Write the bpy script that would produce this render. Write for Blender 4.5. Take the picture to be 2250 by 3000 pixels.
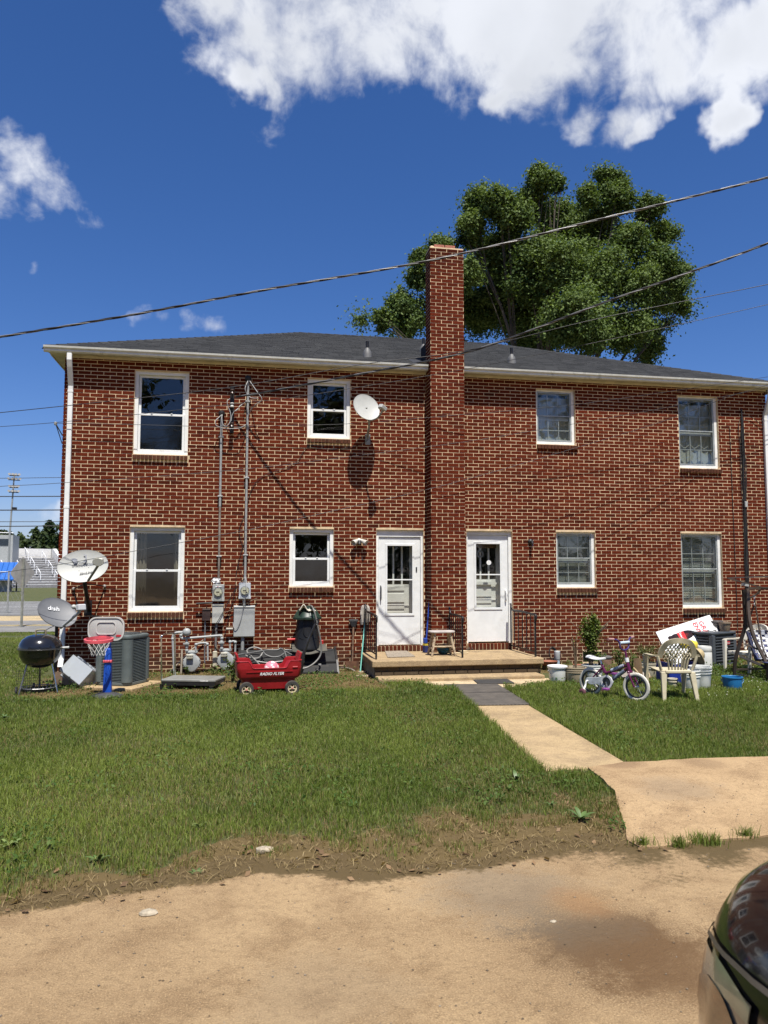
import bpy, bmesh, math, random
import numpy as np
from mathutils import Vector, Matrix, Euler
random.seed(7)
rng = np.random.default_rng(11)
rad = math.radians
for o in list(bpy.data.objects):
 bpy.data.objects.remove(o)
SC = bpy.context.scene
COL = SC.collection
# ---------------------------------------------------------------- camera
F_PX = 2250.0                      # focal length in pixels of the 2250 x 3000 photograph
CAM = np.array([0.0, -14.36, 1.83])
YAW, PIT, ROLL = rad(10.45), rad(4.6), 0.001
cd = bpy.data.cameras.new("camera")
cam = bpy.data.objects.new("camera", cd)
COL.objects.link(cam)
cd.sensor_fit = 'VERTICAL'
cd.sensor_height = 36.0
cd.lens = 36.0 * F_PX / 3000.0
cd.clip_start = 0.05
cd.clip_end = 3000.0
RM = Matrix.Rotation(-YAW, 3, 'Z') @ Matrix.Rotation(math.pi / 2 + PIT, 3, 'X') @ Matrix.Rotation(ROLL, 3, 'Z')
cam.matrix_world = Matrix.Translation(CAM) @ RM.to_4x4()
SC.camera = cam
cd.dof.use_dof = True
cd.dof.focus_distance = 13.0
cd.dof.aperture_fstop = 5.6
# ---------------------------------------------------------------- sun, exposure
SUN_DIR = Vector((-0.07, 1.0, -2.25)).normalized()     # the way the light travels
SUN_EL = math.asin(-SUN_DIR.z)
sd = bpy.data.lights.new("sun", 'SUN')
sd.energy = 5.0
sd.angle = rad(0.53)
sd.color = (1.0, 0.955, 0.88)
sun = bpy.data.objects.new("sun", sd)
COL.objects.link(sun)
sun.location = (0, -20, 40)
sun.rotation_euler = SUN_DIR.to_track_quat('-Z', 'Y').to_euler()
vs = SC.view_settings
SC.display_settings.display_device = 'sRGB'
vs.view_transform = 'Standard'
vs.look = 'None'
vs.exposure = 0.6
vs.gamma = 1.0
vs.use_curve_mapping = False
SC.cycles.max_bounces = 8
SC.cycles.transparent_max_bounces = 24
SC.cycles.caustics_reflective = False
SC.cycles.caustics_refractive = False
SC.cycles.sample_clamp_indirect = 6.0
# ---------------------------------------------------------------- world : sky and clouds
def ray(px, py):
 v = RM @ Vector(((px - 1125.0) / F_PX, -(py - 1500.0) / F_PX, -1.0))
 return v.normalized()
world = bpy.data.worlds.new("World")
SC.world = world
world.use_nodes = True
wn, wl = world.node_tree.nodes, world.node_tree.links
wn.clear()
def wnode(t, **kw):
 n = wn.new(t)
 for k, v in kw.items():
  setattr(n, k, v)
 return n
def wmath(op, a, b=None, c=None, clamp=False):
 n = wnode('ShaderNodeMath', operation=op, use_clamp=clamp)
 for i, v in enumerate((a, b, c)):
  if v is None:
   continue
  if isinstance(v, (int, float)):
   n.inputs[i].default_value = v
  else:
   wl.new(v, n.inputs[i])
 return n.outputs[0]
sky = wnode('ShaderNodeTexSky', sky_type='NISHITA')
sky.sun_disc = False
sky.sun_elevation = SUN_EL
sky.sun_rotation = math.atan2(-SUN_DIR.x, -SUN_DIR.y)
sky.altitude = 300.0
sky.air_density = 1.0
sky.dust_density = 0.6
sky.ozone_density = 6.0
hsv = wnode('ShaderNodeHueSaturation')
hsv.inputs['Saturation'].default_value = 1.2
hsv.inputs['Value'].default_value = 1.5
wl.new(sky.outputs[0], hsv.inputs['Color'])
tintn = wnode('ShaderNodeMix', data_type='RGBA', blend_type='MULTIPLY')
tintn.inputs['Factor'].default_value = 1.0
wl.new(hsv.outputs[0], tintn.inputs[6])
tintn.inputs[7].default_value = (1.0, 0.90, 1.07, 1)
tc = wnode('ShaderNodeTexCoord')
DIR0 = tc.outputs['Generated']
wrp = wnode('ShaderNodeTexNoise')
wrp.inputs['Scale'].default_value = 5.0
wrp.inputs['Detail'].default_value = 5.0
wrp.inputs['Roughness'].default_value = 0.6
wl.new(DIR0, wrp.inputs['Vector'])
wadd = wnode('ShaderNodeVectorMath', operation='MULTIPLY_ADD')
wl.new(wrp.outputs['Color'], wadd.inputs[0])
wadd.inputs[1].default_value = (0.15, 0.15, 0.15)
wadd.inputs[2].default_value = (-0.075, -0.075, -0.075)
wsum = wnode('ShaderNodeVectorMath', operation='ADD')
wl.new(DIR0, wsum.inputs[0])
wl.new(wadd.outputs[0], wsum.inputs[1])
wnm = wnode('ShaderNodeVectorMath', operation='NORMALIZE')
wl.new(wsum.outputs[0], wnm.inputs[0])
DIRV = wnm.outputs[0]
S59 = 2250.0 / 1659.0
CL = [(460, 5, 75), (560, 75, 100), (640, 95, 95), (760, 50, 130), (900, 40, 140), (1050, 50, 140),
  (1200, 60, 145), (1330, 60, 140), (1130, 140, 75), (1270, 228, 60), (1360, 232, 52), (1420, 140, 80),
  (1560, 120, 85), (1640, 110, 80), (1095, 205, 42), (1400, 265, 36), (1540, 275, 40), (590, 150, 55),
  (700, -140, 260), (1000, -190, 300), (1300, -160, 270), (1640, 60, 60), (545, 175, 36),
  (30, 365, 65), (100, 400, 60), (150, 430, 50), (35, 575, 28), (320, 662, 42), (375, 678, 46), (435, 692, 46), (20, 430, 50),
  (60, 1125, 50), (-150, 1110, 140)]
field = None
for (px, py, r) in CL:
 d = ray(px * S59, py * S59)
 ar = r * S59 / F_PX
 dt = wnode('ShaderNodeVectorMath', operation='DOT_PRODUCT')
 wl.new(DIRV, dt.inputs[0])
 dt.inputs[1].default_value = d
 k = 1.0 / (1.0 - math.cos(ar))
 v = wmath('MULTIPLY_ADD', dt.outputs['Value'], k, 1.0 - k)      # 1 at the centre, 0 at the rim
 w = 0.5 if py > 300 else 0.0
 if w:
  v = wmath('SUBTRACT', v, 0.7)
 field = v if field is None else wmath('SMOOTH_MAX', field, v, 0.35)
field = wmath('MAXIMUM', field, -1.6)
def wnoise(vec, scale, detail, rough, dist=0.0):
 n = wnode('ShaderNodeTexNoise')
 n.inputs['Scale'].default_value = scale
 n.inputs['Detail'].default_value = detail
 n.inputs['Roughness'].default_value = rough
 n.inputs['Distortion'].default_value = dist
 wl.new(vec, n.inputs['Vector'])
 return n.outputs['Fac']
big = wnoise(DIRV, 2.3, 3, 0.5)
sep = wnode('ShaderNodeSeparateXYZ')
wl.new(DIR0, sep.inputs[0])
back = wmath('MULTIPLY', wmath('MULTIPLY', sep.outputs['Y'], -1.0), 2.0, clamp=True)
scat = wmath('MULTIPLY', wmath('SUBTRACT', big, 0.74), 6.0)
scat = wmath('SUBTRACT', scat, wmath('MULTIPLY', wmath('SUBTRACT', 1.0, back), 3.0))
field = wmath('MAXIMUM', field, scat)
n1 = wnoise(DIR0, 7.0, 10, 0.6, 0.25)
n2 = wnoise(DIR0, 26.0, 6, 0.55, 0.8)
brk = wmath('ADD', wmath('MULTIPLY', wmath('SUBTRACT', n1, 0.5), 3.8), wmath('MULTIPLY', wmath('SUBTRACT', n2, 0.5), 1.1))
dens = wmath('ADD', field, brk)
mr = wnode('ShaderNodeMapRange', interpolation_type='SMOOTHSTEP')
wl.new(dens, mr.inputs['Value'])
mr.inputs['From Min'].default_value = -0.2
mr.inputs['From Max'].default_value = 0.95
mr.inputs['To Max'].default_value = 0.97
up = wmath('MULTIPLY', sep.outputs['Z'], 12.0, clamp=True)
mask = wmath('MULTIPLY', mr.outputs[0], up)
n3 = wnoise(DIR0, 4.5, 5, 0.5, 0.2)
thick = wnode('ShaderNodeMapRange', interpolation_type='SMOOTHSTEP')
wl.new(wmath('ADD', wmath('MULTIPLY', field, 0.55), wmath('MULTIPLY', n3, 1.3)), thick.inputs['Value'])
thick.inputs['From Min'].default_value = 0.7
thick.inputs['From Max'].default_value = 1.5
cc = wnode('ShaderNodeMix', data_type='RGBA')
wl.new(thick.outputs[0], cc.inputs['Factor'])
CB = 13.0
cc.inputs[6].default_value = (0.92 * CB, 0.95 * CB, 1.02 * CB, 1)
cc.inputs[7].default_value = (0.70 * CB, 0.73 * CB, 0.79 * CB, 1)
mx = wnode('ShaderNodeMix', data_type='RGBA')
wl.new(mask, mx.inputs['Factor'])
wl.new(tintn.outputs[2], mx.inputs[6])
wl.new(cc.outputs[2], mx.inputs[7])
bg = wnode('ShaderNodeBackground')
bg.inputs['Strength'].default_value = 0.05
wl.new(mx.outputs[2], bg.inputs['Color'])
wo = wnode('ShaderNodeOutputWorld')
wl.new(bg.outputs[0], wo.inputs[0])
world.cycles.sampling_method = 'AUTOMATIC'
# ---------------------------------------------------------------- helpers: the real planes seen through a pixel
def W(px, py, y=0.0):
 d = RM @ Vector(((px - 1125.0) / F_PX, -(py - 1500.0) / F_PX, -1.0))
 t = (y - CAM[1]) / d.y
 return Vector(CAM) + d * t
def G(px, py, z=0.0):
 d = RM @ Vector(((px - 1125.0) / F_PX, -(py - 1500.0) / F_PX, -1.0))
 t = (z - CAM[2]) / d.z
 return Vector(CAM) + d * t
def sstep(a, b, v):
 t = np.clip((v - a) / (b - a), 0, 1)
 return t * t * (3 - 2 * t)
# ---------------------------------------------------------------- mesh builder
class MB:
 """Collects geometry; build() links it as ONE mesh object."""
 def __init__(self):
  self.v, self.f, self.t = [], [], []
  self.T = Matrix.Identity(4)
  self.tint = 0.5
  self.stack = []
 def push(self, m):
  self.stack.append(self.T)
  self.T = self.T @ m
  return self
 def pop(self):
  self.T = self.stack.pop()
  return self
 def add(self, vs, fs):
  b = len(self.v)
  for p in vs:
   q = self.T @ Vector(p)
   self.v.append((q.x, q.y, q.z))
  for f in fs:
   self.f.append(tuple(b + i for i in f))
   self.t.append(self.tint)
  return self
 def box(self, x0, x1, y0, y1, z0, z1, skip=''):
  vs = [(x0, y0, z0), (x1, y0, z0), (x1, y1, z0), (x0, y1, z0), (x0, y0, z1), (x1, y0, z1), (x1, y1, z1), (x0, y1, z1)]
  fs = {'b': (0, 3, 2, 1), 't': (4, 5, 6, 7), 'f': (0, 1, 5, 4), 'k': (2, 3, 7, 6), 'l': (3, 0, 4, 7), 'r': (1, 2, 6, 5)}
  return self.add(vs, [q for n, q in fs.items() if n not in skip])
 def tube(self, pts, r, n=8, caps=True, closed=False):
  pts = [Vector(p) for p in pts]
  m = len(pts)
  rs = r if isinstance(r, (list, tuple)) else [r] * m
  vs, fs = [], []
  prev = None
  for i, p in enumerate(pts):
   if closed:
    t = pts[(i + 1) % m] - pts[i - 1]
   else:
    t = pts[min(i + 1, m - 1)] - pts[max(i - 1, 0)]
   t = t.normalized() if t.length > 1e-9 else Vector((0, 0, 1))
   if prev is None:
    a = Vector((0, 0, 1)) if abs(t.z) < 0.9 else Vector((1, 0, 0))
    u = t.cross(a).normalized()
   else:
    u = (prev - t * prev.dot(t))
    u = u.normalized() if u.length > 1e-6 else t.cross(Vector((0, 0, 1))).normalized()
   prev = u
   w = t.cross(u)
   for k in range(n):
    an = 2 * math.pi * k / n
    vs.append(p + (u * math.cos(an) + w * math.sin(an)) * rs[i])
  segs = m if closed else m - 1
  for i in range(segs):
   j = (i + 1) % m
   for k in range(n):
    k2 = (k + 1) % n
    fs.append((i * n + k, i * n + k2, j * n + k2, j * n + k))
  if caps and not closed:
   fs.append(tuple(range(n - 1, -1, -1)))
   fs.append(tuple((m - 1) * n + k for k in range(n)))
  return self.add(vs, fs)
 def lathe(self, prof, n=20, o=(0, 0, 0), caps=True, sx=1.0, sy=1.0):
  vs, fs = [], []
  for (r, z) in prof:
   for k in range(n):
    a = 2 * math.pi * k / n
    vs.append((o[0] + r * math.cos(a) * sx, o[1] + r * math.sin(a) * sy, o[2] + z))
  for i in range(len(prof) - 1):
   for k in range(n):
    k2 = (k + 1) % n
    fs.append((i * n + k, i * n + k2, (i + 1) * n + k2, (i + 1) * n + k))
  if caps:
   if prof[0][0] > 1e-6:
    fs.append(tuple(range(n - 1, -1, -1)))
   if prof[-1][0] > 1e-6:
    fs.append(tuple((len(prof) - 1) * n + k for k in range(n)))
  return self.add(vs, fs)
 def prism(self, poly, z0, z1, inset=0.0):
  """polygon in xy, extruded in z"""
  n = len(poly)
  vs = [(p[0], p[1], z0) for p in poly] + [(p[0], p[1], z1) for p in poly]
  fs = [tuple(range(n - 1, -1, -1)), tuple(range(n, 2 * n))]
  for i in range(n):
   j = (i + 1) % n
   fs.append((i, j, n + j, n + i))
  return self.add(vs, fs)
 def ball(self, c, r, n=12, m=8, sz=(1, 1, 1)):
  prof = [(math.sin(math.pi * i / m), -math.cos(math.pi * i / m)) for i in range(m + 1)]
  vs, fs = [], []
  for (q, z) in prof:
   for k in range(n):
    a = 2 * math.pi * k / n
    vs.append((c[0] + r * q * math.cos(a) * sz[0], c[1] + r * q * math.sin(a) * sz[1], c[2] + r * z * sz[2]))
  for i in range(m):
   for k in range(n):
    k2 = (k + 1) % n
    fs.append((i * n + k, i * n + k2, (i + 1) * n + k2, (i + 1) * n + k))
  return self.add(vs, fs)
 def grid(self, fn, nu, nv, thick=0.0):
  """surface fn(u, v) in 0..1, given some thickness along -normal through fn's 4th value if thick"""
  vs, fs = [], []
  for j in range(nv + 1):
   for i in range(nu + 1):
    vs.append(fn(i / nu, j / nv))
  w = nu + 1
  for j in range(nv):
   for i in range(nu):
    fs.append((j * w + i, j * w + i + 1, (j + 1) * w + i + 1, (j + 1) * w + i))
  return self.add(vs, fs)
 def mesh(self, name, mat, smooth=None, bevel=0.0, merge=False, solid=0.0, bseg=1):
  me = bpy.data.meshes.new(name)
  me.from_pydata(self.v, [], self.f)
  if any(t != 0.5 for t in self.t):
   at = me.attributes.new('tint', 'FLOAT', 'FACE')
   at.data.foreach_set('value', self.t)
  if bevel or merge or solid or smooth is not None:
   bm = bmesh.new()
   bm.from_mesh(me)
   bmesh.ops.remove_doubles(bm, verts=bm.verts, dist=1e-5)
   if solid:
    bmesh.ops.recalc_face_normals(bm, faces=bm.faces)
    bmesh.ops.solidify(bm, geom=list(bm.faces), thickness=solid)
   bmesh.ops.recalc_face_normals(bm, faces=bm.faces)
   if bevel:
    es = [e for e in bm.edges if len(e.link_faces) == 2 and e.calc_face_angle(0) > 0.55]
    bmesh.ops.bevel(bm, geom=es, offset=bevel, segments=bseg, affect='EDGES', profile=0.5, clamp_overlap=True)
   bm.to_mesh(me)
   bm.free()
  if smooth is not None:
   me.polygons.foreach_set('use_smooth', [True] * len(me.polygons))
   me.set_sharp_from_angle(angle=rad(smooth))
  if mat:
   me.materials.append(mat)
  return me
 def build(self, name, mat, parent=None, smooth=None, bevel=0.0, merge=False, solid=0.0, bseg=1, loc=None, stuff=False):
  return link(name, self.mesh(name, mat, smooth, bevel, merge, solid, bseg), parent, loc, stuff)
def link(name, me, parent=None, loc=None, stuff=False, mw=None):
 o = bpy.data.objects.new(name, me)
 COL.objects.link(o)
 if parent is not None:
  o.parent = parent
 if loc is not None:
  o.location = loc
 if mw is not None:
  o.matrix_local = mw
 if stuff:
  o['kind'] = 'stuff'
 return o
def np_mesh(name, verts, faces, mat, attrs=None, smooth=False):
 """verts (n,3), faces (m,k) -> mesh; attrs {name: (values, domain, type)}"""
 me = bpy.data.meshes.new(name)
 n, m, k = len(verts), len(faces), faces.shape[1]
 me.vertices.add(n)
 me.vertices.foreach_set('co', np.ascontiguousarray(verts, dtype=np.float32).ravel())
 me.loops.add(m * k)
 me.loops.foreach_set('vertex_index', np.ascontiguousarray(faces, dtype=np.int32).ravel())
 me.polygons.add(m)
 me.polygons.foreach_set('loop_start', np.arange(0, m * k, k, dtype=np.int32))
 me.polygons.foreach_set('loop_total', np.full(m, k, dtype=np.int32))
 if smooth:
  me.polygons.foreach_set('use_smooth', np.ones(m, dtype=bool))
 me.update(calc_edges=True)
 for nm, (vals, dom, ty) in (attrs or {}).items():
  a = me.attributes.new(nm, ty, dom)
  a.data.foreach_set('color' if ty == 'FLOAT_COLOR' else 'value', np.ascontiguousarray(vals, dtype=np.float32).ravel())
 me.materials.append(mat)
 return me
def tag(o, label=None, cat=None, group=None, kind=None):
 if label:
  o['label'] = label
 if cat:
  o['category'] = cat
 if group:
  o['group'] = group
 if kind:
  o['kind'] = kind
 return o
def thing(name, label, cat, loc=(0, 0, 0), rz=0.0, group=None):
 o = bpy.data.objects.new(name, None)
 o.empty_display_size = 0.1
 COL.objects.link(o)
 o.location = loc
 o.rotation_euler = (0, 0, rz)
 return tag(o, label, cat, group)
def children(o):
 return list(o.children)
def dup(o, loc=None, rz=None, label=None, parent=None, sc=None):
 c = o.copy()
 COL.objects.link(c)
 if parent is not None:
  c.parent = parent
 if loc is not None:
  c.location = loc
 if rz is not None:
  c.rotation_euler = (0, 0, rz)
 if sc is not None:
  c.scale = (sc, sc, sc)
 if label:
  c['label'] = label
 for ch in children(o):
  dup(ch, parent=c)
 return c
def text_mesh(body, size, depth=0.001, bold=0.0, shear=0.0, space=1.0):
 cu = bpy.data.curves.new('lettering', 'FONT')
 cu.body = body
 cu.size = size
 cu.extrude = depth
 cu.offset = bold
 cu.shear = shear
 cu.space_character = space
 cu.align_x = 'CENTER'
 cu.align_y = 'CENTER'
 cu.resolution_u = 3
 ob = bpy.data.objects.new('lettering', cu)
 COL.objects.link(ob)
 dg = bpy.context.evaluated_depsgraph_get()
 me = bpy.data.meshes.new_from_object(ob.evaluated_get(dg))
 bpy.data.objects.remove(ob)
 return me
def T3(x=0, y=0, z=0):
 return Matrix.Translation((x, y, z))
def RX(a): return Matrix.Rotation(a, 4, 'X')
def RY(a): return Matrix.Rotation(a, 4, 'Y')
def RZ(a): return Matrix.Rotation(a, 4, 'Z')
def aim(d):
 """matrix turning local +Z to d"""
 return Vector(d).to_track_quat('Z', 'Y').to_matrix().to_4x4()
def curve(pts, n=6):
 """Catmull-Rom through pts"""
 P = [Vector(p) for p in pts]
 out = []
 for i in range(len(P) - 1):
  p0, p1, p2, p3 = P[max(i - 1, 0)], P[i], P[i + 1], P[min(i + 2, len(P) - 1)]
  for k in range(n):
   t = k / n
   out.append(0.5 * ((2 * p1) + (p2 - p0) * t + (2 * p0 - 5 * p1 + 4 * p2 - p3) * t * t + (3 * p1 - p0 - 3 * p2 + p3) * t ** 3))
 out.append(P[-1])
 return out
def wheel(parent, loc, r, w, tyre_m, rim_m, hub_m=None, spokes=0, rot=None, tyre=0.3):
 """axle along local X; tyre and rim as one wheel part with rim below it"""
 m = MB()
 ri = r * (1 - tyre)
 prof = [(ri, -w / 2), (r * 0.93, -w / 2), (r, -w / 4), (r, w / 4), (r * 0.93, w / 2), (ri, w / 2), (ri, -w / 2)]
 m.push(RY(math.pi / 2)).lathe(prof, 24, caps=False).pop()
 o = m.build('wheel', tyre_m, parent, smooth=40)
 o.location = loc
 if rot is not None:
  o.rotation_euler = rot
 m = MB().push(RY(math.pi / 2))
 if spokes:
  m.lathe([(ri * 0.8, -w * .4), (ri, -w * .4), (ri, w * .4), (ri * 0.8, w * .4), (ri * .8, -w * .4)], 24, caps=False)
  for k in range(spokes):
   m.push(RZ(2 * math.pi * k / spokes)).box(0, ri * 0.82, -ri * .11, ri * .11, -w * .3, w * .3).pop()
  m.lathe([(0, -w * .45), (ri * .28, -w * .45), (ri * .28, w * .45), (0, w * .45)], 12)
 else:
  m.lathe([(0, -w * .3), (ri * .9, -w * .42), (ri, -w * .42), (ri, w * .42), (ri * .9, w * .42), (0, w * .3)], 20)
 m.pop()
 m.build('rim', rim_m, o, smooth=40)
 if hub_m:
  MB().push(RY(math.pi / 2)).lathe([(0, -w * .56), (ri * .16, -w * .56), (ri * .2, -w * .48), (ri * .2, w * .48), (ri * .16, w * .56), (0, w * .56)], 10).pop().build('hub', hub_m, o, smooth=40)
 return o
# ---------------------------------------------------------------- materials
def lin(r, g, b):
 f = lambda c: (c / 255.0 / 12.92) if c <= 10.31 else ((c / 255.0 + 0.055) / 1.055) ** 2.4
 return (f(r), f(g), f(b))
class NT:
 def __init__(self, name):
  self.m = bpy.data.materials.new(name)
  self.m.use_nodes = True
  self.n, self.l = self.m.node_tree.nodes, self.m.node_tree.links
  self.n.clear()
  self.out = self.n.new('ShaderNodeOutputMaterial')
 def node(self, t, ins=None, **kw):
  n = self.n.new(t)
  for k, v in kw.items():
   setattr(n, k, v)
  for k, v in (ins or {}).items():
   s = n.inputs[k]
   if hasattr(v, 'is_output') or isinstance(v, bpy.types.NodeSocket):
    self.l.new(v, s)
   else:
    if isinstance(v, tuple) and len(v) == 3 and s.type == 'RGBA':
     v = (*v, 1)
    s.default_value = v
  return n
 def math(self, op, a, b=None, clamp=False):
  n = self.node('ShaderNodeMath', operation=op, use_clamp=clamp)
  for i, v in enumerate((a, b)):
   if v is None:
    continue
   if isinstance(v, (int, float)):
    n.inputs[i].default_value = v
   else:
    self.l.new(v, n.inputs[i])
  return n.outputs[0]
 def mix(self, fac, a, b, blend='MIX'):
  n = self.node('ShaderNodeMix', data_type='RGBA', blend_type=blend)
  for s, v in ((n.inputs['Factor'], fac), (n.inputs[6], a), (n.inputs[7], b)):
   if isinstance(v, bpy.types.NodeSocket):
    self.l.new(v, s)
   else:
    s.default_value = (*v, 1) if isinstance(v, tuple) else v
  return n.outputs[2]
 def noise(self, vec, scale, detail=4, rough=0.6, dist=0.0):
  n = self.node('ShaderNodeTexNoise', {'Scale': scale, 'Detail': detail, 'Roughness': rough, 'Distortion': dist})
  if vec is not None:
   self.l.new(vec, n.inputs['Vector'])
  return n.outputs['Fac']
 def ramp(self, fac, lo, hi, smooth=True):
  n = self.node('ShaderNodeMapRange', {'From Min': lo, 'From Max': hi}, interpolation_type='SMOOTHSTEP' if smooth else 'LINEAR')
  self.l.new(fac, n.inputs['Value'])
  return n.outputs[0]
 def bsdf(self, **kw):
  return self.node('ShaderNodeBsdfPrincipled', kw)
 def done(self, sh):
  self.l.new(sh, self.out.inputs['Surface'])
  return self.m
MATS = {}
def pm(name, col, rough=.55, metal=0., var=.25, scale=5., bump=0., bscale=90., spec=.5, dirt=None, coat=0., trans=0., alpha=1.0, dscale=3.0, damt=(.5, .75)):
 if name in MATS:
  return MATS[name]
 t = NT(name)
 co = t.node('ShaderNodeTexCoord').outputs['Object']
 nz = t.noise(co, scale, 5, .62)
 dk = tuple(c * (1 - var) for c in col)
 br = tuple(min(c * (1 + var), .95) for c in col)
 c = t.mix(t.ramp(nz, .3, .7), dk, br)
 rg = t.math('MULTIPLY_ADD', nz, .25)
 t.n[-1].inputs[2].default_value = max(rough - .12, .02)
 if dirt:
  dn = t.noise(co, dscale, 7, .68, .4)
  c = t.mix(t.ramp(dn, damt[0], damt[1]), c, dirt)
 b = t.bsdf(**{'Base Color': c, 'Roughness': rg, 'Metallic': metal, 'Specular IOR Level': spec, 'Coat Weight': coat})
 if trans:
  b.inputs['Transmission Weight'].default_value = trans
 if bump:
  bn = t.noise(co, bscale, 3, .6)
  bp = t.node('ShaderNodeBump', {'Strength': bump, 'Distance': .004})
  t.l.new(bn, bp.inputs['Height'])
  t.l.new(bp.outputs[0], b.inputs['Normal'])
 if alpha < 1:
  b.inputs['Alpha'].default_value = alpha
 MATS[name] = t.done(b.outputs[0])
 return MATS[name]
def m_brick(name, dark, mid, light, sc=1.0):
 t = NT(name)
 at = t.node('ShaderNodeAttribute', attribute_name='tint').outputs['Fac']
 geo = t.node('ShaderNodeNewGeometry').outputs['Position']
 c = t.mix(t.ramp(at, 0., .5, False), dark, mid)
 c = t.mix(t.ramp(at, .5, 1., False), c, light)
 n1 = t.noise(geo, 38 * sc, 4, .7)
 c = t.mix(t.math('MULTIPLY', t.ramp(n1, .42, .75), .55), c, tuple(x * .45 for x in dark))
 n3 = t.noise(geo, 1.3, 3, .6)
 c = t.mix(t.math('MULTIPLY', t.ramp(n3, .38, .68), .4), c, tuple(x * .8 for x in light))
 sx_ = t.node('ShaderNodeSeparateXYZ', {0: geo})
 n5 = t.noise(geo, 2.6, 6, .65)
 lowd = t.ramp(t.math('ADD', sx_.outputs['Z'], t.math('MULTIPLY', n5, -1.3)), .05, -.55)
 c = t.mix(t.math('MULTIPLY', lowd, .6), c, (.055, .038, .024))
 c = t.mix(t.math('MULTIPLY', t.ramp(n5, .56, .74), .35), c, tuple(x * .6 for x in mid))
 n4 = t.noise(geo, 60 * sc, 3, .65)
 c = t.mix(t.math('MULTIPLY', t.ramp(n4, .66, .8), .35), c, (.42, .33, .25))
 mp = t.node('ShaderNodeMapping', {'Scale': (170.0, 170.0, 14.0)})
 t.l.new(geo, mp.inputs['Vector'])
 n2 = t.noise(mp.outputs[0], 1.0, 2, .6)
 bp = t.node('ShaderNodeBump', {'Strength': .5, 'Distance': .003})
 t.l.new(t.math('ADD', n2, n1), bp.inputs['Height'])
 b = t.bsdf(**{'Base Color': c, 'Roughness': .9, 'Specular IOR Level': .06})
 t.l.new(bp.outputs[0], b.inputs['Normal'])
 return t.done(b.outputs[0])
def m_ground(name, a, b_, c_, bump=.6, fine=180., spots=None, scale=1.0, attr=None, ac=None, rough=.9, crack=0):
 """mineral surface: three tones in patches, grain and fine grit"""
 t = NT(name)
 p = t.node('ShaderNodeNewGeometry').outputs['Position']
 n1 = t.noise(p, .55 * scale, 6, .62, .3)
 n2 = t.noise(p, 2.6 * scale, 7, .65, .2)
 n3 = t.noise(p, fine, 3, .7)
 n4 = t.noise(p, 22 * scale, 6, .7)
 c = t.mix(t.ramp(n1, .34, .66), a, b_)
 c = t.mix(t.math('MULTIPLY', t.ramp(n2, .42, .66), .85), c, c_)
 c = t.mix(t.math('MULTIPLY', t.ramp(n4, .45, .72), .5), c, tuple(x * .55 for x in c_))
 n5 = t.noise(p, fine * .75, 4, .75)
 c = t.mix(t.math('MULTIPLY', t.ramp(n5, .52, .64), .5), c, tuple(min(x * 1.5, .8) for x in a))
 c = t.mix(t.math('MULTIPLY', t.ramp(n5, .46, .36), .6), c, tuple(x * .42 for x in b_))
 c = t.mix(t.math('MULTIPLY', t.ramp(n3, .58, .72), .5), c, tuple(min(x * 1.9, .8) for x in a))
 if spots:
  for (x, y, r, s, col) in spots:
   d = t.node('ShaderNodeVectorMath', operation='DISTANCE')
   t.l.new(p, d.inputs[0])
   d.inputs[1].default_value = (x, y, 0)
   dd = t.math('ADD', d.outputs['Value'], t.math('ADD', t.math('MULTIPLY', t.math('SUBTRACT', n2, .5), r * 1.9), t.math('MULTIPLY', t.math('SUBTRACT', t.math('ADD', n4, n5), 1.), r * .9)))
   c = t.mix(t.math('MULTIPLY', t.ramp(dd, r, r * .35), s), c, col)
 if crack:
  wn_ = t.node('ShaderNodeTexNoise', {'Scale': 1.7, 'Detail': 5.0, 'Vector': p})
  wv = t.node('ShaderNodeVectorMath', {0: wn_.outputs['Color'], 1: (.9, .9, .0), 2: p}, operation='MULTIPLY_ADD')
  vo = t.node('ShaderNodeTexVoronoi', {'Scale': crack, 'Vector': wv.outputs[0]}, feature='DISTANCE_TO_EDGE')
  c = t.mix(t.math('MULTIPLY', t.math('MULTIPLY', t.ramp(vo.outputs['Distance'], .005, .001), t.ramp(n2, .45, .55)), .6), c, tuple(x * .3 for x in b_))
 if attr:
  f = t.node('ShaderNodeAttribute', attribute_name=attr).outputs['Fac']
  f = t.ramp(t.math('ADD', f, t.math('MULTIPLY', t.math('SUBTRACT', n4, .5), .7)), .35, .65)
  c = t.mix(f, c, ac)
 bp = t.node('ShaderNodeBump', {'Strength': bump, 'Distance': .012})
 t.l.new(t.math('ADD', n4, t.math('ADD', t.math('MULTIPLY', n3, .6), t.math('MULTIPLY', n5, .7))), bp.inputs['Height'])
 s = t.bsdf(**{'Base Color': c, 'Roughness': rough, 'Specular IOR Level': .2})
 t.l.new(bp.outputs[0], s.inputs['Normal'])
 return t.done(s.outputs[0])
def m_leaf(name, attr='col', trans=.35, rough=.5, spec=.35):
 t = NT(name)
 c = t.node('ShaderNodeAttribute', attribute_name=attr).outputs['Color']
 d = t.bsdf(**{'Base Color': c, 'Roughness': rough, 'Specular IOR Level': spec})
 tr = t.node('ShaderNodeBsdfTranslucent', {'Color': t.mix(1.0, c, (1.0, 1.05, .45), 'MULTIPLY')})
 mx = t.node('ShaderNodeMixShader', {0: trans})
 t.l.new(d.outputs[0], mx.inputs[1])
 t.l.new(tr.outputs[0], mx.inputs[2])
 return t.done(mx.outputs[0])
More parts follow.
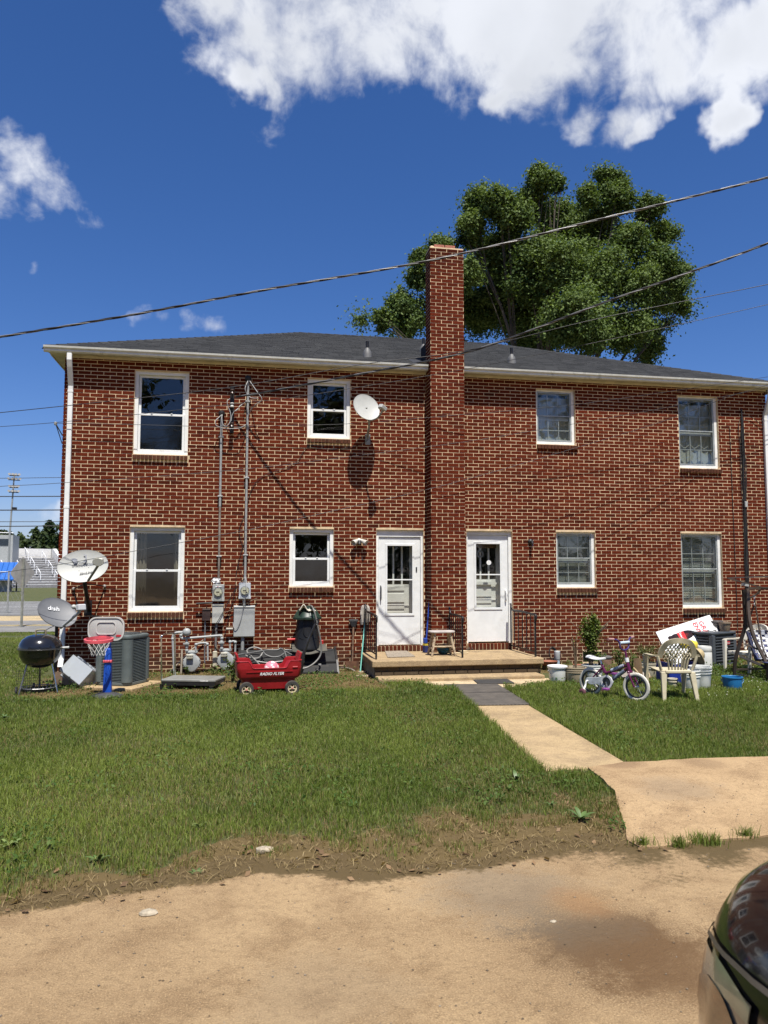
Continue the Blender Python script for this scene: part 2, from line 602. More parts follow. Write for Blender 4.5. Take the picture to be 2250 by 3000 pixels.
def m_glass(name, tint=(.9, .93, .92), rough=.0, body=.0, bodycol=(.02, .025, .025)):
 """window pane: clear with mirror reflection by angle, optionally a dusty body"""
 t = NT(name)
 co = t.node('ShaderNodeTexCoord').outputs['Object']
 ge = t.node('ShaderNodeNewGeometry')
 dt = t.node('ShaderNodeVectorMath', {0: ge.outputs['Normal'], 1: ge.outputs['Incoming']}, operation='DOT_PRODUCT')
 ca = t.math('SUBTRACT', 1.0, t.math('ABSOLUTE', dt.outputs['Value']), True)
 fr = t.math('MULTIPLY_ADD', t.math('POWER', ca, 5.0), .92)
 t.n[-1].inputs[2].default_value = .075
 n = t.noise(co, 1.7, 2, .5)
 bp = t.node('ShaderNodeBump', {'Strength': .06, 'Distance': .05})
 t.l.new(n, bp.inputs['Height'])
 gl = t.node('ShaderNodeBsdfGlossy', {'Roughness': rough, 'Color': (1, 1, 1)})
 t.l.new(bp.outputs[0], gl.inputs['Normal'])
 tr = t.node('ShaderNodeBsdfTransparent', {'Color': tint})
 base = tr.outputs[0]
 if body:
  df = t.node('ShaderNodeBsdfDiffuse', {'Color': bodycol})
  m0 = t.node('ShaderNodeMixShader', {0: body})
  t.l.new(base, m0.inputs[1])
  t.l.new(df.outputs[0], m0.inputs[2])
  base = m0.outputs[0]
 m1 = t.node('ShaderNodeMixShader')
 t.l.new(fr, m1.inputs[0])
 t.l.new(base, m1.inputs[1])
 t.l.new(gl.outputs[0], m1.inputs[2])
 return t.done(m1.outputs[0])
BRICK = m_brick('red_brick', (.044, .0085, .0038), (.104, .0172, .0068), (.140, .025, .0095))
SILLB = m_brick('sill_brick', (.045, .022, .016), (.085, .036, .022), (.14, .055, .033))
MORTAR = pm('mortar', (.66, .50, .31), .9, var=.16, scale=9, bump=.5, bscale=140, dirt=(.30, .21, .14), dscale=1.4, damt=(.5, .8))
WHITE = pm('white_vinyl', (.74, .75, .725), .45, var=.05, dirt=(.48, .46, .40), dscale=3.2, damt=(.55, .9))
OLDWHITE = pm('old_white_paint', (.74, .75, .73), .6, var=.08, bump=.2, dirt=(.40, .37, .30), dscale=4, damt=(.56, .85))
CREAM = pm('cream_paint', (.56, .52, .40), .65, var=.12, bump=.15, dirt=(.26, .22, .15), dscale=3.0, damt=(.52, .8))
ALU = pm('grey_aluminium', (.36, .39, .38), .4, .35, var=.12, dirt=(.20, .20, .18), damt=(.55, .85))
GUTTER = pm('gutter_white', (.62, .63, .58), .5, var=.1, dirt=(.27, .28, .24), dscale=5, damt=(.52, .8))
GALV = pm('galvanised_steel', (.33, .335, .32), .5, .25, var=.18, scale=14)
GREY = pm('grey_paint', (.35, .36, .345), .5, var=.08, dirt=(.26, .26, .23), damt=(.58, .9))
BLUEGREY = pm('meter_grey', (.33, .345, .335), .5, var=.12, dirt=(.20, .20, .18), dscale=9, damt=(.52, .8))
BLACK = pm('black_plastic', (.018, .018, .019), .5, var=.25, bump=.1)
BLKMET = pm('black_metal', (.016, .015, .015), .45, .2, var=.3)
RUBBER = pm('black_rubber', (.022, .021, .020), .7, var=.3)
CHROME = pm('chrome', (.72, .72, .70), .18, 1.0, var=.1)
RUST = pm('rusty_steel', (.14, .065, .035), .85, var=.4, scale=14, dirt=(.07, .035, .02), dscale=10)
CONC = m_ground('step_concrete', (.43, .315, .175), (.36, .262, .142), (.26, .19, .11), .5, 160.)
CONCF = pm('grey_concrete', (.23, .21, .16), .9, var=.35, scale=9, bump=.9, bscale=60, dirt=(.12, .11, .08), dscale=5)
GLASS = m_glass('window_glass')
SCREEN = m_glass('screened_glass', (.30, .31, .31), .06, .3, (.018, .019, .019))
STORM = m_glass('storm_glass', (.93, .95, .93), .02, .06, (.26, .27, .25))
# THE BRICK HOUSE
CH, BL, JT = 0.0676, 0.2205, 0.0115          # course height, brick module, joint
HX0, HX1, HD, HZ = -3.18, 10.90, 9.0, 5.80
ROOF_M = None
def plate(rect, holes, y0, y1, mb=None):
 """slab in the xz plane with rectangular holes, front at y0, back at y1, one connected mesh"""
 mb = mb or MB()
 xs = sorted(set([rect[0], rect[1]] + [min(max(v, rect[0]), rect[1]) for h in holes for v in h[:2]]))
 zs = sorted(set([rect[2], rect[3]] + [min(max(v, rect[2]), rect[3]) for h in holes for v in h[2:]]))
 nx, nz = len(xs) - 1, len(zs) - 1
 solid = np.ones((nx, nz), bool)
 for i in range(nx):
  for j in range(nz):
   cx, cz = (xs[i] + xs[i + 1]) / 2, (zs[j] + zs[j + 1]) / 2
   if any(h[0] < cx < h[1] and h[2] < cz < h[3] for h in holes):
    solid[i, j] = False
 for i in range(nx):
  for j in range(nz):
   if not solid[i, j]:
    continue
   sk = ''
   if i > 0 and solid[i - 1, j]: sk += 'l'
   if i < nx - 1 and solid[i + 1, j]: sk += 'r'
   if j > 0 and solid[i, j - 1]: sk += 'b'
   if j < nz - 1 and solid[i, j + 1]: sk += 't'
   mb.box(xs[i], xs[i + 1], y0, y1, zs[j], zs[j + 1], sk)
 return mb
def course_rects(x0, x1, z0, z1, holes, off=0.0, jig=0.0):
 """running bond: (xa, xb, za, zb, full) clipped round the openings"""
 out = []
 r0 = int(math.floor(z0 / CH))
 for r in range(r0, int(math.ceil(z1 / CH))):
  za, zb = r * CH + JT * .5, (r + 1) * CH - JT * .5
  za, zb = max(za, z0), min(zb, z1)
  if zb - za < .018:
   continue
  s = x0 + off - (BL / 2 if r % 2 else 0) - BL
  wob = 0.006 * math.sin(r * 12.9898)
  while s < x1:
   xa, xb = s + JT * .5 + wob, s + BL - JT * .5 + wob
   s += BL
   segs = [(max(xa, x0), min(xb, x1))]
   for h in holes:
    if zb > h[2] + .004 and za < h[3] - .004:
     ns = []
     for (a, b) in segs:
      if b <= h[0] or a >= h[1]:
       ns.append((a, b))
      else:
       if h[0] - a > .02: ns.append((a, h[0] - .004))
       if b - h[1] > .02: ns.append((h[1] + .004, b))
     segs = ns
   for (a, b) in segs:
    if b - a > .02:
     out.append((a, b, za, zb, abs((b - a) - (BL - JT)) < 1e-4 and abs(zb - za - (CH - JT)) < 1e-4))
 return out
def brick_geo(mb, w, h, tint, out=.0036, ch=.002, jit=0.0):
 mb.tint = tint
 x, z = w / 2, h / 2
 j = lambda: random.uniform(-jit, jit)
 a = [(-x + j(), .03, -z + j()), (x + j(), .03, -z + j()), (x + j(), .03, z + j()), (-x + j(), .03, z + j())]
 b = [(p[0], -out + ch, p[2]) for p in a]
 c = [(p[0] * (1 - ch / x), -out + j(), p[2] * (1 - ch / z)) for p in a]
 vs = a + b + c
 fs = [(8, 9, 10, 11)]
 for i in range(4):
  k = (i + 1) % 4
  fs.append((i, k, 4 + k, 4 + i))
  fs.append((4 + i, 4 + k, 8 + k, 8 + i))
 mb.add(vs, fs)
 mb.tint = 0.5
def rtint():
 u = random.random()
 if u < .07: return random.uniform(0.05, .25)
 if u < .14: return random.uniform(.75, 1.0)
 return min(max(random.gauss(.52, .11), .2), .85)
house = thing('brick_house', 'two storey red brick duplex with grey shingle hip roof and two white storm doors', 'house', (0, 0, 0))
WIN = [('vinyl', -1.972, -1.012, 3.990, 5.535), ('vinyl', -1.985, -1.030, 1.150, 2.668),
  ('vinyl', 1.174, 1.992, 4.390, 5.535), ('vinyl', .866, 1.688, 1.590, 2.668),
  ('storm', 5.746, 6.575, 4.420, 5.535), ('storm', 8.858, 9.768, 4.020, 5.535),
  ('storm', 6.122, 6.950, 1.562, 2.664), ('storm', 8.832, 9.752, 1.144, 2.664)]
DOORS = [(2.502, 3.420, .470, 2.668), (4.278, 5.206, .490, 2.664)]
VENT = (6.64, 7.04, .100, .300)
holes = [w[1:] for w in WIN] + DOORS + [VENT]
# ---- wall core (the mortar shows between the bricks)
wall = plate((HX0 + .03, HX1 - .03, -.25, HZ), holes, 0.0, .22).build('wall', MORTAR, house)
MB().box(HX0, HX0 + .2, .224, HD, -.25, HZ).build('wall', MORTAR, house)
MB().box(HX1 - .2, HX1, .224, HD, -.25, HZ).build('wall', MORTAR, house)
MB().box(HX0, HX1, HD + .004, HD + .2, -.25, HZ).build('wall', MORTAR, house)
DARKIN = pm('dim_interior', (.10, .09, .075), .9, var=.2)
MB().box(HX0 + .21, HX1 - .21, .23, HD - .01, 2.86, 3.0).build('floor_slab', DARKIN, house)
MB().box(HX0 + .21, HX1 - .21, .23, HD - .01, .2, .34).build('floor_slab', DARKIN, house)
MB().box(HX0 + .21, HX1 - .21, 2.6, 2.7, .344, 2.856).build('partition', DARKIN, house)
MB().box(HX0 + .21, HX1 - .21, 2.6, 2.7, 3.004, 5.7).build('partition', DARKIN, house)
# ---- chimney on the outside of the wall
CX0, CX1, CY, CZ0, CZ1 = 3.478, 4.140, -.385, .36, 8.135
chim = MB().box(CX0 + .001, CX1 - .001, CY + .001, -.004, CZ0, CZ1).build('chimney', MORTAR, house)
# ---- bricks: the 300 that show largest are objects, the rest of each face is one mesh
def proj(p):
 c = RM.transposed() @ (Vector(p) - Vector(CAM))
 return 1125 + F_PX * c.x / -c.z, 1500 - F_PX * c.y / -c.z
cand = []
sill_holes = [(w[1] - .01, w[2] + .015, w[3] - .1, w[3]) for w in WIN]
thr_holes = [(2.515, 3.42, .372, .48), (4.27, 5.25, .372, .5)]
MF = Matrix.Identity(4)
front = course_rects(HX0, HX1, -.15, HZ - .055, holes + sill_holes + thr_holes + [(CX0, CX1, .3, 6.0)])
for q in front:
 cand.append((q, MF, 'wall', 0.0))
MC = T3(0, CY, 0)
for q in course_rects(CX0, CX1, CZ0, CZ1, []):
 cand.append((q, MC, 'chimney', 0.0))
ML = T3(CX0, 0, 0) @ RZ(-math.pi / 2)       # faces -x
for q in course_rects(0.006, -CY - .002, CZ0, CZ1, [], off=.11):
 cand.append((q, ML, 'chimney', 1.0))
MR_ = T3(CX1, CY, 0) @ RZ(math.pi / 2)
for q in course_rects(0.002, -CY - .006, CZ0, CZ1, [], off=.11):
 cand.append((q, MR_, 'chimney', 1.0))
scored = []
for i, (q, m, who, side) in enumerate(cand):
 a = proj(m @ Vector((q[0], 0, q[2])))
 b = proj(m @ Vector((q[1], 0, q[3])))
 inside = 0 <= a[0] <= 2250 and 0 <= a[1] <= 2050
 scored.append((abs(b[0] - a[0]) * abs(b[1] - a[1]) if (inside and q[4]) else 0, i))
top = set(i for s, i in sorted(scored, reverse=True)[:300])
variants = []
for k in range(14):
 mb = MB()
 brick_geo(mb, BL - JT, CH - JT, (k + .5) / 14, jit=.0012)
 variants.append(mb.mesh('brick', BRICK))
mbw, mbc = MB(), MB()
for i, (q, m, who, side) in enumerate(cand):
 tnt = rtint()
 if who == 'chimney':
  tnt = min(max(tnt, .25), .75) * (1 - .85 * float(sstep(7.3, 8.1, (q[2] + q[3]) / 2)))
 cx, cz = (q[0] + q[1]) / 2, (q[2] + q[3]) / 2
 mm = m @ T3(cx, random.uniform(-.0015, .0015), cz) @ RY(random.gauss(0, .003))
 if i in top:
  link('brick', variants[min(int(tnt * 14), 13)], wall if who == 'wall' else chim, mw=mm)
 else:
  mb = mbw if who == 'wall' else mbc
  mb.push(mm)
  brick_geo(mb, q[1] - q[0], q[3] - q[2], tnt, jit=.0012)
  mb.pop()
mbw.build('brick_courses', BRICK, wall, stuff=True)
mbc.build('brick_courses', BRICK, chim, stuff=True)
ms = MB()
for (x, flip) in ((HX0, -1), (HX1, 1)):
 mm = T3(x, 0, 0) @ RZ(flip * math.pi / 2)
 for q in course_rects(-HD if flip < 0 else 0.0, 0.0 if flip < 0 else HD, -.15, HZ - .055, [], off=.11):
  ms.push(mm @ T3((q[0] + q[1]) / 2, 0, (q[2] + q[3]) / 2))
  brick_geo(ms, q[1] - q[0], q[3] - q[2], rtint())
  ms.pop()
ms.build('brick_courses', BRICK, wall, stuff=True)
SALM = pm('salmon_brick', (.33, .12, .08), .85, var=.3, scale=20)
for (xa, xb) in ((CX0 + .085, CX0 + .29), (CX0 + .305, CX0 + .505)):
 MB().box(xa, xb, CY + .02, CY + .11, CZ1 + .004, CZ1 + .06).build('cap_brick', SALM, chim, bevel=.006)
MB().lathe([(.05, 0), (.045, .02), (.02, .035), (0, .04)], 8, (CX0 + .05, CY + .06, CZ1)).build('mortar_lump', MORTAR, chim)
# ---- roof: hip, eaves, gutter
EO, ZE, HIP, RZD = .29, 5.845, 4.8, 7.87
ex0, ex1, ey0, ey1 = HX0 - EO, HX1 + EO + .05, -.20, HD + .4
rx0, rx1, ry = ex0 + HIP, ex1 - HIP, ey0 + HIP
ROOFM = NT('roof_shingle')
_at = ROOFM.node('ShaderNodeAttribute', attribute_name='tint').outputs['Fac']
_p = ROOFM.node('ShaderNodeNewGeometry').outputs['Position']
_c = ROOFM.mix(_at, (.012, .0125, .0125), (.038, .039, .039))
_c = ROOFM.mix(ROOFM.math('MULTIPLY', ROOFM.ramp(ROOFM.noise(_p, 240, 2, .6), .5, .75), .6), _c, (.085, .086, .086))
_c = ROOFM.mix(ROOFM.math('MULTIPLY', ROOFM.ramp(ROOFM.noise(_p, .9, 4, .6), .4, .8), .35), _c, (.055, .055, .054))
_b = ROOFM.bsdf(**{'Base Color': _c, 'Roughness': .9, 'Specular IOR Level': .25})
ROOF_M = ROOFM.done(_b.outputs[0])
mb = MB()
vs = [(ex0, ey0, ZE), (ex1, ey0, ZE), (ex1, ey1, ZE), (ex0, ey1, ZE), (rx0, ry, RZD), (rx1, ry, RZD),
  (ex0, ey0, ZE - .02), (ex1, ey0, ZE - .02), (ex1, ey1, ZE - .02), (ex0, ey1, ZE - .02)]
mb.add(vs, [(0, 1, 5, 4), (1, 2, 5), (2, 3, 4, 5), (3, 0, 4), (6, 7, 1, 0), (7, 8, 2, 1), (8, 9, 3, 2), (9, 6, 0, 3), (9, 8, 7, 6)])
roof = mb.build('roof', ROOF_M, house)
sl = math.hypot(HIP, RZD - ZE)
pitch = math.atan2(RZD - ZE, HIP)
EXP = .138
rows = int(sl / EXP)
shv = []
for k in range(8):
 for w in (.165, .215, .29):
  m = MB()
  m.tint = (k + .3) / 8
  m.box(-w / 2, w / 2, 0, EXP * 1.25, 0.004, .0115)
  shv.append((w, m.mesh('shingle', ROOF_M)))
nsh, mst = 0, MB()
RXM = T3(0, ey0, ZE) @ RX(pitch)
for r in range(rows + 1):
 v = r * EXP - .03
 t_ = max(v, 0) / sl
 xa, xb = ex0 + HIP * t_ + .02, ex1 - HIP * t_ - .02
 x = xa - random.random() * .15
 while x < xb:
  kw, me = random.choice(shv)
  xc = x + kw / 2
  if xa - .02 <= x and x + kw <= xb + .02:
   mm = RXM @ T3(xc, v, .0015 * random.random()) @ RX(-.03)
   if nsh < 300:
    link('shingle', me, roof, mw=mm)
    nsh += 1
   else:
    mst.push(mm)
    mst.tint = min(max(random.gauss(.45, .25), 0.01), .99)
    mst.box(-kw / 2, kw / 2, 0, EXP * 1.25, 0.004, .0115, 'b')
    mst.pop()
  x += kw + .006
mst.build('shingle_field', ROOF_M, roof, stuff=True)
for (a, b) in (((rx0, ry, RZD), (rx1, ry, RZD)), ((ex0, ey0, ZE), (rx0, ry, RZD)), ((ex1, ey0, ZE), (rx1, ry, RZD))):
 d = Vector(b) - Vector(a)
 mb = MB()
 n = int(d.length / .22)
 q = d.to_track_quat('X', 'Z').to_matrix().to_4x4()
 for i in range(n):
  mb.tint = random.uniform(.1, .7)
  mb.push(T3(*(Vector(a) + d * (i / n))) @ q)
  mb.add([(-.01, -.13, -.035), (.25, -.13, -.045), (.25, 0, .012), (-.01, 0, .022), (.25, .13, -.045), (-.01, .13, -.035)], [(0, 1, 2, 3), (3, 2, 4, 5), (0, 3, 5)])
  mb.pop()
 mb.build('ridge_cap', ROOF_M, roof, stuff=True)
MB().box(ex0 + .03, ex1 - .03, -.172, -.15, 5.735, ZE - .024).build('fascia', CREAM, house)
MB().box(ex0 + .04, ex1 - .04, -.148, -.002, 5.742, 5.76).build('soffit', CREAM, house)
MB().box(ex0 + .035, ex0 + .06, .002, ey1, 5.735, ZE - .024).build('fascia', CREAM, house)
MB().box(ex0 + .062, HX0 - .008, .002, ey1, 5.742, 5.76).build('soffit', CREAM, house)
MB().box(ex1 - .06, ex1 - .035, .002, ey1, 5.735, ZE - .024).build('fascia', CREAM, house)
MB().box(HX0, CX0 - .004, -.028, -.008, 5.700, 5.740).build('frieze_board', CREAM, house)
MB().box(CX1 + .004, HX1, -.028, -.008, 5.700, 5.740).build('frieze_board', CREAM, house)
def gutter(x0, x1):
 prof = [(-.176, 5.83), (-.176, 5.735), (-.24, 5.722), (-.272, 5.745), (-.268, 5.775), (-.296, 5.80), (-.302, 5.832),
   (-.288, 5.832), (-.286, 5.805), (-.255, 5.78), (-.258, 5.752), (-.235, 5.735), (-.19, 5.745), (-.188, 5.83)]
 n = len(prof)
 vs = [(x0, y, z) for y, z in prof] + [(x1, y, z) for y, z in prof]
 fs = [(i, (i + 1) % n, n + (i + 1) % n, n + i) for i in range(n)]
 cap = [0, 1, 2, 3, 4, 5, 6]
 fs += [tuple(cap), tuple(n + i for i in reversed(cap))]
 m = MB().add(vs, fs)
 return m.build('gutter', GUTTER, house, smooth=30)
gutter(ex0 - .02, CX0 - .02)
gutter(CX1 + .02, ex1 + .02)
def downspout(x, bends):
 m = MB()
 def tubeb(pts, w, d):
  vs, fs = [], []
  for (y, z) in pts:
   vs += [(x - w / 2, y - d, z), (x + w / 2, y - d, z), (x + w / 2, y, z), (x - w / 2, y, z)]
  for i in range(len(pts) - 1):
   for k in range(4):
    fs.append((i * 4 + k, i * 4 + (k + 1) % 4, i * 4 + 4 + (k + 1) % 4, i * 4 + 4 + k))
  fs += [(3, 2, 1, 0), tuple((len(pts) - 1) * 4 + k for k in range(4))]
  m.add(vs, fs)
 tubeb(bends, .085, .065)
 o = m.build('downspout', WHITE, house, bevel=.008)
 for z in (3.0, 5.08, .75):
  MB().box(x - .046, x + .046, -.084, -.012, z - .02, z + .02).build('strap', WHITE, o)
 return o
downspout(-3.06, [(-.20, 5.725), (-.20, 5.60), (-.155, 5.48), (-.02, 5.17), (-.015, 5.05), (-.015, .42), (-.02, .36), (-.10, .22)])
downspout(10.84, [(-.20, 5.725), (-.20, 5.60), (-.155, 5.48), (-.02, 5.17), (-.015, 5.05), (-.015, .3)])
VENTM = pm('vent_steel', (.13, .13, .128), .6, .2, var=.2)
def roof_vent(px, py, base_r):
 d = ray(px, py)
 k = math.tan(pitch)
 t = (ZE + (CAM[1] - ey0) * k - CAM[2]) / (d.z - d.y * k)
 p = Vector(CAM) + d * t
 o = MB().lathe([(base_r * 1.05, -.07), (base_r, .05), (base_r * .86, .12), (base_r * .5, .17), (base_r * .42, .19)], 20).build('roof_vent', VENTM, house, smooth=35, loc=(p.x, p.y, p.z))
 MB().lathe([(base_r * .36, .15), (base_r * .36, .33), (base_r * .30, .33), (base_r * .30, .2)], 16, caps=False).build('vent_pipe', BLKMET, o, smooth=40)
roof_vent(1076, 1047, .088)
roof_vent(1241, 1034, .088)
roof_vent(1499, 1064, .088)
MB().add([(CX0 - .02, CY + .1, 5.85), (CX0 - .02, .45, 6.12), (CX0 - .25, .5, 6.145), (CX0 - .25, -.15, 5.872)], [(0, 1, 2, 3)]).build('chimney_shadow', BLKMET, house, solid=.008)  # thin dark sheet stands in for the chimney's shadow on the roof
MB().box(CX0, CX1, -.003, .42, 5.86, 6.35).build('cricket', ROOF_M, house)
# ---- windows
CURT = pm('pale_curtain', (.20, .18, .135), .9, var=.15)
BLIND = pm('window_blind', (.36, .37, .34), .7, var=.06)
def pane(x0, x1, z0, z1, y, mat, par, nm='pane'):
 return MB().add([(x0, y, z0), (x1, y, z0), (x1, y, z1), (x0, y, z1)], [(0, 1, 2, 3)]).build(nm, mat, par)
def sill(par, x0, x1, z):
 n = max(int(round((x1 - x0) / .069)), 1)
 w = (x1 - x0) / n
 MB().box(x0, x1, -.002, .05, z - .096, z - .006).build('sill_mortar', MORTAR, par)
 for i in range(n):
  m = MB()
  m.tint = rtint()
  a, b = x0 + i * w + .004, x0 + (i + 1) * w - .004
  m.add([(a, -.052, z - .098), (b, -.052, z - .098), (b, -.052, z - .022), (a, -.052, z - .022), (a, .03, z - .098), (b, .03, z - .098), (b, .06, z - .004), (a, .06, z - .004)],
    [(0, 1, 2, 3), (3, 2, 6, 7), (1, 5, 6, 2), (4, 0, 3, 7), (4, 5, 1, 0)])
  m.build('sill_brick', SILLB, par)
def vinyl_window(x0, x1, z0, z1, screen, curtain):
 cw = .066
 w = plate((x0, x1, z0, z1), [(x0 + cw, x1 - cw, z0 + cw * .75, z1 - cw)], .045, .16).build('window', WHITE, house, bevel=.004)
 ix0, ix1, iz0, iz1 = x0 + cw + .003, x1 - cw - .003, z0 + cw * .75 + .003, z1 - cw - .003
 zm = iz0 + (iz1 - iz0) * .485
 s = .042
 plate((ix0, ix1, zm - .018, iz1), [(ix0 + s, ix1 - s, zm + .022, iz1 - s)], .098, .125).build('sash', WHITE, w, bevel=.003)
 plate((ix0, ix1, iz0, zm + .02), [(ix0 + s, ix1 - s, iz0 + s * 1.1, zm - .018)], .064, .094).build('sash', WHITE, w, bevel=.003)
 pane(ix0 + s, ix1 - s, zm + .022, iz1 - s, .11, GLASS, w)
 pane(ix0 + s, ix1 - s, iz0 + s * 1.1, zm - .018, .076, SCREEN if screen else GLASS, w)
 MB().box(ix0 + .22, ix0 + .25, .05, .062, zm + .021, zm + .032).build('sash_lock', WHITE, w)
 MB().box(ix1 - .25, ix1 - .22, .05, .062, zm + .021, zm + .032).build('sash_lock', WHITE, w)
 if curtain:
  for (a, b) in ((ix0 - .02, ix0 + .2), (ix1 - .13, ix1 + .05)):
   MB().grid(lambda u, v, a=a, b=b: (a + (b - a) * u, .28 + .02 * math.sin(u * 22), iz0 - .05 + (iz1 - iz0 + .1) * v), 16, 2).build('curtain', CURT, w, smooth=60)
 sill(w, x0 - .005, x1 + .005, z0)
 return w
def storm_window(x0, x1, z0, z1, blind_z, tall):
 cw = .036
 w = plate((x0, x1, z0, z1), [(x0 + cw, x1 - cw * 1.7, z0 + .055, z1 - cw)], .055, .2).build('window', OLDWHITE, house, bevel=.004)
 ix0, ix1, iz0, iz1 = x0 + cw + .002, x1 - cw * 1.7 - .002, z0 + .057, z1 - cw - .002
 zm = (iz0 + iz1) / 2 + .02
 s = .028
 plate((ix0, ix1, iz0, iz1), [(ix0 + s, ix1 - s, iz0 + s * 1.4, zm - .012), (ix0 + s, ix1 - s, zm + .012, iz1 - s)], .066, .09).build('storm_frame', ALU, w, bevel=.003)
 pane(ix0 + s, ix1 - s, zm + .012, iz1 - s, .082, STORM, w, 'storm_pane')
 pane(ix0 + s, ix1 - s, iz0 + s * 1.4, zm - .012, .074, STORM, w, 'storm_pane')
 for (za, zb, yy) in ((zm - .05, iz1 - .01, .135), (iz0 + .01, zm - .054, .105)):
  hs = []
  bx = .035
  gx = (ix1 - ix0 - 2 * bx - 2 * .016) / 3
  gz = (zb - za - 2 * bx - .016) / 2
  for i in range(3):
   for j in range(2):
    hx, hz = ix0 + bx + i * (gx + .016), za + bx + j * (gz + .016)
    hs.append((hx, hx + gx, hz, hz + gz))
  plate((ix0, ix1, za, zb), hs, yy, yy + .025).build('sash', ALU, w)
  for h in hs:
   pane(h[0], h[1], h[2], h[3], yy + .012, GLASS, w)
 if tall == 'blind':
  n = 44
  def bl(u, v):
   return (ix0 - .03 + (ix1 - ix0 + .06) * u, .23 + .012 * (1 if int(round(v * n * 2)) % 2 else -1), iz0 - .02 + (iz1 - iz0 + .04) * v)
  MB().grid(bl, 1, n * 2).build('blind', BLIND, w)
 else:
  MB().grid(lambda u, v: (ix0 - .05 + (ix1 - ix0 + .1) * u, .24 + .015 * math.sin(u * 25), iz0 - .04 + (iz1 - iz0) * (.06 + v * tall)), 24, 2).build('curtain', BLIND, w, smooth=60)
 sill(w, x0 - .002, x1 + .03, z0)
 return w
for i, (k, a, b, c, d) in enumerate(WIN):
 if k == 'vinyl':
  vinyl_window(a, b, c, d, i != 2, i == 1)
 else:
  storm_window(a, b, c, d, 0, 'blind' if i in (6, 7) else .9)
PINK = pm('dusty_pink_curtain', (.35, .25, .24), .9)
# ---- doors
DOORW = pm('white_door', (.72, .735, .72), .4, var=.05, dirt=(.50, .48, .43), dscale=2.5, damt=(.52, .9))
INNER = pm('inner_door_white', (.66, .66, .62), .6, var=.06)
def door(x0, x1, z0, z1, lx0, lx1, lz0, lz1, glass, zmid, handle_x, kind):
 fr = plate((x0, x1, z0, z1), [(lx0 - .004, lx1 + .004, z0 - .01, lz1 + .004)], .05, .30).build('door', OLDWHITE, house, bevel=.006)
 gx0, gx1, gz0, gz1 = glass
 leaf = plate((lx0, lx1, lz0, lz1), [(gx0, gx1, gz0, gz1)], .075, .11).build('storm_door', DOORW, fr, bevel=.005)
 s = .03
 plate((gx0 - s, gx1 + s, gz0 - s, gz1 + s), [(gx0 + .012, gx1 - .012, gz0 + .012, zmid - .012), (gx0 + .012, gx1 - .012, zmid + .012, gz1 - .012)], .062, .074).build('glass_frame', DOORW, leaf, bevel=.003)
 pane(gx0, gx1, zmid + .012, gz1, .088, GLASS, leaf)
 pane(gx0, gx1, gz0, zmid - .012, .080, STORM if kind else SCREEN2, leaf)
 ix0, ix1 = lx0 + .02, lx1 - .02
 zt = zmid - .09
 lw = (gx1 - gx0) / 3
 hs = [(gx0 + lw * k + .02, gx0 + lw * (k + 1) - .012, zt, gz1 + .02) for k in range(3)]
 inn = plate((ix0, ix1, lz0, lz1), hs, .30, .335).build('inner_door', INNER, fr)
 pane(ix0 + .01, ix1 - .01, zt - .03, gz1 + .1, .345, GLASS, fr, 'inner_pane')
 z = zt - .03
 for hgt in (.125, .2, .11, .2, .12):
  MB().box(gx0 - .02, gx1 - .12, .282, .299, z - hgt + .03, z).build('raised_board', INNER, fr, bevel=.006)
  z -= hgt + .02
 return fr, leaf
SCREEN2 = m_glass('door_screen', (.88, .88, .85), .08, .07, (.10, .10, .095))
d1, leaf1 = door(*DOORS[0], 2.560, 3.370, .488, 2.530, (2.715, 3.225, 1.065, 2.375), 1.716, 0, 0)
d2, leaf2 = door(*DOORS[1], 4.320, 5.135, .520, 2.585, (4.475, 4.985, 1.165, 2.425), 1.815, 0, 1)
MB().tube(curve([(2.598, .07, 1.60), (2.598, .03, 1.57), (2.598, .025, 1.46), (2.598, .03, 1.36), (2.598, .07, 1.33)], 4), .011, 8).build('handle', BLACK, leaf1, smooth=60)
MB().box(3.283, 3.309, .062, .0745, 1.87, 1.96).build('lock_plate', BLACK, leaf1, bevel=.004)
MB().tube(curve([(5.08, .07, 1.52), (5.08, .03, 1.49), (5.08, .025, 1.40), (5.08, .03, 1.33), (5.08, .07, 1.30)], 4), .013, 8).build('handle', WHITE, leaf2, smooth=60)
MB().push(RX(math.pi / 2)).lathe([(0, -.062), (.048, -.062), (.048, -.059), (0, -.059)], 24, (4.745, 2.05, 0)).pop().build('sticker', WHITE, leaf2)
m = MB().push(T3(4.64, .29, 2.22) @ RX(math.pi / 2))
m.lathe([(.045, -.01), (.065, -.012), (.075, 0), (.065, .012), (.045, .01), (.045, -.01)], 22, caps=False)
m.pop().build('wreath', pm('grey_wreath', (.35, .37, .38), .8), d2, smooth=40)
MB().box(4.44, 5.02, .245, .262, 1.62, 1.665).build('kick_rail', INNER, d2)
MB().box(4.50, 4.97, .27, .285, 2.34, 2.46).build('valance', pm('floral_valance', (.10, .06, .04), .9, var=.6, scale=60, dirt=(.4, .3, .12), dscale=30), d2)
for (xa, xb, za, zb, dd) in ((2.515, 3.415, .374, .478, d1), (4.275, 5.235, .374, .498, d2)):
 n = int((xb - xa) / .07)
 w_ = (xb - xa) / n
 MB().box(xa, xb, -.05, .04, za, zb - .004).build('threshold_mortar', MORTAR, dd)
 for i in range(n):
  m = MB()
  m.tint = random.uniform(.3, .9)
  m.box(xa + i * w_ + .005, xa + (i + 1) * w_ - .005, -.062, .03, za + .004, zb)
  m.build('threshold_brick', BRICK, dd, bevel=.004)
fv = plate((VENT[0], VENT[1], VENT[2], VENT[3]), [(VENT[0] + .02, VENT[1] - .02, VENT[2] + .02, VENT[3] - .02)], .01, .06).build('foundation_vent', BLKMET, house)
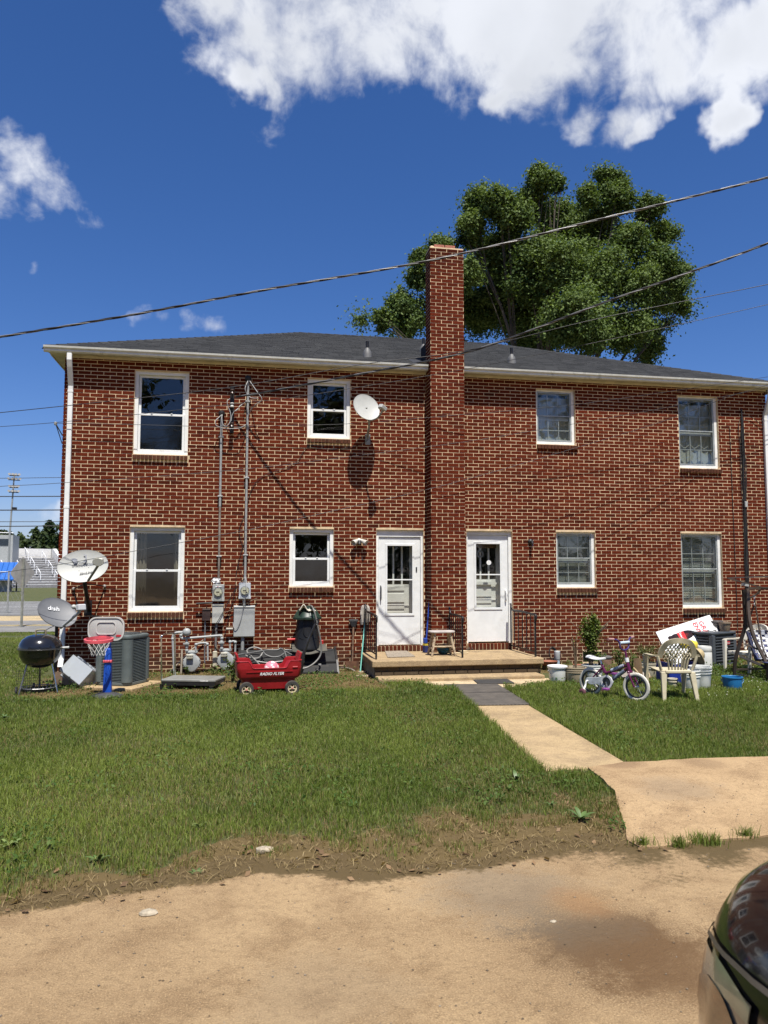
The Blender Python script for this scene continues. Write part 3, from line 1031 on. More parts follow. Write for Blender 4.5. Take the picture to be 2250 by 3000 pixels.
MB().box(VENT[0] + .01, VENT[1] - .01, .062, .07, VENT[2], VENT[3]).build('vent_backing', BLACK, fv)
m = MB()
for i in range(22):
 x = VENT[0] + .025 + i * .0168
 m.box(x, x + .006, .02, .05, VENT[2] + .02, VENT[3] - .02)
m.build('vent_grille', BLKMET, fv, stuff=True)
# ---------------------------------------------------------------- porch with step and three railings
PZ, PYF = .372, -1.55
pxl, pxr = W(1091, 1934, PYF).x, W(1594, 1931, PYF).x
porch = thing('porch', 'raised concrete porch slab on dark brick base below the two white doors', 'porch', (0, 0, 0))
CONCP = m_ground('porch_concrete', (.42, .31, .175), (.35, .255, .14), (.25, .18, .11), .5, 170., scale=2.0)
m = MB()
m.add([(pxl, PYF, PZ - .105), (pxr, PYF, PZ - .105), (pxr, -.07, PZ - .105), (pxl + .03, -.07, PZ - .105),
  (pxl, PYF, PZ), (pxr, PYF, PZ), (pxr, -.07, PZ + .006), (pxl + .03, -.07, PZ + .006)],
  [(0, 3, 2, 1), (4, 5, 6, 7), (0, 1, 5, 4), (1, 2, 6, 5), (2, 3, 7, 6), (3, 0, 4, 7)])
m.build('slab', CONCP, porch, bevel=.014, bseg=2)
MB().box(pxl + .07, pxr - .04, PYF + .075, -.08, -.05, PZ - .109).build('base', CONCF, porch)
x = pxl + .06
DKB = m_brick('porch_base_brick', (.05, .04, .028), (.11, .085, .055), (.17, .13, .085))
for r, (za, zb, yy) in enumerate(((.198, .262, .055), (.128, .192, .045))):
 x = pxl + .05 - (.1 if r else 0)
 while x < pxr - .06:
  m = MB()
  m.tint = rtint()
  a = max(x, pxl + .05)
  m.box(a, min(x + .205, pxr - .04), PYF + yy, PYF + .1, za, zb)
  if min(x + .205, pxr - .04) - a > .03:
   m.build('brick', DKB, porch, bevel=.005)
  x += .215
stp = MB()
sx0, sx1 = W(1110, 1990, -1.86).x, W(1597, 1983, -1.86).x
stp.box(sx0, sx1, -1.86, PYF + .12, -.03, .122).build('step', CONCP, porch, bevel=.02, bseg=2)
def railing(x, yb, yf, zb, zt_b, zt_f):
 m = MB()
 prof = curve([(x, yb, zt_b + .02), (x, yb - .05, zt_b - .06), (x, yb - .12, zt_b - .10), (x, (yb + yf) / 2, (zt_b + zt_f) / 2 - .045), (x, yf + .12, zt_f - .005), (x, yf - .02, zt_f - .01), (x, yf - .045, zt_f - .06), (x, yf - .03, zt_f - .11)], 5)
 m.tube(prof, .02, 8)
 r = m.build('railing', BLKMET, porch, smooth=50)
 MB().box(x - .014, x + .014, yf - .014, yf + .014, zb, zt_f - .01).build('post', BLKMET, r)
 MB().box(x - .012, x + .012, yb - .024, yb, zb, zt_b - .01).build('post', BLKMET, r)
 MB().box(x - .008, x + .008, yf + .02, yb - .03, zb + .075, zb + .095).build('bottom_rail', BLKMET, r)
 for i in range(1, 6):
  t = i / 6
  y = yb + (yf - yb) * t
  MB().box(x - .007, x + .007, y - .007, y + .007, zb + .095, zt_b - .09 + (zt_f - zt_b + .065) * t).build('baluster', BLKMET, r)
railing(2.275, -.10, -1.30, PZ + .004, 1.24, 1.115)
railing(3.80, -.46, -1.30, PZ + .004, 1.19, 1.09)
railing(5.12, -.10, -1.36, PZ + .004, 1.24, 1.12)
# GROUND, DRIVE, WALK, ROAD
_tab = np.random.default_rng(5).random((256, 256))
def vnoise(x, y):
 xi, yi = np.floor(x).astype(int), np.floor(y).astype(int)
 fx, fy = x - xi, y - yi
 fx, fy = fx * fx * (3 - 2 * fx), fy * fy * (3 - 2 * fy)
 g = lambda a, b: _tab[a % 256, b % 256]
 return (g(xi, yi) * (1 - fx) + g(xi + 1, yi) * fx) * (1 - fy) + (g(xi, yi + 1) * (1 - fx) + g(xi + 1, yi + 1) * fx) * fy
def fbm(x, y, s, o=4):
 v, a, t = 0, 1.0, 0
 for k in range(o):
  v = v + a * vnoise(x * s * 2 ** k + 17.3 * k, y * s * 2 ** k + 5.1 * k)
  t += a
  a *= .55
 return v / t
EDGE = np.array([(-60, -11.6), (-12, -10.9), (-4, -10.15), (-2.2, -9.9), (-1.26, -9.70), (-.56, -9.50), (-.2, -9.42), (.09, -9.30), (.5, -9.36), (1.09, -9.52), (1.7, -9.42), (2.25, -9.34), (2.8, -9.30), (3.7, -9.24), (8, -9.1), (60, -9.0)])
def edge_y(x):
 return np.interp(x, EDGE[:, 0], EDGE[:, 1])
def walk_l(y): return 3.145 + (y + 3.9) * .1035
def walk_r(y): return 3.935 + (y + 3.9) * .082
SLAB = [tuple(G(a * S59, b * S59, .055))[:2] for a, b in ((1272, 1657), (1300, 1682), (1328, 1706), (1343, 1752), (1357, 1800), (1380, 1816), (1420, 1814), (1500, 1804), (1580, 1797), (1659, 1790))]
SLAB += [(5.0, -9.12), (9.5, -8.9), (9.5, -6.9)] + [tuple(G(a * S59, b * S59, .055))[:2] for a, b in ((1659, 1634), (1500, 1638), (1420, 1643), (1348, 1646))]
SLAB_N = np.array(SLAB)
PAD = [(2.50, -1.80), (5.45, -1.80), (5.42, -2.02), (4.75, -2.42), (4.30, -2.72), (3.22, -2.72), (2.98, -2.36)]
PAD_N = np.array(PAD)
def in_poly(x, y, P):
 c = np.zeros(np.shape(x), bool)
 n = len(P)
 for i in range(n):
  x0, y0 = P[i]
  x1, y1 = P[(i + 1) % n]
  if y0 == y1:
   continue
  c ^= ((y0 > y) != (y1 > y)) & (x < (x1 - x0) * (y - y0) / (y1 - y0) + x0)
 return c
def on_walk(x, y, m=0.0):
 return (y < -1.8) & (y > -7.55) & (x > walk_l(y) - m) & (x < walk_r(y) + m)
def hump(x, y):
 """gentle lie of the land, without the dirt spill"""
 z = .055 * sstep(-4.6, -2.0, y) - .10 * sstep(2, 14, y)
 return z + (fbm(x, y, .7, 3) - .5) * .05 * sstep(-9.4, -8, y) * sstep(13, 10, y)
def bare(x, y):
 """0 lawn .. 1 bare soil"""
 n = fbm(x, y, 1.9, 4) - .5
 d = y - edge_y(x)
 wdt = .24 + .62 * sstep(.2, 1.4, x) * sstep(3.6, 2.6, x) - .06 * sstep(-.5, -2, x)
 b = sstep(wdt + .40, wdt * .2 - .1, d + n * 1.9)
 left = (x < 2.3).astype(float)
 b2 = sstep(-2.75, -2.2, y + n * .9) * left * (y < .5) * sstep(-3.6, -2.8, x)
 b3 = sstep(-1.5, -.9, y + n * .8) * (1 - left) * (y < .5) * .9
 path = .3 * sstep(.64, .80, fbm(x, y, .9, 3) + .12) * (y < -4)
 return np.clip(np.maximum.reduce([b, b2, b3, path]), 0, 1)
def gz(x, y):
 x, y = np.asarray(x, float), np.asarray(y, float)
 d = y - edge_y(x)
 z = hump(x, y)
 spill = sstep(-.35, .30, d + (fbm(x, y, 2.6, 4) - .5) * .55)
 z = z - .10 + .115 * spill + (fbm(x, y, 9, 3) - .5) * .022
 ws = on_walk(x, y, -.02) | in_poly(x, y, PAD_N) | in_poly(x, y, SLAB_N)
 return np.where(ws, np.minimum(z, -.05), z)
xs = np.unique(np.concatenate([np.linspace(-700, -60, 12), np.linspace(-60, -7, 30), np.arange(-7, 8.5, .062), np.linspace(8.5, 60, 30), np.linspace(60, 700, 12)]))
ys = np.unique(np.concatenate([np.linspace(-500, -30, 12), np.linspace(-30, -11.3, 14), np.arange(-11.3, .4, .062), np.linspace(.4, 30, 40), np.linspace(30, 140, 30), np.linspace(140, 900, 12)]))
XX, YY = np.meshgrid(xs, ys)
ZZ = gz(XX, YY)
BB = bare(XX, YY)
verts = np.stack([XX.ravel(), YY.ravel(), ZZ.ravel()], 1)
nx, ny = len(xs), len(ys)
ii, jj = np.meshgrid(np.arange(nx - 1), np.arange(ny - 1))
q = (jj * nx + ii).ravel()
faces = np.stack([q, q + 1, q + nx + 1, q + nx], 1)
EARTH = m_ground('lawn_earth', (.060, .075, .024), (.075, .085, .03), (.11, .10, .045), .8, 220., attr='bare', ac=(.128, .090, .038))
gme = np_mesh('ground', verts, faces, EARTH, {'bare': (BB.ravel(), 'POINT', 'FLOAT')}, smooth=True)
tag(link('ground', gme), kind='structure')
DSTAIN = [tuple(G(1330 * S59, 2040 * S59))[:2] + (.60, .85, (.115, .066, .031)), tuple(G(1440 * S59, 2090 * S59))[:2] + (.50, .7, (.15, .085, .038)),
   tuple(G(1100 * S59, 1930 * S59))[:2] + (.6, .55, (.19, .155, .11)), tuple(G(1230 * S59, 1990 * S59))[:2] + (.4, .4, (.15, .115, .075)), tuple(G(700 * S59, 2150 * S59))[:2] + (.5, .3, (.25, .19, .12)),
   tuple(G(1250 * S59, 1950 * S59))[:2] + (.28, .5, (.32, .17, .07))]
DRIVE = m_ground('worn_driveway', (.45, .315, .170), (.355, .243, .13), (.26, .170, .088), 1.0, 150., spots=DSTAIN, attr='bare', ac=(.118, .082, .036))
SLABM = m_ground('driveway_slab', (.41, .285, .155), (.345, .235, .125), (.25, .165, .088), .6, 150., spots=[(3.6, -8.3, .45, .45, (.22, .17, .115)), (4.6, -7.5, .35, .4, (.44, .31, .17)), (3.5, -7.45, .3, .6, (.17, .105, .06)), (4.3, -7.6, .25, .5, (.19, .125, .07)), (4.9, -8.6, .5, .35, (.24, .17, .10))])
ex = np.concatenate([[-60, -30], np.arange(-9, 11, .08), [30, 60]])
eo = np.array([.6, .35, .2, .1, 0, -.08, -.16, -.25, -.35, -.5, -.7, -1.0, -1.5, -2.5, -6, -50.])
EX, EO_ = np.meshgrid(ex, eo)
EY = edge_y(EX) + EO_
dirt = sstep(-.75, .15, EO_ + (fbm(EX, EY, 1.2, 4) - .5) * 1.5) * (.35 + .65 * sstep(.2, 1.2, EX)) + .55 * sstep(-.2, .05, EO_ + (fbm(EX, EY, 3, 3) - .5) * .4)
nx_, ny_ = len(ex), len(eo)
ii, jj = np.meshgrid(np.arange(nx_ - 1), np.arange(ny_ - 1))
q = (jj * nx_ + ii).ravel()
dme = np_mesh('driveway', np.stack([EX.ravel(), EY.ravel(), np.zeros(EX.size)], 1), np.stack([q + nx_, q + nx_ + 1, q + 1, q], 1), DRIVE, {'bare': (np.clip(dirt, 0, 1).ravel(), 'POINT', 'FLOAT')})
tag(link('driveway', dme), kind='structure')
dense = []
for i in range(len(SLAB)):
 a, b = Vector((*SLAB[i], 0)), Vector((*SLAB[(i + 1) % len(SLAB)], 0))
 n = max(int((b - a).length / .12), 1)
 for k in range(n):
  p = a + (b - a) * k / n
  dense.append((p.x + random.uniform(-.012, .012), p.y + random.uniform(-.012, .012)))
m = MB().prism(dense, -.12, .055)
m.v = [(x, y, z if z < 0 else .012 + .043 * float(sstep(-9.2, -8.0, np.array(y)))) for x, y, z in m.v]
tag(m.build('apron_slab', SLABM), kind='structure')
walk = tag(MB().add([(walk_l(-1.85) + .02, -1.85, -.1), (walk_r(-1.85) - .02, -1.85, -.1), (walk_r(-7.5) - .02, -7.5, -.1), (walk_l(-7.5) + .02, -7.5, -.1),
      (walk_l(-1.85) + .02, -1.85, .004), (walk_r(-1.85) - .02, -1.85, .004), (walk_r(-7.5) - .02, -7.5, .004), (walk_l(-7.5) + .02, -7.5, .004)],
     [(0, 3, 2, 1)[::-1], (4, 7, 6, 5), (0, 1, 5, 4), (1, 2, 6, 5), (2, 3, 7, 6), (3, 0, 4, 7)]).build('walkway', CONCF), kind='structure')
yy = [-2.724, -3.55, -4.42, -5.22, -6.08, -6.88, -7.50]
for i in range(len(yy) - 1):
 a, b = yy[i] - .004, yy[i + 1] + .004
 z = .026 + .03 * float(sstep(-4.5, -2.4, np.array(a))) + random.uniform(0, .004)
 z2 = .026 + .03 * float(sstep(-4.5, -2.4, np.array(b)))
 MB().add([(walk_l(a), a, -.05), (walk_r(a), a, -.05), (walk_r(b), b, -.05), (walk_l(b), b, -.05), (walk_l(a), a, z), (walk_r(a), a, z), (walk_r(b), b, z2), (walk_l(b), b, z2)],
    [(0, 1, 2, 3), (7, 6, 5, 4), (4, 5, 1, 0), (5, 6, 2, 1), (6, 7, 3, 2), (7, 4, 0, 3)]).build('slab', CONC, walk, bevel=.008)
PADM = m_ground('pale_pad', (.56, .44, .28), (.50, .38, .23), (.36, .27, .17), .7, 120.)
MB().prism(PAD, -.08, .060).build('landing_slab', PADM, walk, bevel=.008)
# ---- street beyond the house on the left
ASPH = m_ground('road_asphalt', (.22, .215, .205), (.19, .185, .175), (.15, .145, .135), .3, 60., scale=.3)
LOT = m_ground('parking_asphalt', (.20, .20, .195), (.165, .165, .16), (.12, .118, .112), .3, 60., scale=.25)
SAND = m_ground('dusty_verge', (.46, .35, .20), (.40, .31, .18), (.24, .20, .11), .3, 60., scale=.5)
def strip(name, mat, y0, y1, z, x0=-160, x1=160):
 return tag(MB().add([(x0, y0, z), (x1, y0, z), (x1, y1, z), (x0, y1, z)], [(0, 1, 2, 3)]).build(name, mat), kind='structure')
zr = -.06
yroad0 = G(60 * 1.0, 1840).y
strip('sidewalk', PADM, 9.0, 9.9, zr + .03)
strip('road', ASPH, 11.6, 17.8, zr + .06)
strip('verge', SAND, 17.8, 21.6, zr + .05)
strip('parking_lot', LOT, 21.6, 40.0, zr + .055)
YEL = pm('yellow_marking', (.50, .36, .09), .7, var=.2)
WMK = pm('white_marking', (.62, .62, .60), .7, var=.2)
strip('centre_line', YEL, 14.55, 14.70, zr + .065)
strip('centre_line', YEL, 14.95, 15.10, zr + .065)
for k in range(9):
 x = -26 + k * 2.8
 tag(MB().add([(x, 25.0, zr + .060), (x + .14, 25.0, zr + .060), (x - 1.0, 30.5, zr + .060), (x - 1.14, 30.5, zr + .060)], [(0, 1, 2, 3)]).build('bay_line', WMK), kind='structure')
strip('bay_line', WMK, 30.8, 30.96, zr + .064, -60, 10)
# GRASS
def blades(name, X, Y, Z, H, Wd, colr, lean=.5):
 n = len(X)
 a = rng.random(n) * 2 * np.pi
 dx, dy = np.cos(a), np.sin(a)
 b = rng.random(n) * 2 * np.pi
 l = (np.abs(rng.normal(.0, lean, n)) + .12) * H
 lx, ly = np.cos(b) * l, np.sin(b) * l
 P = np.zeros((n, 5, 3), np.float32)
 w = Wd * .5
 P[:, 0] = np.stack([X - dx * w, Y - dy * w, Z - .01], 1)
 P[:, 1] = np.stack([X + dx * w, Y + dy * w, Z - .01], 1)
 P[:, 2] = np.stack([X + dx * w * .8 + lx * .35, Y + dy * w * .8 + ly * .35, Z + H * .55], 1)
 P[:, 3] = np.stack([X - dx * w * .8 + lx * .35, Y - dy * w * .8 + ly * .35, Z + H * .55], 1)
 P[:, 4] = np.stack([X + lx, Y + ly, Z + H * np.sqrt(np.clip(1 - (l / H) ** 2 * .5, .15, 1))], 1)
 base = np.arange(n) * 5
 q1 = np.stack([base, base + 1, base + 2], 1)
 q2 = np.stack([base, base + 2, base + 3], 1)
 q3 = np.stack([base + 3, base + 2, base + 4], 1)
 F = np.concatenate([q1, q2, q3])
 C = np.ones((n, 5, 4), np.float32)
 C[:, :, :3] = colr[:, None, :]
 return np_mesh(name, P.reshape(-1, 3), F, LEAFM, {'col': (C.reshape(-1, 4), 'POINT', 'FLOAT_COLOR')})
LEAFM = m_leaf('grass_blade', trans=.36, rough=.55, spec=.2)
def gcol(n, X, Y, dry):
 f = np.clip(fbm(X, Y, 1.1, 4) * .9 + fbm(X + 40, Y, .38, 3) * 1.0 - .42 + rng.normal(0, .22, n), 0, 1)[:, None]
 c = np.array((.082, .128, .019)) * (1 - f) + np.array((.225, .275, .055)) * f
 k = rng.random(n)
 c = np.where((k < .10)[:, None], np.array((.24, .275, .10)), c)
 dd = (rng.random(n) < dry)[:, None]
 s = rng.random(n)[:, None]
 return np.where(dd, np.array((.30, .225, .10)) * (1 - s) + np.array((.19, .155, .06)) * s, c)
def scatter(x0, x1, y0, y1, dens):
 n = int((x1 - x0) * (y1 - y0) * dens)
 return rng.uniform(x0, x1, n), rng.uniform(y0, y1, n)
allX, allY = [], []
for (x0, x1, y0, y1, dn) in ((-3.6, 4.0, -10.2, -8.0, 6800), (-4.6, 3.2, -8.0, -6.0, 6000), (-5.4, 3.3, -6.0, -4.0, 4800), (-6.0, 3.5, -4.0, -1.2, 3000),
        (-7.5, 2.5, -1.2, 0.0, 1500), (3.2, 6.6, -7.5, -5.5, 5600), (3.4, 8.2, -5.5, -3.5, 4400), (3.6, 9.8, -3.5, -.9, 3000), (5.4, 10.6, -.9, -.1, 1300),
        (-11, -3.4, 0, 4.5, 900), (-12, -4.2, 4.5, 9.0, 600), (-14, -5.5, 9.9, 11.7, 600), (6.5, 11, -9.3, -8.9, 300)):
 X, Y = scatter(x0, x1, y0, y1, dn)
 b = bare(X, Y)
 d = Y - edge_y(X)
 cl = fbm(X, Y, 5.5, 3)
 keep = rng.random(len(X)) < np.clip(1.02 - b * 1.12, .0, 1)
 tuft = (cl > .55) & (rng.random(len(X)) < .75 * sstep(-.02, .25, d)) & (Y < -6)
 weedy = (rng.random(len(X)) < .22) & (Y > -2.9) & (Y < 0)
 keep |= tuft | weedy
 keep &= (d > -.04 + .1 * rng.random(len(X))) & ~in_poly(X, Y, SLAB_N) & ~in_poly(X, Y, PAD_N) & ~on_walk(X, Y, .0)
 keep &= ~((Y > -1.9) & (X > 2.1) & (X < 5.4) & (Y < .1)) & ~((X > HX0 - .02) & (X < HX1) & (Y > -.03) & (Y < 9.3))
 allX.append(X[keep]); allY.append(Y[keep])
X, Y = np.concatenate(allX), np.concatenate(allY)
n = len(X)
B_ = bare(X, Y)
far = np.clip((Y + 10) / 12, 0, 1.6)
Hh = (.028 + .034 * rng.random(n) + .035 * np.clip(fbm(X, Y, 3.2, 3) - .45, 0, 1)) * (1 - .35 * B_) * np.where((Y > -2.6) & (X < 2.5), .8, 1)
nearwalk = np.clip(1 - np.minimum(np.abs(X - walk_l(Y)), np.abs(X - walk_r(Y))) / .30, 0, 1) * (Y < -2.6) * (Y > -7.6)
Hh *= 1 + nearwalk * .75
Wd = (.0036 + .0026 * far) * (1 + .35 * rng.random(n))
Wd = np.where(Y > 0, .011, Wd)
dry = np.clip(.025 + .50 * B_ + .06 * sstep(.5, .7, fbm(X, Y, .8, 3)) + .12 * sstep(1.8, .2, Y - edge_y(X)), 0, .75)
gr = link('grass', blades('grass', X, Y, gz(X, Y) + .004, Hh, Wd, gcol(n, X, Y, dry)))
tag(gr, kind='stuff')
X, Y = scatter(-3.2, 3.4, -10.0, -7.6, 1000)
b = bare(X, Y)
keep = (rng.random(len(X)) < b * .9) & (Y - edge_y(X) > -.12) & ~in_poly(X, Y, SLAB_N)
X2, Y2 = scatter(-3.0, 2.2, -2.7, -.1, 420)
X, Y = np.concatenate([X[keep], X2]), np.concatenate([Y[keep], Y2])
n = len(X)
s = rng.random((n, 1))
col = np.array((.42, .32, .16)) * (1 - s) + np.array((.18, .125, .062)) * s
th = link('dry_thatch', blades('dry_thatch', X, Y, np.maximum(gz(X, Y), 0) + .008, .012 + .012 * rng.random(n), .004 + .003 * rng.random(n), col, lean=4.0))
tag(th, kind='stuff')
X, Y = scatter(-3.5, 5.5, -11.6, -7.9, 130)
keep = (~on_walk(X, Y)) & (Y - edge_y(X) < .9)
X, Y = X[keep], Y[keep]
gzs = np.where(in_poly(X, Y, SLAB_N), .055, np.maximum(gz(X, Y), 0))
n = len(X)
sz = .002 + .007 * rng.random(n) ** 4
oct_v = np.array([(1, 0, 0), (0, 1, 0), (-1, 0, 0), (0, -1, 0), (0, 0, .7), (0, 0, -.5)], float)
oct_f = np.array([(0, 1, 4), (1, 2, 4), (2, 3, 4), (3, 0, 4), (1, 0, 5), (2, 1, 5), (3, 2, 5), (0, 3, 5)])
V = oct_v[None] * sz[:, None, None] * rng.uniform(.6, 1.3, (n, 6, 1)) + np.stack([X, Y, gzs + sz * .2], 1)[:, None]
Fc = (oct_f[None] + (np.arange(n) * 6)[:, None, None]).reshape(-1, 3)
GRIT = m_brick('grit', (.16, .12, .08), (.34, .26, .17), (.62, .56, .46))
tag(link('grit', np_mesh('grit', V.reshape(-1, 3), Fc, GRIT, {'tint': (np.repeat(np.clip(rng.normal(.45, .3, n), 0, 1), 8), 'FACE', 'FLOAT')})), kind='stuff')
def leaf_patch(X, Y, Z, S, col, tilt=.6):
 n = len(X)
 a = rng.random(n) * 2 * np.pi
 u = np.stack([np.cos(a), np.sin(a), rng.normal(0, tilt, n)], 1)
 u /= np.linalg.norm(u, axis=1)[:, None]
 v = np.cross(u, np.stack([rng.normal(0, .4, n), rng.normal(0, .4, n), np.ones(n)], 1))
 v /= np.linalg.norm(v, axis=1)[:, None]
 c = np.stack([X, Y, Z], 1)
 P = np.stack([c - u * S[:, None], c + v * S[:, None] * .55, c + u * S[:, None], c - v * S[:, None] * .55], 1)
 F = (np.arange(n) * 4)[:, None] + np.arange(4)[None]
 C = np.ones((n, 4, 4), np.float32)
 C[:, :, :3] = col[:, None, :]
 return P.reshape(-1, 3), F, C.reshape(-1, 4)
def leafcol(n, a=(.045, .095, .018), b=(.11, .165, .035)):
 s = rng.random((n, 1))
 return np.array(a) * (1 - s) + np.array(b) * s
X, Y = scatter(-3.0, 11, -3.2, -.1, 900)
cl = fbm(X, Y, 1.6, 3)
keep = (cl + .12 * (X > 5.5) > .56) & ~on_walk(X, Y) & ~in_poly(X, Y, PAD_N) & ~((Y > -1.9) & (X > 2.1) & (X < 5.4)) & (Y + .4 * cl > -2.9)
X2, Y2 = scatter(-2.6, 3.0, -9.9, -8.0, 900)
k2 = (fbm(X2, Y2, 2.2, 3) > .62) & (Y2 - edge_y(X2) > .02) & ~in_poly(X2, Y2, SLAB_N)
X3, Y3 = scatter(-5.5, 8.5, -9.2, -2.4, 330)
k3 = (fbm(X3 + 9, Y3, 1.5, 4) + .25 * vnoise(X3 * 7, Y3 * 7) > .70) & (Y3 - edge_y(X3) > .1) & ~on_walk(X3, Y3, .02) & ~in_poly(X3, Y3, SLAB_N) & ~in_poly(X3, Y3, PAD_N)
X, Y = np.concatenate([X[keep], X2[k2], X3[k3]]), np.concatenate([Y[keep], Y2[k2], Y3[k3]])
P, F, C = leaf_patch(X, Y, gz(X, Y) + .015 + .07 * rng.random(len(X)) ** 1.5 * np.where(Y > -2.6, 1.2, .9), .010 + .014 * rng.random(len(X)), leafcol(len(X)))
tag(link('ground_cover', np_mesh('ground_cover', P, F, LEAFM, {'col': (C, 'POINT', 'FLOAT_COLOR')})), kind='stuff')
X, Y = scatter(6.0, 10.5, -4.2, -1.0, 55)
X2, Y2 = scatter(-10, -3.4, -1.5, 4.0, 6)
X, Y = np.concatenate([X, X2]), np.concatenate([Y, Y2])
P, F, C = leaf_patch(X, Y, gz(X, Y) + .05 + .03 * rng.random(len(X)), .008 + .006 * rng.random(len(X)), leafcol(len(X), (.5, .5, .42), (.7, .68, .6)))
tag(link('clover_flowers', np_mesh('clover_flowers', P, F, LEAFM, {'col': (C, 'POINT', 'FLOAT_COLOR')})), kind='stuff')
X, Y = scatter(-3.0, 3.3, -10.1, -8.0, 26)
keep = (Y - edge_y(X) > -.25) & (bare(X, Y) > .3) & ~in_poly(X, Y, SLAB_N)
X, Y = X[keep], Y[keep]
X2, Y2 = scatter(-3.0, 10.5, -2.2, -.1, 14)
X, Y = np.concatenate([X, X2]), np.concatenate([Y, Y2])
P, F, C = leaf_patch(X, Y, np.maximum(gz(X, Y), 0) + .014, .014 + .022 * rng.random(len(X)), leafcol(len(X), (.11, .065, .035), (.34, .22, .12)), .35)
tag(link('dead_leaves', np_mesh('dead_leaves', P, F, LEAFM, {'col': (C, 'POINT', 'FLOAT_COLOR')})), kind='stuff')
def rosette(x, y, s, nl, label, group, hue=0):
 z = float(gz(x, y))
 s *= .5
 t = thing('weed', label, 'weed', (x, y, z), random.random() * 6, group)
 for i in range(nl):
  a = 2 * math.pi * i / nl + random.uniform(-.3, .3)
  up = random.uniform(.5, 1.7)
  L = s * random.uniform(.7, 1.2)
  def lf(u, v, a=a, L=L, up=up):
   w = L * .17 * math.sin(math.pi * min(max(v, .03), .985) ** .8) * (u - .5) * 2
   r = L * v
   return (math.cos(a) * r - math.sin(a) * w, math.sin(a) * r + math.cos(a) * w, .01 + L * up * v * (1 - .55 * v) + .12 * abs(w))
  MB().grid(lf, 2, 5).build('leaf', WEEDM if not hue else WEEDM2, t, smooth=60)
 return t
WEEDM = pm('weed_leaf', (.075, .125, .030), .5, var=.25)
WEEDM2 = pm('pale_weed_leaf', (.15, .20, .055), .5, var=.2)
for (px, py, s, nl, lab, hue) in ((430, 1795, .14, 5, 'pale upright weed in the lawn, standing alone left of centre', 1), (212, 1865, .15, 6, 'broad leaved weed low at the lawn edge, nearest the lower left', 0),
         (425, 1880, .12, 7, 'dusty green weed rosette at the dirt edge left of the white stone', 0), (20, 1835, .17, 7, 'broad leaved weed cut off by the left side of the view', 1),
         (1115, 1690, .17, 7, 'tall weed clump by the near end of the walkway', 0), (1255, 1775, .20, 8, 'weed with jagged leaves on the bare soil beside the apron slab', 0),
         (1190, 1745, .12, 5, 'small weed on the bare soil left of the jagged leaved one', 0), (905, 1895, .09, 9, 'bluish grass like weed on the dirt strip near the drive', 0),
         (10, 1555, .16, 9, 'dark weed clump at the far left of the lawn', 0), (245, 1940, .10, 7, 'wilted weed tuft at the driveway edge', 1)):
 p = G(px * S59, py * S59, .015)
 rosette(p.x, p.y, s, nl, lab, 'weeds in the lawn', hue)
STONE = pm('pale_stone', (.34, .29, .21), .85, var=.25, scale=30, bump=.5)
def stone(px, py, r, label):
 p = G(px * S59, py * S59, .015)
 m = MB().ball((0, 0, 0), r, 9, 6, (1, .6, .38))
 m.v = [(x * random.uniform(.85, 1.12), y * random.uniform(.85, 1.12), z * random.uniform(.8, 1.1)) for x, y, z in m.v[:]]
 o = m.build('stone', STONE, None, smooth=25, loc=(p.x, p.y, max(float(gz(p.x, p.y)), 0) + r * .1))
 tag(o, label, 'stone', 'stones by the drive')
stone(320, 1969, .055, 'pale chipped stone on the driveway by the left lawn edge')
stone(572, 1838, .065, 'pale flat stone half sunk at the lawn edge')
stone(1195, 1985, .02, 'small dark pebble out on the open driveway')
for (px, py) in ((1388, 1822), (1465, 1822), (1512, 1815), (1540, 1818), (1612, 1803)):
 p = G(px * S59, py * S59, .02)
 n = 150
 r = np.abs(rng.normal(0, .035, n)); a = rng.random(n) * 6.3
 X, Y = p.x + np.cos(a) * r * 1.4, p.y + np.sin(a) * r
 o = link('grass_tuft', blades('grass_tuft', X, Y, np.full(n, .005), .035 + .06 * rng.random(n), np.full(n, .0045), gcol(n, X, Y, np.full(n, .12)), lean=.6))
 tag(o, kind='stuff')
# TREES
LEAFT = m_leaf('tree_leaf', trans=.3, rough=.6, spec=.15)
BARK = pm('bark', (.075, .062, .05), .9, var=.35, scale=3, bump=.6, bscale=25)
def foliage(name, parent, clumps, leaf, lo, hi, aspect=.5):
 """clumps: (centre, radius, leaves, shade)"""
 Ps, Cs = [], []
 for (c, r, n, sh) in clumps:
  n = int(n)
  d = rng.normal(0, 1, (n, 3))
  d /= np.linalg.norm(d, axis=1)[:, None]
  rr = r * np.minimum(np.abs(rng.normal(0, .55, n)), 1.5)
  pos = np.array(c)[None] + d * rr[:, None] * np.array((1, 1, .82))[None]
  nrm = d * .6 + rng.normal(0, .55, (n, 3)) + np.array((0, 0, .45))
  nrm /= np.linalg.norm(nrm, axis=1)[:, None]
  a = np.cross(nrm, rng.normal(0, 1, (n, 3)))
  a /= np.linalg.norm(a, axis=1)[:, None]
  b = np.cross(nrm, a)
  s = leaf * rng.uniform(.6, 1.25, n)[:, None]
  Ps.append(np.stack([pos - a * s, pos + b * s * aspect, pos + a * s, pos - b * s * aspect], 1))
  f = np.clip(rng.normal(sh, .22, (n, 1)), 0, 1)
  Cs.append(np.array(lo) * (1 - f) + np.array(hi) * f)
 P = np.concatenate(Ps)
 col = np.concatenate(Cs)
 n = len(P)
 C = np.ones((n, 4, 4), np.float32)
 C[:, :, :3] = col[:, None, :]
 F = np.arange(n * 4).reshape(-1, 4)
 return link(name, np_mesh(name, P.reshape(-1, 3), F, LEAFT, {'col': (C.reshape(-1, 4), 'POINT', 'FLOAT_COLOR')}), parent)
TY = 19.0
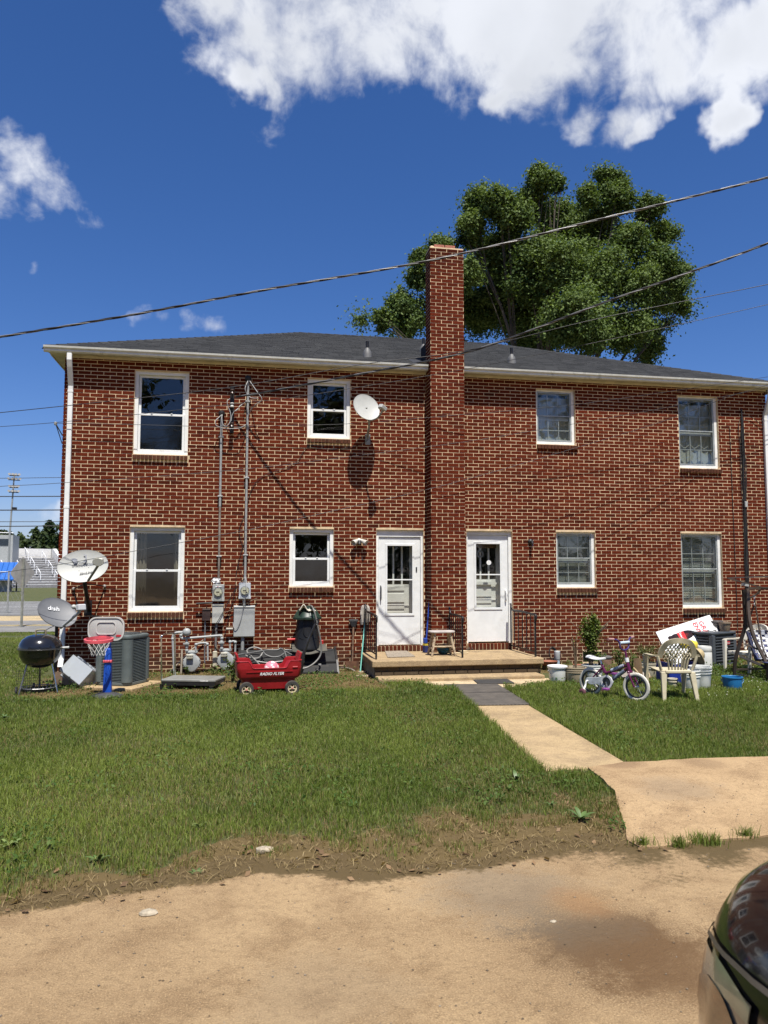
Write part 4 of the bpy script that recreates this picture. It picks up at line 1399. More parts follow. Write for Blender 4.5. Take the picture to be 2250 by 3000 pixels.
LOBES = [(1165, 392, 45), (1148, 440, 50), (1200, 395, 28), (1312, 392, 48), (1338, 430, 48), (1272, 425, 36), (1405, 448, 42), (1432, 500, 42), (1418, 555, 40),
   (1035, 440, 46), (1075, 432, 46), (1105, 470, 60), (1020, 500, 50), (955, 540, 46), (1200, 480, 66), (1290, 490, 70), (1365, 520, 58),
   (1450, 585, 36), (1478, 585, 26), (1080, 560, 80), (1180, 580, 92), (1280, 590, 92), (1380, 620, 66), (1440, 650, 48), (1470, 660, 26), (905, 560, 30), (908, 600, 36),
   (865, 655, 40), (828, 690, 30), (880, 700, 38), (960, 640, 60), (1050, 660, 84), (1150, 690, 92), (1255, 690, 92), (1350, 715, 66), (1405, 735, 42), (1398, 762, 22), (990, 590, 60)]
oak = thing('oak_tree', 'tall broad green oak rising behind the grey shingle roof and chimney', 'tree', tuple(W(1170 * S59, 1224 * S59, TY).xy) + (0,))
ox, oy = oak.location.x, oak.location.y
clumps, ends = [], []
for (px, py, r) in LOBES:
 deep = r / 92.0
 yc = TY + random.uniform(-3.4, 3.0) * (0.35 + .65 * deep)
 c = W(px * S59, py * S59, yc)
 R_ = r * S59 * (c.y - CAM[1]) / F_PX
 ends.append((c, R_))
 k = int(12 + r * .46)
 for i in range(k):
  d = Vector(rng.normal(0, 1, 3)).normalized()
  cc_ = c + d * R_ * random.uniform(.25, .80)
  rr = R_ * random.uniform(.30, .52)
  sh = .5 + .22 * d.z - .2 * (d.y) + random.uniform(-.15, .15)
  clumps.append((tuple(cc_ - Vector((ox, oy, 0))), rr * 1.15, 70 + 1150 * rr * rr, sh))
for _ in range(430):
 i, j = random.randrange(len(ends)), random.randrange(len(ends))
 if (ends[i][0] - ends[j][0]).length < 4.6 and max(ends[i][0].z, ends[j][0].z) < 16.6:
  c = ends[i][0] + (ends[j][0] - ends[i][0]) * random.uniform(.25, .75) + Vector(rng.normal(0, .5, 3))
  clumps.append((tuple(c - Vector((ox, oy, 0))), random.uniform(.55, 1.15), 640, random.uniform(.2, .65)))
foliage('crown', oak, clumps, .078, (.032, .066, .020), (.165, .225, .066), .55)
trunk = MB()
trunk.tube([(0, 0, -.2), (.05, 0, 1.2), (.1, .1, 3.6), (0, .1, 6.2)], [.62, .5, .44, .38], 12)
for (c, R_) in ends[::2]:
 l = c - Vector((ox, oy, 0))
 base = Vector((random.uniform(-.1, .1), .1, random.uniform(4.2, 8.5)))
 mid = base + (l - base) * .45 + Vector((random.uniform(-.5, .5), random.uniform(-.5, .5), random.uniform(.2, 1.0)))
 th0 = .07 + .09 * min(R_ / 1.8, 1)
 pts = curve([base, mid, base + (l - base) * .97], 7)
 trunk.tube(pts, [th0 * (1 - .85 * i / (len(pts) - 1)) for i in range(len(pts))], 7)
 for _ in range(5):
  s = pts[random.randint(4, len(pts) - 2)]
  e = l + Vector(rng.normal(0, 1, 3)).normalized() * R_ * .6
  trunk.tube([s, (s + e) / 2 + Vector((0, 0, .1)), e], [th0 * .28, th0 * .18, .012], 5)
trunk.build('trunk', BARK, oak, smooth=60)
def far_tree(name, label, px, y, top_py, wpx, conifer, cat='tree', group=None, n=4200, dark=1.0, leaf=None):
 b = W(px, 1681, y)
 z1 = W(px, top_py, y).z
 wd = wpx * (y - CAM[1]) / F_PX / 2
 t = thing(name, label, cat, (b.x, y, -.2), 0, group)
 cl = []
 if conifer:
  for i in range(46):
   u = (i + random.random()) / 46
   r = wd * (1 - u) ** .75 * random.uniform(.5, 1.0)
   a = random.random() * 6.28
   cl.append(((math.cos(a) * r * .72, math.sin(a) * r * .72, z1 * (.10 + .86 * u)), wd * (.16 + .26 * (1 - u)), n / 46, .35 + random.uniform(-.25, .3)))
 else:
  for i in range(42):
   d = Vector(rng.normal(0, 1, 3)).normalized()
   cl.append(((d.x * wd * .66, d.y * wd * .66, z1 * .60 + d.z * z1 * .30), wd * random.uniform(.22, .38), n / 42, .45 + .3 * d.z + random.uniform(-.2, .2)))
 foliage('crown', t, cl, leaf or max(.16, (y + 14) * .0034), tuple(v * dark for v in (.022, .042, .018)), tuple(v * dark for v in (.068, .092, .034)), .5)
 MB().tube([(0, 0, 0), (0, 0, z1 * .5), (.1, 0, z1 * .9)], [z1 * .025, z1 * .018, z1 * .004], 7).build('trunk', BARK, t, smooth=60)
 return t
far_tree('pine_tree', 'tallest dark pine behind the bleachers, nearest the brick corner', 140, 128, 1522, 125, True, group='trees behind the stadium')
far_tree('pine_tree', 'dark pine left of the tallest one behind the bleachers', 100, 132, 1545, 110, True, group='trees behind the stadium')
far_tree('broadleaf_tree', 'rounded mid green tree behind the bleacher wall under the light pole', 58, 118, 1556, 110, False, group='trees behind the stadium')
far_tree('broadleaf_tree', 'small dark round tree on the skyline left of the light pole', 34, 150, 1541, 75, False, group='trees behind the stadium', dark=.75)
far_tree('broadleaf_tree', 'tree peeping out right beside the house corner above the pines', 190, 115, 1505, 70, False, group='trees behind the stadium')
far_tree('broadleaf_tree', 'dark tree cut off by the left side of the view behind the stadium', -6, 140, 1536, 60, False, group='trees behind the stadium', dark=.8)
far_tree('broadleaf_tree', 'small far tree top just over the right end of the roof', 2120, 52, 1064, 150, False, n=3500)
cl = []
for i in range(330):
 x = rng.uniform(-75, 85)
 cl.append(((x, -58 + rng.uniform(-4, 4), rng.uniform(2.0, 25 + 4 * math.sin(x * .21))), rng.uniform(2.2, 3.6), 520, rng.uniform(.2, .8)))
tag(foliage('woodland', None, cl, .3, (.02, .042, .014), (.07, .10, .03), .6), kind='stuff')
# STADIUM AND STREET FURNITURE, FAR LEFT
CONCW = pm('white_concrete', (.62, .61, .58), .8, var=.1)
SEAT = pm('bleacher_aluminium', (.60, .60, .60), .5, .1, var=.3, scale=1.5)
STEPC = pm('bleacher_tier_grey', (.20, .20, .205), .8, var=.2)  # darker grey of the tiers beneath the benches
st = thing('stadium_bleachers', 'grey stadium bleachers with white rails and sloping white end wall', 'bleachers', (W(196, 1700, 92).x - 3.3, 92, -.1), rad(-64))
NR, RISE, RUN = 13, .33, .92
m = MB()
for i in range(NR):
 m.box(-(i + 1) * RUN, -i * RUN, -44, 4, 0 if i == 0 else (i - .999) * RISE, (i + 1) * RISE - .15, '')
m.build('tiers', STEPC, st, stuff=True)
for i in range(NR):
 MB().box(-i * RUN - .62, -i * RUN - .2, -43.6, 3.8, (i + 1) * RISE + .12, (i + 1) * RISE + .2).build('bench', SEAT, st)
HR = pm('white_rail', (.78, .78, .76), .4)
for a in range(24):
 y = 2.5 - a * 2.0
 for seg in range(3):
  i0 = seg * 4.2 + .6 + (a % 2) * 1.6
  i1 = i0 + 2.6
  m = MB()
  m.tube([(-i0 * RUN, y, (i0 + 1) * RISE), (-i0 * RUN, y, (i0 + 1) * RISE + .95), (-i1 * RUN, y, (i1 + 1) * RISE + .95), (-i1 * RUN, y, (i1 + 1) * RISE)], .05, 5)
  m.build('handrail', HR, st)
m = MB()
n_ = NR
m.add([(.6, 4.05, 0), (-n_ * RUN, 4.05, 0), (-n_ * RUN, 4.05, n_ * RISE + 1.2), (-n_ * RUN + 1, 4.05, n_ * RISE + 1.2), (.6, 4.05, .9),
  (.6, 4.5, 0), (-n_ * RUN, 4.5, 0), (-n_ * RUN, 4.5, n_ * RISE + 1.2), (-n_ * RUN + 1, 4.5, n_ * RISE + 1.2), (.6, 4.5, .9)],
  [(0, 1, 2, 3, 4), (9, 8, 7, 6, 5), (0, 4, 9, 5), (4, 3, 8, 9), (3, 2, 7, 8), (2, 1, 6, 7), (1, 0, 5, 6)])
m.build('end_wall', CONCW, st)
MB().box(-n_ * RUN - .4, -n_ * RUN - .02, -44, 4, 0, n_ * RISE + 1.2).build('back_wall', CONCW, st)
p = W(32, 1681, 97)
press = thing('press_box', 'small grey press box with a dark window on top of the bleachers', 'press box', (W(-12, 1681, 98).x, 98, -.1))
MB().box(-2.2, 2.4, -1.5, 1.5, 0, W(20, 1569, 98).z + .1).build('cabin', GREY, press)
MB().box(-1.6, 1.9, -1.56, -1.504, W(20, 1597, 98).z, W(20, 1578, 98).z).build('window', pm('dark_glass', (.03, .04, .05), .1), press)
MB().tube([(-2.2, -1.4, W(20, 1560, 98).z), (2.4, -1.4, W(20, 1560, 98).z)], .05, 5).build('roof_rail', HR, press)
lp = thing('stadium_light_pole', 'tall thin steel pole with banks of stadium floodlights on top', 'light pole', (W(24, 1681, 88).x, 88, -.2), rad(15))
zt = W(24, 1388, 88).z + .2
MB().tube([(0, 0, 0), (0, 0, zt * .5), (.25, 0, zt)], [.15, .12, .085], 10).build('pole', GALV, lp, smooth=50)
for (dz, w_) in ((-.2, .55), (-.75, .65), (-1.7, .5), (-2.3, .55)):
 m = MB()
 m.box(.25 - w_, .25 + w_, -.08, .08, zt + dz - .06, zt + dz + .06)
 b = m.build('crossarm', BLKMET, lp)
 for k in range(4):
  MB().push(T3(.25 - w_ + w_ * 2 / 3 * k, -.25, zt + dz + .06) @ RX(rad(60))).lathe([(.06, -.06), (.17, .14), (.15, .14)], 10).pop().build('floodlight', BLACK, b)
MB().box(.1, .7, -.3, .1, zt - 4.6, zt - 4.2).build('siren_box', BLKMET, lp)
BLUE = pm('blue_metal_roof', (.02, .12, .42), .4, .2, var=.1)
sh = thing('blue_roof_shelter', 'small open shelter with ribbed blue metal roof in front of the bleachers', 'shelter', (W(15, 1725, 70).x, 70, -.15), rad(8))
zt, ze = W(40, 1643, 70).z, W(10, 1692, 70).z
rf = MB().add([(-6, -2.2, ze), (1.0, -2.2, ze), (1.7, 0, zt), (-6, 0, zt), (-6, 2.2, ze), (1.0, 2.2, ze), (-6, -2.2, ze - .12), (1.0, -2.2, ze - .12), (-6, 2.2, ze - .12), (1.0, 2.2, ze - .12)],
    [(0, 1, 2, 3), (3, 2, 5, 4), (6, 8, 9, 7), (0, 6, 7, 1), (4, 5, 9, 8)]).build('roof', BLUE, sh)
for k in range(14):
 x = -5.8 + k * .5
 MB().tube([(x, -2.2, ze + .02), (x + .1, -.02, zt + .02)], .035, 4).build('roof_rib', BLUE, rf)
MB().add([(1.0, -2.1, ze - .12), (1.55, 0, zt - .1), (1.0, 2.1, ze - .12)], [(0, 1, 2)]).build('gable', pm('grey_siding', (.28, .30, .31), .7), sh, solid=.05)
for (x, y) in ((.8, -2.0), (.8, 2.0), (-1.6, -2.0), (-5.6, -2.0), (-5.6, 2.0)):
 MB().box(x - .07, x + .07, y - .07, y + .07, 0, ze - .1).build('post', BLKMET, sh)
MB().box(-5.0, .4, .3, .5, 0, 1.25).build('panel', CONCW, sh)
zs1, zs0 = W(68, 1632, 14.0).z, W(68, 1726, 14.0).z
sg = thing('road_sign', 'diamond road sign seen from its bare grey back on a galvanised post', 'road sign', (W(69, 1681, 14).x, 14.0, -.12), rad(62))
m = MB()
hd = (zs1 - zs0) / 2 + .03
zc = (zs1 + zs0) / 2 + .12
m.push(T3(0, .04, zc) @ RX(math.pi / 2) @ RZ(math.pi / 4))
q_ = hd / math.sqrt(2)
m.prism([(-q_ + .05, -q_), (q_ - .05, -q_), (q_, -q_ + .05), (q_, q_ - .05), (q_ - .05, q_), (-q_ + .05, q_), (-q_, q_ - .05), (-q_, -q_ + .05)], -.003, .003)
m.pop().build('sign_board', pm('sign_back', (.40, .385, .35), .6, .2, var=.15), sg)
MB().box(-.035, .035, -.02, .032, 0, zs1 + .05).build('post', pm('weathered_post', (.30, .30, .25), .6, .3, var=.3), sg)
fence = thing('chain_link_fence', 'chain link fence with thin galvanised posts along the parking lot', 'fence', (W(26, 1681, 24).x, 24, -.06), 0)
ztp = W(26, 1672, 24).z + .06
for k in range(5):
 MB().tube([(-k * 3.0, 0, 0), (-k * 3.0, 0, ztp)], .04, 6).build('post', GALV, fence)
MB().tube([(-12, 0, ztp - .12), (0, 0, ztp - .05)], .022, 5).build('top_rail', GALV, fence)
m = MB()
for k in range(56):
 x = -12 + k * .22
 m.tube([(x, 0, .05), (x + .9, 0, ztp - .12)], .0045, 3, caps=False)
 m.tube([(x + .9, .01, .05), (x, .01, ztp - .12)], .0045, 3, caps=False)
m.build('mesh_wire', GALV, fence, stuff=True)
# THINGS FIXED TO THE WALL
def basis(n, roll=0.0):
 z = Vector(n).normalized()
 x = Vector((0, 0, 1)).cross(z).normalized()
 y = z.cross(x)
 m = Matrix(((x.x, y.x, z.x, 0), (x.y, y.y, z.y, 0), (x.z, y.z, z.z, 0), (0, 0, 0, 1)))
 return m @ RZ(roll)
def dish_face(name, root, c, n, rx, ry, depth, mat, roll=0.0, back=None):
 B = T3(*c) @ basis(n, roll)
 vs, fs = [], []
 R_, K = 8, 36
 for i in range(R_ + 1):
  t = i / R_
  for k in range(K):
   a = 2 * math.pi * k / K
   vs.append((rx * t * math.cos(a), ry * t * math.sin(a), depth * (t * t - 1)))
 for i in range(R_):
  for k in range(K):
   k2 = (k + 1) % K
   fs.append((i * K + k, i * K + k2, (i + 1) * K + k2, (i + 1) * K + k))
 b = len(vs)
 for (s, d) in ((1.025, .004), (1.03, -.008), (.97, -.014)):
  for k in range(K):
   a = 2 * math.pi * k / K
   vs.append((rx * s * math.cos(a), ry * s * math.sin(a), d))
 for j, (p, q_) in enumerate(((R_ * K, b), (b, b + K), (b + K, b + 2 * K))):
  for k in range(K):
   k2 = (k + 1) % K
   fs.append((p + k, p + k2, q_ + k2, q_ + k))
 vs2 = []
 c0 = len(vs)
 for i in range(R_ - 1, -1, -1):
  t = i / R_
  for k in range(K):
   a = 2 * math.pi * k / K
   vs.append((rx * t * .97 * math.cos(a), ry * t * .97 * math.sin(a), depth * (t * t - 1) - .012))
 prev = b + 2 * K
 for i in range(R_):
  cur = c0 + i * K
  for k in range(K):
   k2 = (k + 1) % K
   fs.append((prev + k, prev + k2, cur + k2, cur + k))
  prev = cur
 m = MB()
 m.push(B).add(vs, fs).pop()
 o = m.build(name, mat, root, smooth=50)
 return o, B
def dish_label(par, B, body, size, x, y, depth, rx, ry, mat, nm='lettering', shear=0.0, rot=0.0, bold=0.0012, space=1.0):
 me = text_mesh(body, size, .0004, bold, shear, space)
 rr = (x / rx) ** 2 + (y / ry) ** 2
 z = depth * (rr - 1) + .014
 o = link(nm, me, par, mw=B @ T3(x, y, z) @ RZ(rot))
 me.materials.append(mat)
 return o
DISHW = pm('dish_white', (.40, .405, .375), .5, var=.06, dirt=(.42, .42, .37), dscale=5, damt=(.58, .9))
DISHG = pm('dish_grey', (.105, .11, .118), .5, var=.08, dirt=(.16, .16, .15), dscale=6, damt=(.6, .95))
ARMG = pm('arm_grey', (.28, .28, .26), .5, .3, var=.15)
INK = pm('dark_print', (.055, .055, .06), .6)
INKW = pm('white_print', (.62, .63, .63), .6)
Z1 = lambda x, y, Y: W(x / 2.765, 1500 + y / 2.765, Y)
t = thing('satellite_dish', 'round white satellite dish on the upper wall beside the small window', 'satellite dish', (2.33, 0, 4.39))
off = Vector((2.33, 0, 4.39))
c = Vector((2.235, -.44, 4.925)) - off
n = Vector((.30, -.88, .36))
d_, B = dish_face('reflector', t, c, n, .262, .272, .045, DISHW)
foot = Vector((0, 0, 0))
MB().box(-.05, .05, -.012, -.001, -.10, .10).build('wall_plate', ARMG, t, bevel=.003)
MB().tube(curve([foot + Vector((0, -.01, .03)), foot + Vector((-.005, -.10, .12)), Vector((-.02, -.28, .26)), c + Vector((.03, .10, -.10)), c + Vector((.0, .05, -.0))], 5), .022, 10).build('mast', ARMG, t, smooth=50)
MB().tube([Vector((-.05, -.02, -.06)), Vector((-.02, -.2, .2))], .009, 6).build('strut', ARMG, t)
lnb = Vector((2.474, -.80, 4.845)) - off
MB().tube(curve([c + Vector((.07, -.02, -.26)), c + Vector((.17, -.2, -.24)), lnb + Vector((0, .03, -.06)), lnb], 5), .016, 8).build('feed_arm', ARMG, t, smooth=50)
b_ = MB().push(T3(*lnb) @ basis(c - lnb) @ RZ(.4)).box(-.075, .075, -.038, .038, -.05, .05).pop().build('receiver', pm('receiver_grey', (.42, .43, .41), .5, var=.06), t, bevel=.012)
MB().push(T3(*lnb) @ basis(c - lnb) @ RZ(.4)).lathe([(.03, .05), (.034, .085), (0, .09)], 14).pop().build('feed_horn', DISHW, b_, smooth=40)
cw = Z1(672, 437, -.62)
t = thing('satellite_dish', 'wide oval white satellite dish with grey lettering above the black mast at the house corner', 'satellite dish', tuple(Z1(712, 780, 0.0)))
off = Vector(t.location)
c = cw - off
n = Vector((.10, -.93, .36))
d_, B = dish_face('reflector', t, c, n, .395, .285, .05, DISHW, roll=rad(8))
dish_label(d_, B, 'DIRECTV', .058, -.05, .035, .05, .395, .285, INK, space=1.12)
dish_label(d_, B, 'SlimLine', .062, .03, -.125, .05, .395, .285, INK, 'lettering', .35, .06)
lg = pm('logo_grey', (.20, .21, .23), .6)
mm = MB().push(B @ T3(-.085, .115, .0005 - .012))
arc = [(-.085, .045), (-.03, .045), (.005, .02), (.01, -.01), (-.015, -.045), (-.06, -.05), (-.055, -.02), (-.07, .0)]
mm.prism(arc, 0, .002).pop().build('logo', lg, d_)
mm = MB().push(B @ T3(.0, .125, .0005 - .008))
mm.prism([(-.02, -.06), (.05, -.055), (.075, .0), (.075, .075), (.03, .085), (.025, .07), (.055, .055), (.045, -.005), (.01, -.04)], 0, .002).pop().build('logo', lg, d_)
for (x, y) in ((-.07, -.06), (.085, -.02), (.03, -.20)):
 mm = MB().push(B @ T3(x, y, .05 * ((x / .395) ** 2 + (y / .285) ** 2 - 1) + .001)).lathe([(.009, 0), (.006, .006), (0, .007)], 8).pop().build('bolt', GALV, d_)
lnb = Z1(795, 405, -1.12) - off
low = c + (B.to_3x3() @ Vector((.06, -.275, 0)))
MB().tube([low, lnb + Vector((.0, .03, -.05))], .021, 8).build('feed_arm', pm('arm_olive', (.20, .20, .17), .5, .2, var=.15), t, smooth=50)
mm = MB().push(T3(*lnb) @ basis(Vector((-.1, -.85, -.2))) @ RZ(.12))
mm.prism([(-.085, .03), (-.06, .07), (.03, .075), (.085, .045), (.08, -.04), (.03, -.07), (-.04, -.065), (-.05, -.04), (-.085, -.035)], -.04, .03).pop().build('receiver', pm('receiver_beige', (.46, .455, .39), .5, var=.06), t, bevel=.01)
back = c + Vector((-.01, .07, -.06))
MB().tube(curve([back, Z1(690, 600, -.50) - off, Z1(705, 690, -.36) - off, Z1(722, 770, -.10) - off, Vector((.02, -.01, -.03))], 5), .034, 10).build('mast', BLKMET, t, smooth=50)
MB().box(-.06, .07, -.02, -.002, -.12, .14).build('wall_plate', BLKMET, t)
for (x, y) in ((597, 622), (848, 600)):
 e = Z1(x, y, -.02) - off
 s_ = MB().tube([Z1(695, 580, -.42) - off, e], .011, 6).build('strut', BLKMET, t)
 MB().ball(e + Vector((0, -.012, 0)), .03, 8, 6).build('strut_foot', pm('corroded_foot', (.30, .28, .25), .8, var=.5, scale=30), s_)
MB().tube(curve([Z1(597, 630, -.02) - off, Z1(612, 700, -.02) - off, Z1(622, 750, -.03) - off, Z1(650, 800, -.05) - off], 4), .006, 5).build('cable', BLACK, t)
pb = G(443 / 2.765, 1500 + 1412 / 2.765, .04)
Yd = pb.y
t = thing('satellite_dish', 'dark grey satellite dish with white lettering on a black pole over the kettle grill', 'satellite dish', (pb.x, pb.y, -.02))
off = Vector(t.location)
c = Z1(466, 812, Yd - .18) - off
n = Vector((.36, -.74, .56))
d_, B = dish_face('reflector', t, c, n, .30, .245, .04, DISHG, roll=rad(-38))
for (ch, dx) in (('d', -.075), ('s', .0), ('h', .052)):
 dish_label(d_, B @ RZ(rad(29)), ch, .105, -.045 + dx, .075, .04, .3, .245, INKW, bold=.001)
mm = MB().push(B @ RZ(rad(29)) @ T3(-.082, .075, -.018))
for (y, w_) in ((-.03, .017), (-.012, .013), (.006, .010)):
 MB().push(B @ RZ(rad(29)) @ T3(-.082, .075, -.018)).box(-.008, .010 - abs(y) * .1, y, y + .009, 0, .0015).pop().build('lettering', INKW, d_)
lnb = Z1(655, 775, Yd - .62) - off
low = Z1(492, 938, Yd - .22) - off
arm = MB()
arm.tube([low, (low + lnb) / 2 + Vector((0, 0, -.03)), lnb + Vector((-.02, .02, -.06)), lnb], [.022, .022, .024, .03], 8)
arm.build('feed_arm', pm('arm_light', (.40, .41, .41), .5, .1, var=.08), t, smooth=50)
MB().push(T3(*lnb) @ basis(c - lnb)).box(-.06, .07, -.045, .05, -.055, .03).pop().build('receiver', pm('receiver_light', (.50, .51, .51), .5, var=.05), t, bevel=.012)
for (x, y) in ((598, 768), (628, 775)):
 p = Z1(x, y, Yd - .55) - off
 MB().ball(p, .036, 12, 8).build('feed_horn', DISHW, t, smooth=60)
MB().tube([(0, 0, 0), (0, 0, (c.z) - .10), c + Vector((-.02, .06, -.08))], .026, 10).build('pole', BLKMET, t, smooth=50)
MB().tube(curve([c + Vector((-.02, .07, -.2)), (-.17, -.02, c.z - .30), (-.15, -.03, c.z - .38), (-.02, -.03, c.z - .37), (0, -.028, c.z - .5), (.005, -.03, .2)], 5), .0055, 5).build('cable', BLACK, t)
# ---- electric service
ZE5 = lambda x, y, Y=-.10: W(480 + x / 5.184, 1650 + y / 5.184, Y)
def meter(px0, px1, py0, py1, dpx, dpy, dr, label, boxm, taped):
 a, b = ZE5(px0, py1), ZE5(px1, py0)
 cx = (a.x + b.x) / 2
 t = thing('electric_meter', label, 'electric meter', (cx, 0, a.z), 0, 'electric meters')
 w_, h_ = (b.x - a.x) / 2, b.z - a.z
 MB().box(-w_, w_, -.115, -.006, 0, h_).build('socket_box', boxm, t, bevel=.006)
 MB().box(-w_ - .006, w_ + .006, -.12, -.115, h_ * .0, h_ * .17).build('cover_strip', boxm, t)
 d = ZE5(dpx, dpy, -.14) - Vector(t.location)
 r = dr * .0012
 dl = MB().push(T3(d.x, -.115, d.z) @ RX(math.pi / 2))
 dl.lathe([(r * 1.12, 0), (r * 1.12, .02), (r * 1.0, .03), (r * .98, .06), (r * .80, .085), (0, .09)], 24)
 dl.pop()
 ring = dl.build('dial_cover', m_glassdome, t, smooth=40)
 f = MB().push(T3(d.x, -.1465, d.z) @ RX(math.pi / 2)).lathe([(0, 0), (r * .9, 0), (r * .9, .002), (0, .002)], 24).pop().build('dial_face', pm('dial_cream', (.55, .54, .43), .5), t)
 MB().box(d.x - r * .45, d.x + r * .35, -.152, -.149, d.z - .005, d.z + .012).build('display', BLACK, f)
 MB().box(d.x - r * .35, d.x + r * .2, -.151, -.149, d.z - .032, d.z - .030).build('print_line', INK, f)
 MB().push(T3(d.x + r * .5, -.149, d.z - .03) @ RX(math.pi / 2)).lathe([(0, 0), (.012, 0), (.012, .003), (0, .003)], 10).pop().build('emblem', INK, f)
 if taped:
  MB().box(-.055, .055, -.121, -.118, h_ - .05, h_ - .03).build('label_strip', WHITE, t)
  MB().box(-.02, .0, -.123, -.1215, h_ - .046, h_ - .034).build('red_mark', pm('red_print', (.5, .05, .04), .6), t)
 return t
m_glassdome = m_glass('meter_dome', (.92, .93, .88))
meter(737, 918, 322, 575, 823, 440, 62, 'electric meter with pale round dial on the left conduit, white cloth stuffed above it', GREY, True)
meter(1140, 1320, 297, 538, 1230, 418, 62, 'electric meter with pale round dial on the right conduit above the big grey box', pm('pale_grey_paint', (.47, .50, .53), .45, var=.05), False)
def conduit(label, x, z0, z1, rust, zsplit):
 t = thing('service_mast', label, 'conduit', (x, 0, z0), 0, 'service masts')
 MB().tube([(0, -.06, zsplit - z0 if rust else 0), (0, -.06, z1 - z0)], .023, 10).build('conduit', GALV, t, smooth=50)
 if rust:
  MB().tube([(0, -.06, 0), (.0, -.06, zsplit - z0 - .005)], .021, 10).build('lower_conduit', pm('weathered_conduit', (.26, .22, .18), .6, .4, var=.3), t, smooth=50)
 hd = MB().push(T3(0, -.06, z1 - z0)).lathe([(.028, -.03), (.045, -.02), (.06, .03), (.052, .075), (.02, .095), (0, .095)], 14).pop()
 hd.build('weatherhead', BLKMET, t, smooth=45)
 for zz in np.linspace(.5, z1 - z0 - .4, 3):
  MB().box(-.045, .045, -.088, -.003, zz - .014, zz + .014).build('strap', GALV, t, bevel=.004)
 MB().lathe([(.036, 0), (.036, .03), (.03, .05), (.03, .08), (.024, .1)], 12, (0, -.06, -.0)).build('hub', GALV, t, smooth=40)
 return t
conduit('shorter grey conduit mast rising from the left electric meter', -.412, 1.645, 4.74, True, 3.05)
conduit('taller grey conduit mast rising from the right electric meter to the eave shade', .060, 1.670, 5.42, False, 3)
t = thing('insulator_rack', 'black vertical insulator rack fixed to the bricks between the two masts', 'insulator', (-.225, 0, 4.42))
MB().box(-.038, .038, -.06, -.004, 0, .88).build('backbar', BLKMET, t, bevel=.006)
for z in (.18, .55, .80):
 MB().tube([(0, -.06, z), (0, -.15, z), (0, -.15, z - .1), (0, -.06, z - .1)], .012, 6).build('bracket', BLKMET, t)
 MB().lathe([(.03, -.045), (.042, -.03), (.026, 0), (.042, .03), (.03, .045)], 12, (0, -.15, z - .05)).build('spool', pm('spool_brown', (.05, .03, .025), .3) if z != .55 else DISHW, t, smooth=40)
CABLE_B = pm('cable_black', (.014, .014, .014), .55)
CABLE_G = pm('cable_grey', (.30, .30, .29), .5)
def cable(name, label, pts, r, mat, cat='cable', group=None, n=5, k=6):
 P = curve(pts, n)
 o = Vector(P[0])
 ob = MB().tube([Vector(p) - o for p in P], r, k).build(name, mat, None, smooth=70, loc=o)
 return tag(ob, label, cat, group)
ZM = lambda x, y, Y: W(620 + x / 6.912, 1080 + y / 6.912, Y)
cable('service_tail', 'grey wire tail looping left from the short mast head', [ZM(210, 930, -.1), ZM(150, 985, -.16), ZM(85, 1050, -.2), ZM(85, 1140, -.2), ZM(180, 1190, -.2), ZM(300, 1215, -.2), ZM(520, 1210, -.2), ZM(600, 1190, -.18), ZM(700, 1130, -.1)], .007, CABLE_G)
cable('service_tail', 'grey wire tail running from the short mast head up to the rack', [ZM(215, 920, -.1), ZM(205, 1030, -.17), ZM(235, 1140, -.2), ZM(310, 1160, -.22), ZM(380, 1060, -.2), ZM(385, 910, -.18), ZM(330, 760, -.18), ZM(315, 660, -.18), ZM(370, 610, -.16)], .007, CABLE_G)
cable('service_tail', 'grey wire tail hooked from the rack to two white splices', [ZM(400, 1060, -.2), ZM(410, 960, -.2), ZM(455, 870, -.2), ZM(510, 835, -.22), ZM(590, 750, -.25), ZM(680, 680, -.25), ZM(730, 640, -.15)], .007, CABLE_G)
for (x, y) in ((515, 832), (588, 752)):
 p = ZM(x, y, -.225)
 o = MB().push(basis(Vector((.75, -.05, .65)))).tube([(0, 0, -.035), (0, 0, .035)], .014, 8).pop().build('splice', DISHW, None, loc=p)
 tag(o, 'white splice sleeve on the wire tail, ' + ('lower of the two' if y > 800 else 'upper of the two'), 'splice')
cable('service_tail', 'grey wire tail dropping right from the tall mast head in a long loop', [ZM(765, 240, -.1), ZM(840, 350, -.2), ZM(930, 480, -.3), ZM(1010, 590, -.32), ZM(1000, 660, -.3), ZM(900, 720, -.25), ZM(800, 830, -.15), ZM(745, 960, -.1)], .008, CABLE_G)
cable('service_tail', 'grey wire tail bowing left from the tall mast head', [ZM(740, 240, -.1), ZM(690, 350, -.2), ZM(680, 430, -.22), ZM(720, 520, -.2), ZM(800, 590, -.25), ZM(950, 600, -.3)], .008, CABLE_G)
WR = pm('cloth_white', (.72, .72, .70), .9, var=.08)
o = MB().ball((0, 0, 0), .06, 12, 9, (1.3, .55, .75))
o.v = [(x + random.uniform(-.022, .022), y + random.uniform(-.015, .015), z + random.uniform(-.02, .02)) for x, y, z in o.v]
p = ZE5(790, 270, -.08)
tag(o.build('rag', WR, None, smooth=30, loc=p), 'crumpled white rag stuffed behind the left conduit above its meter', 'rag')
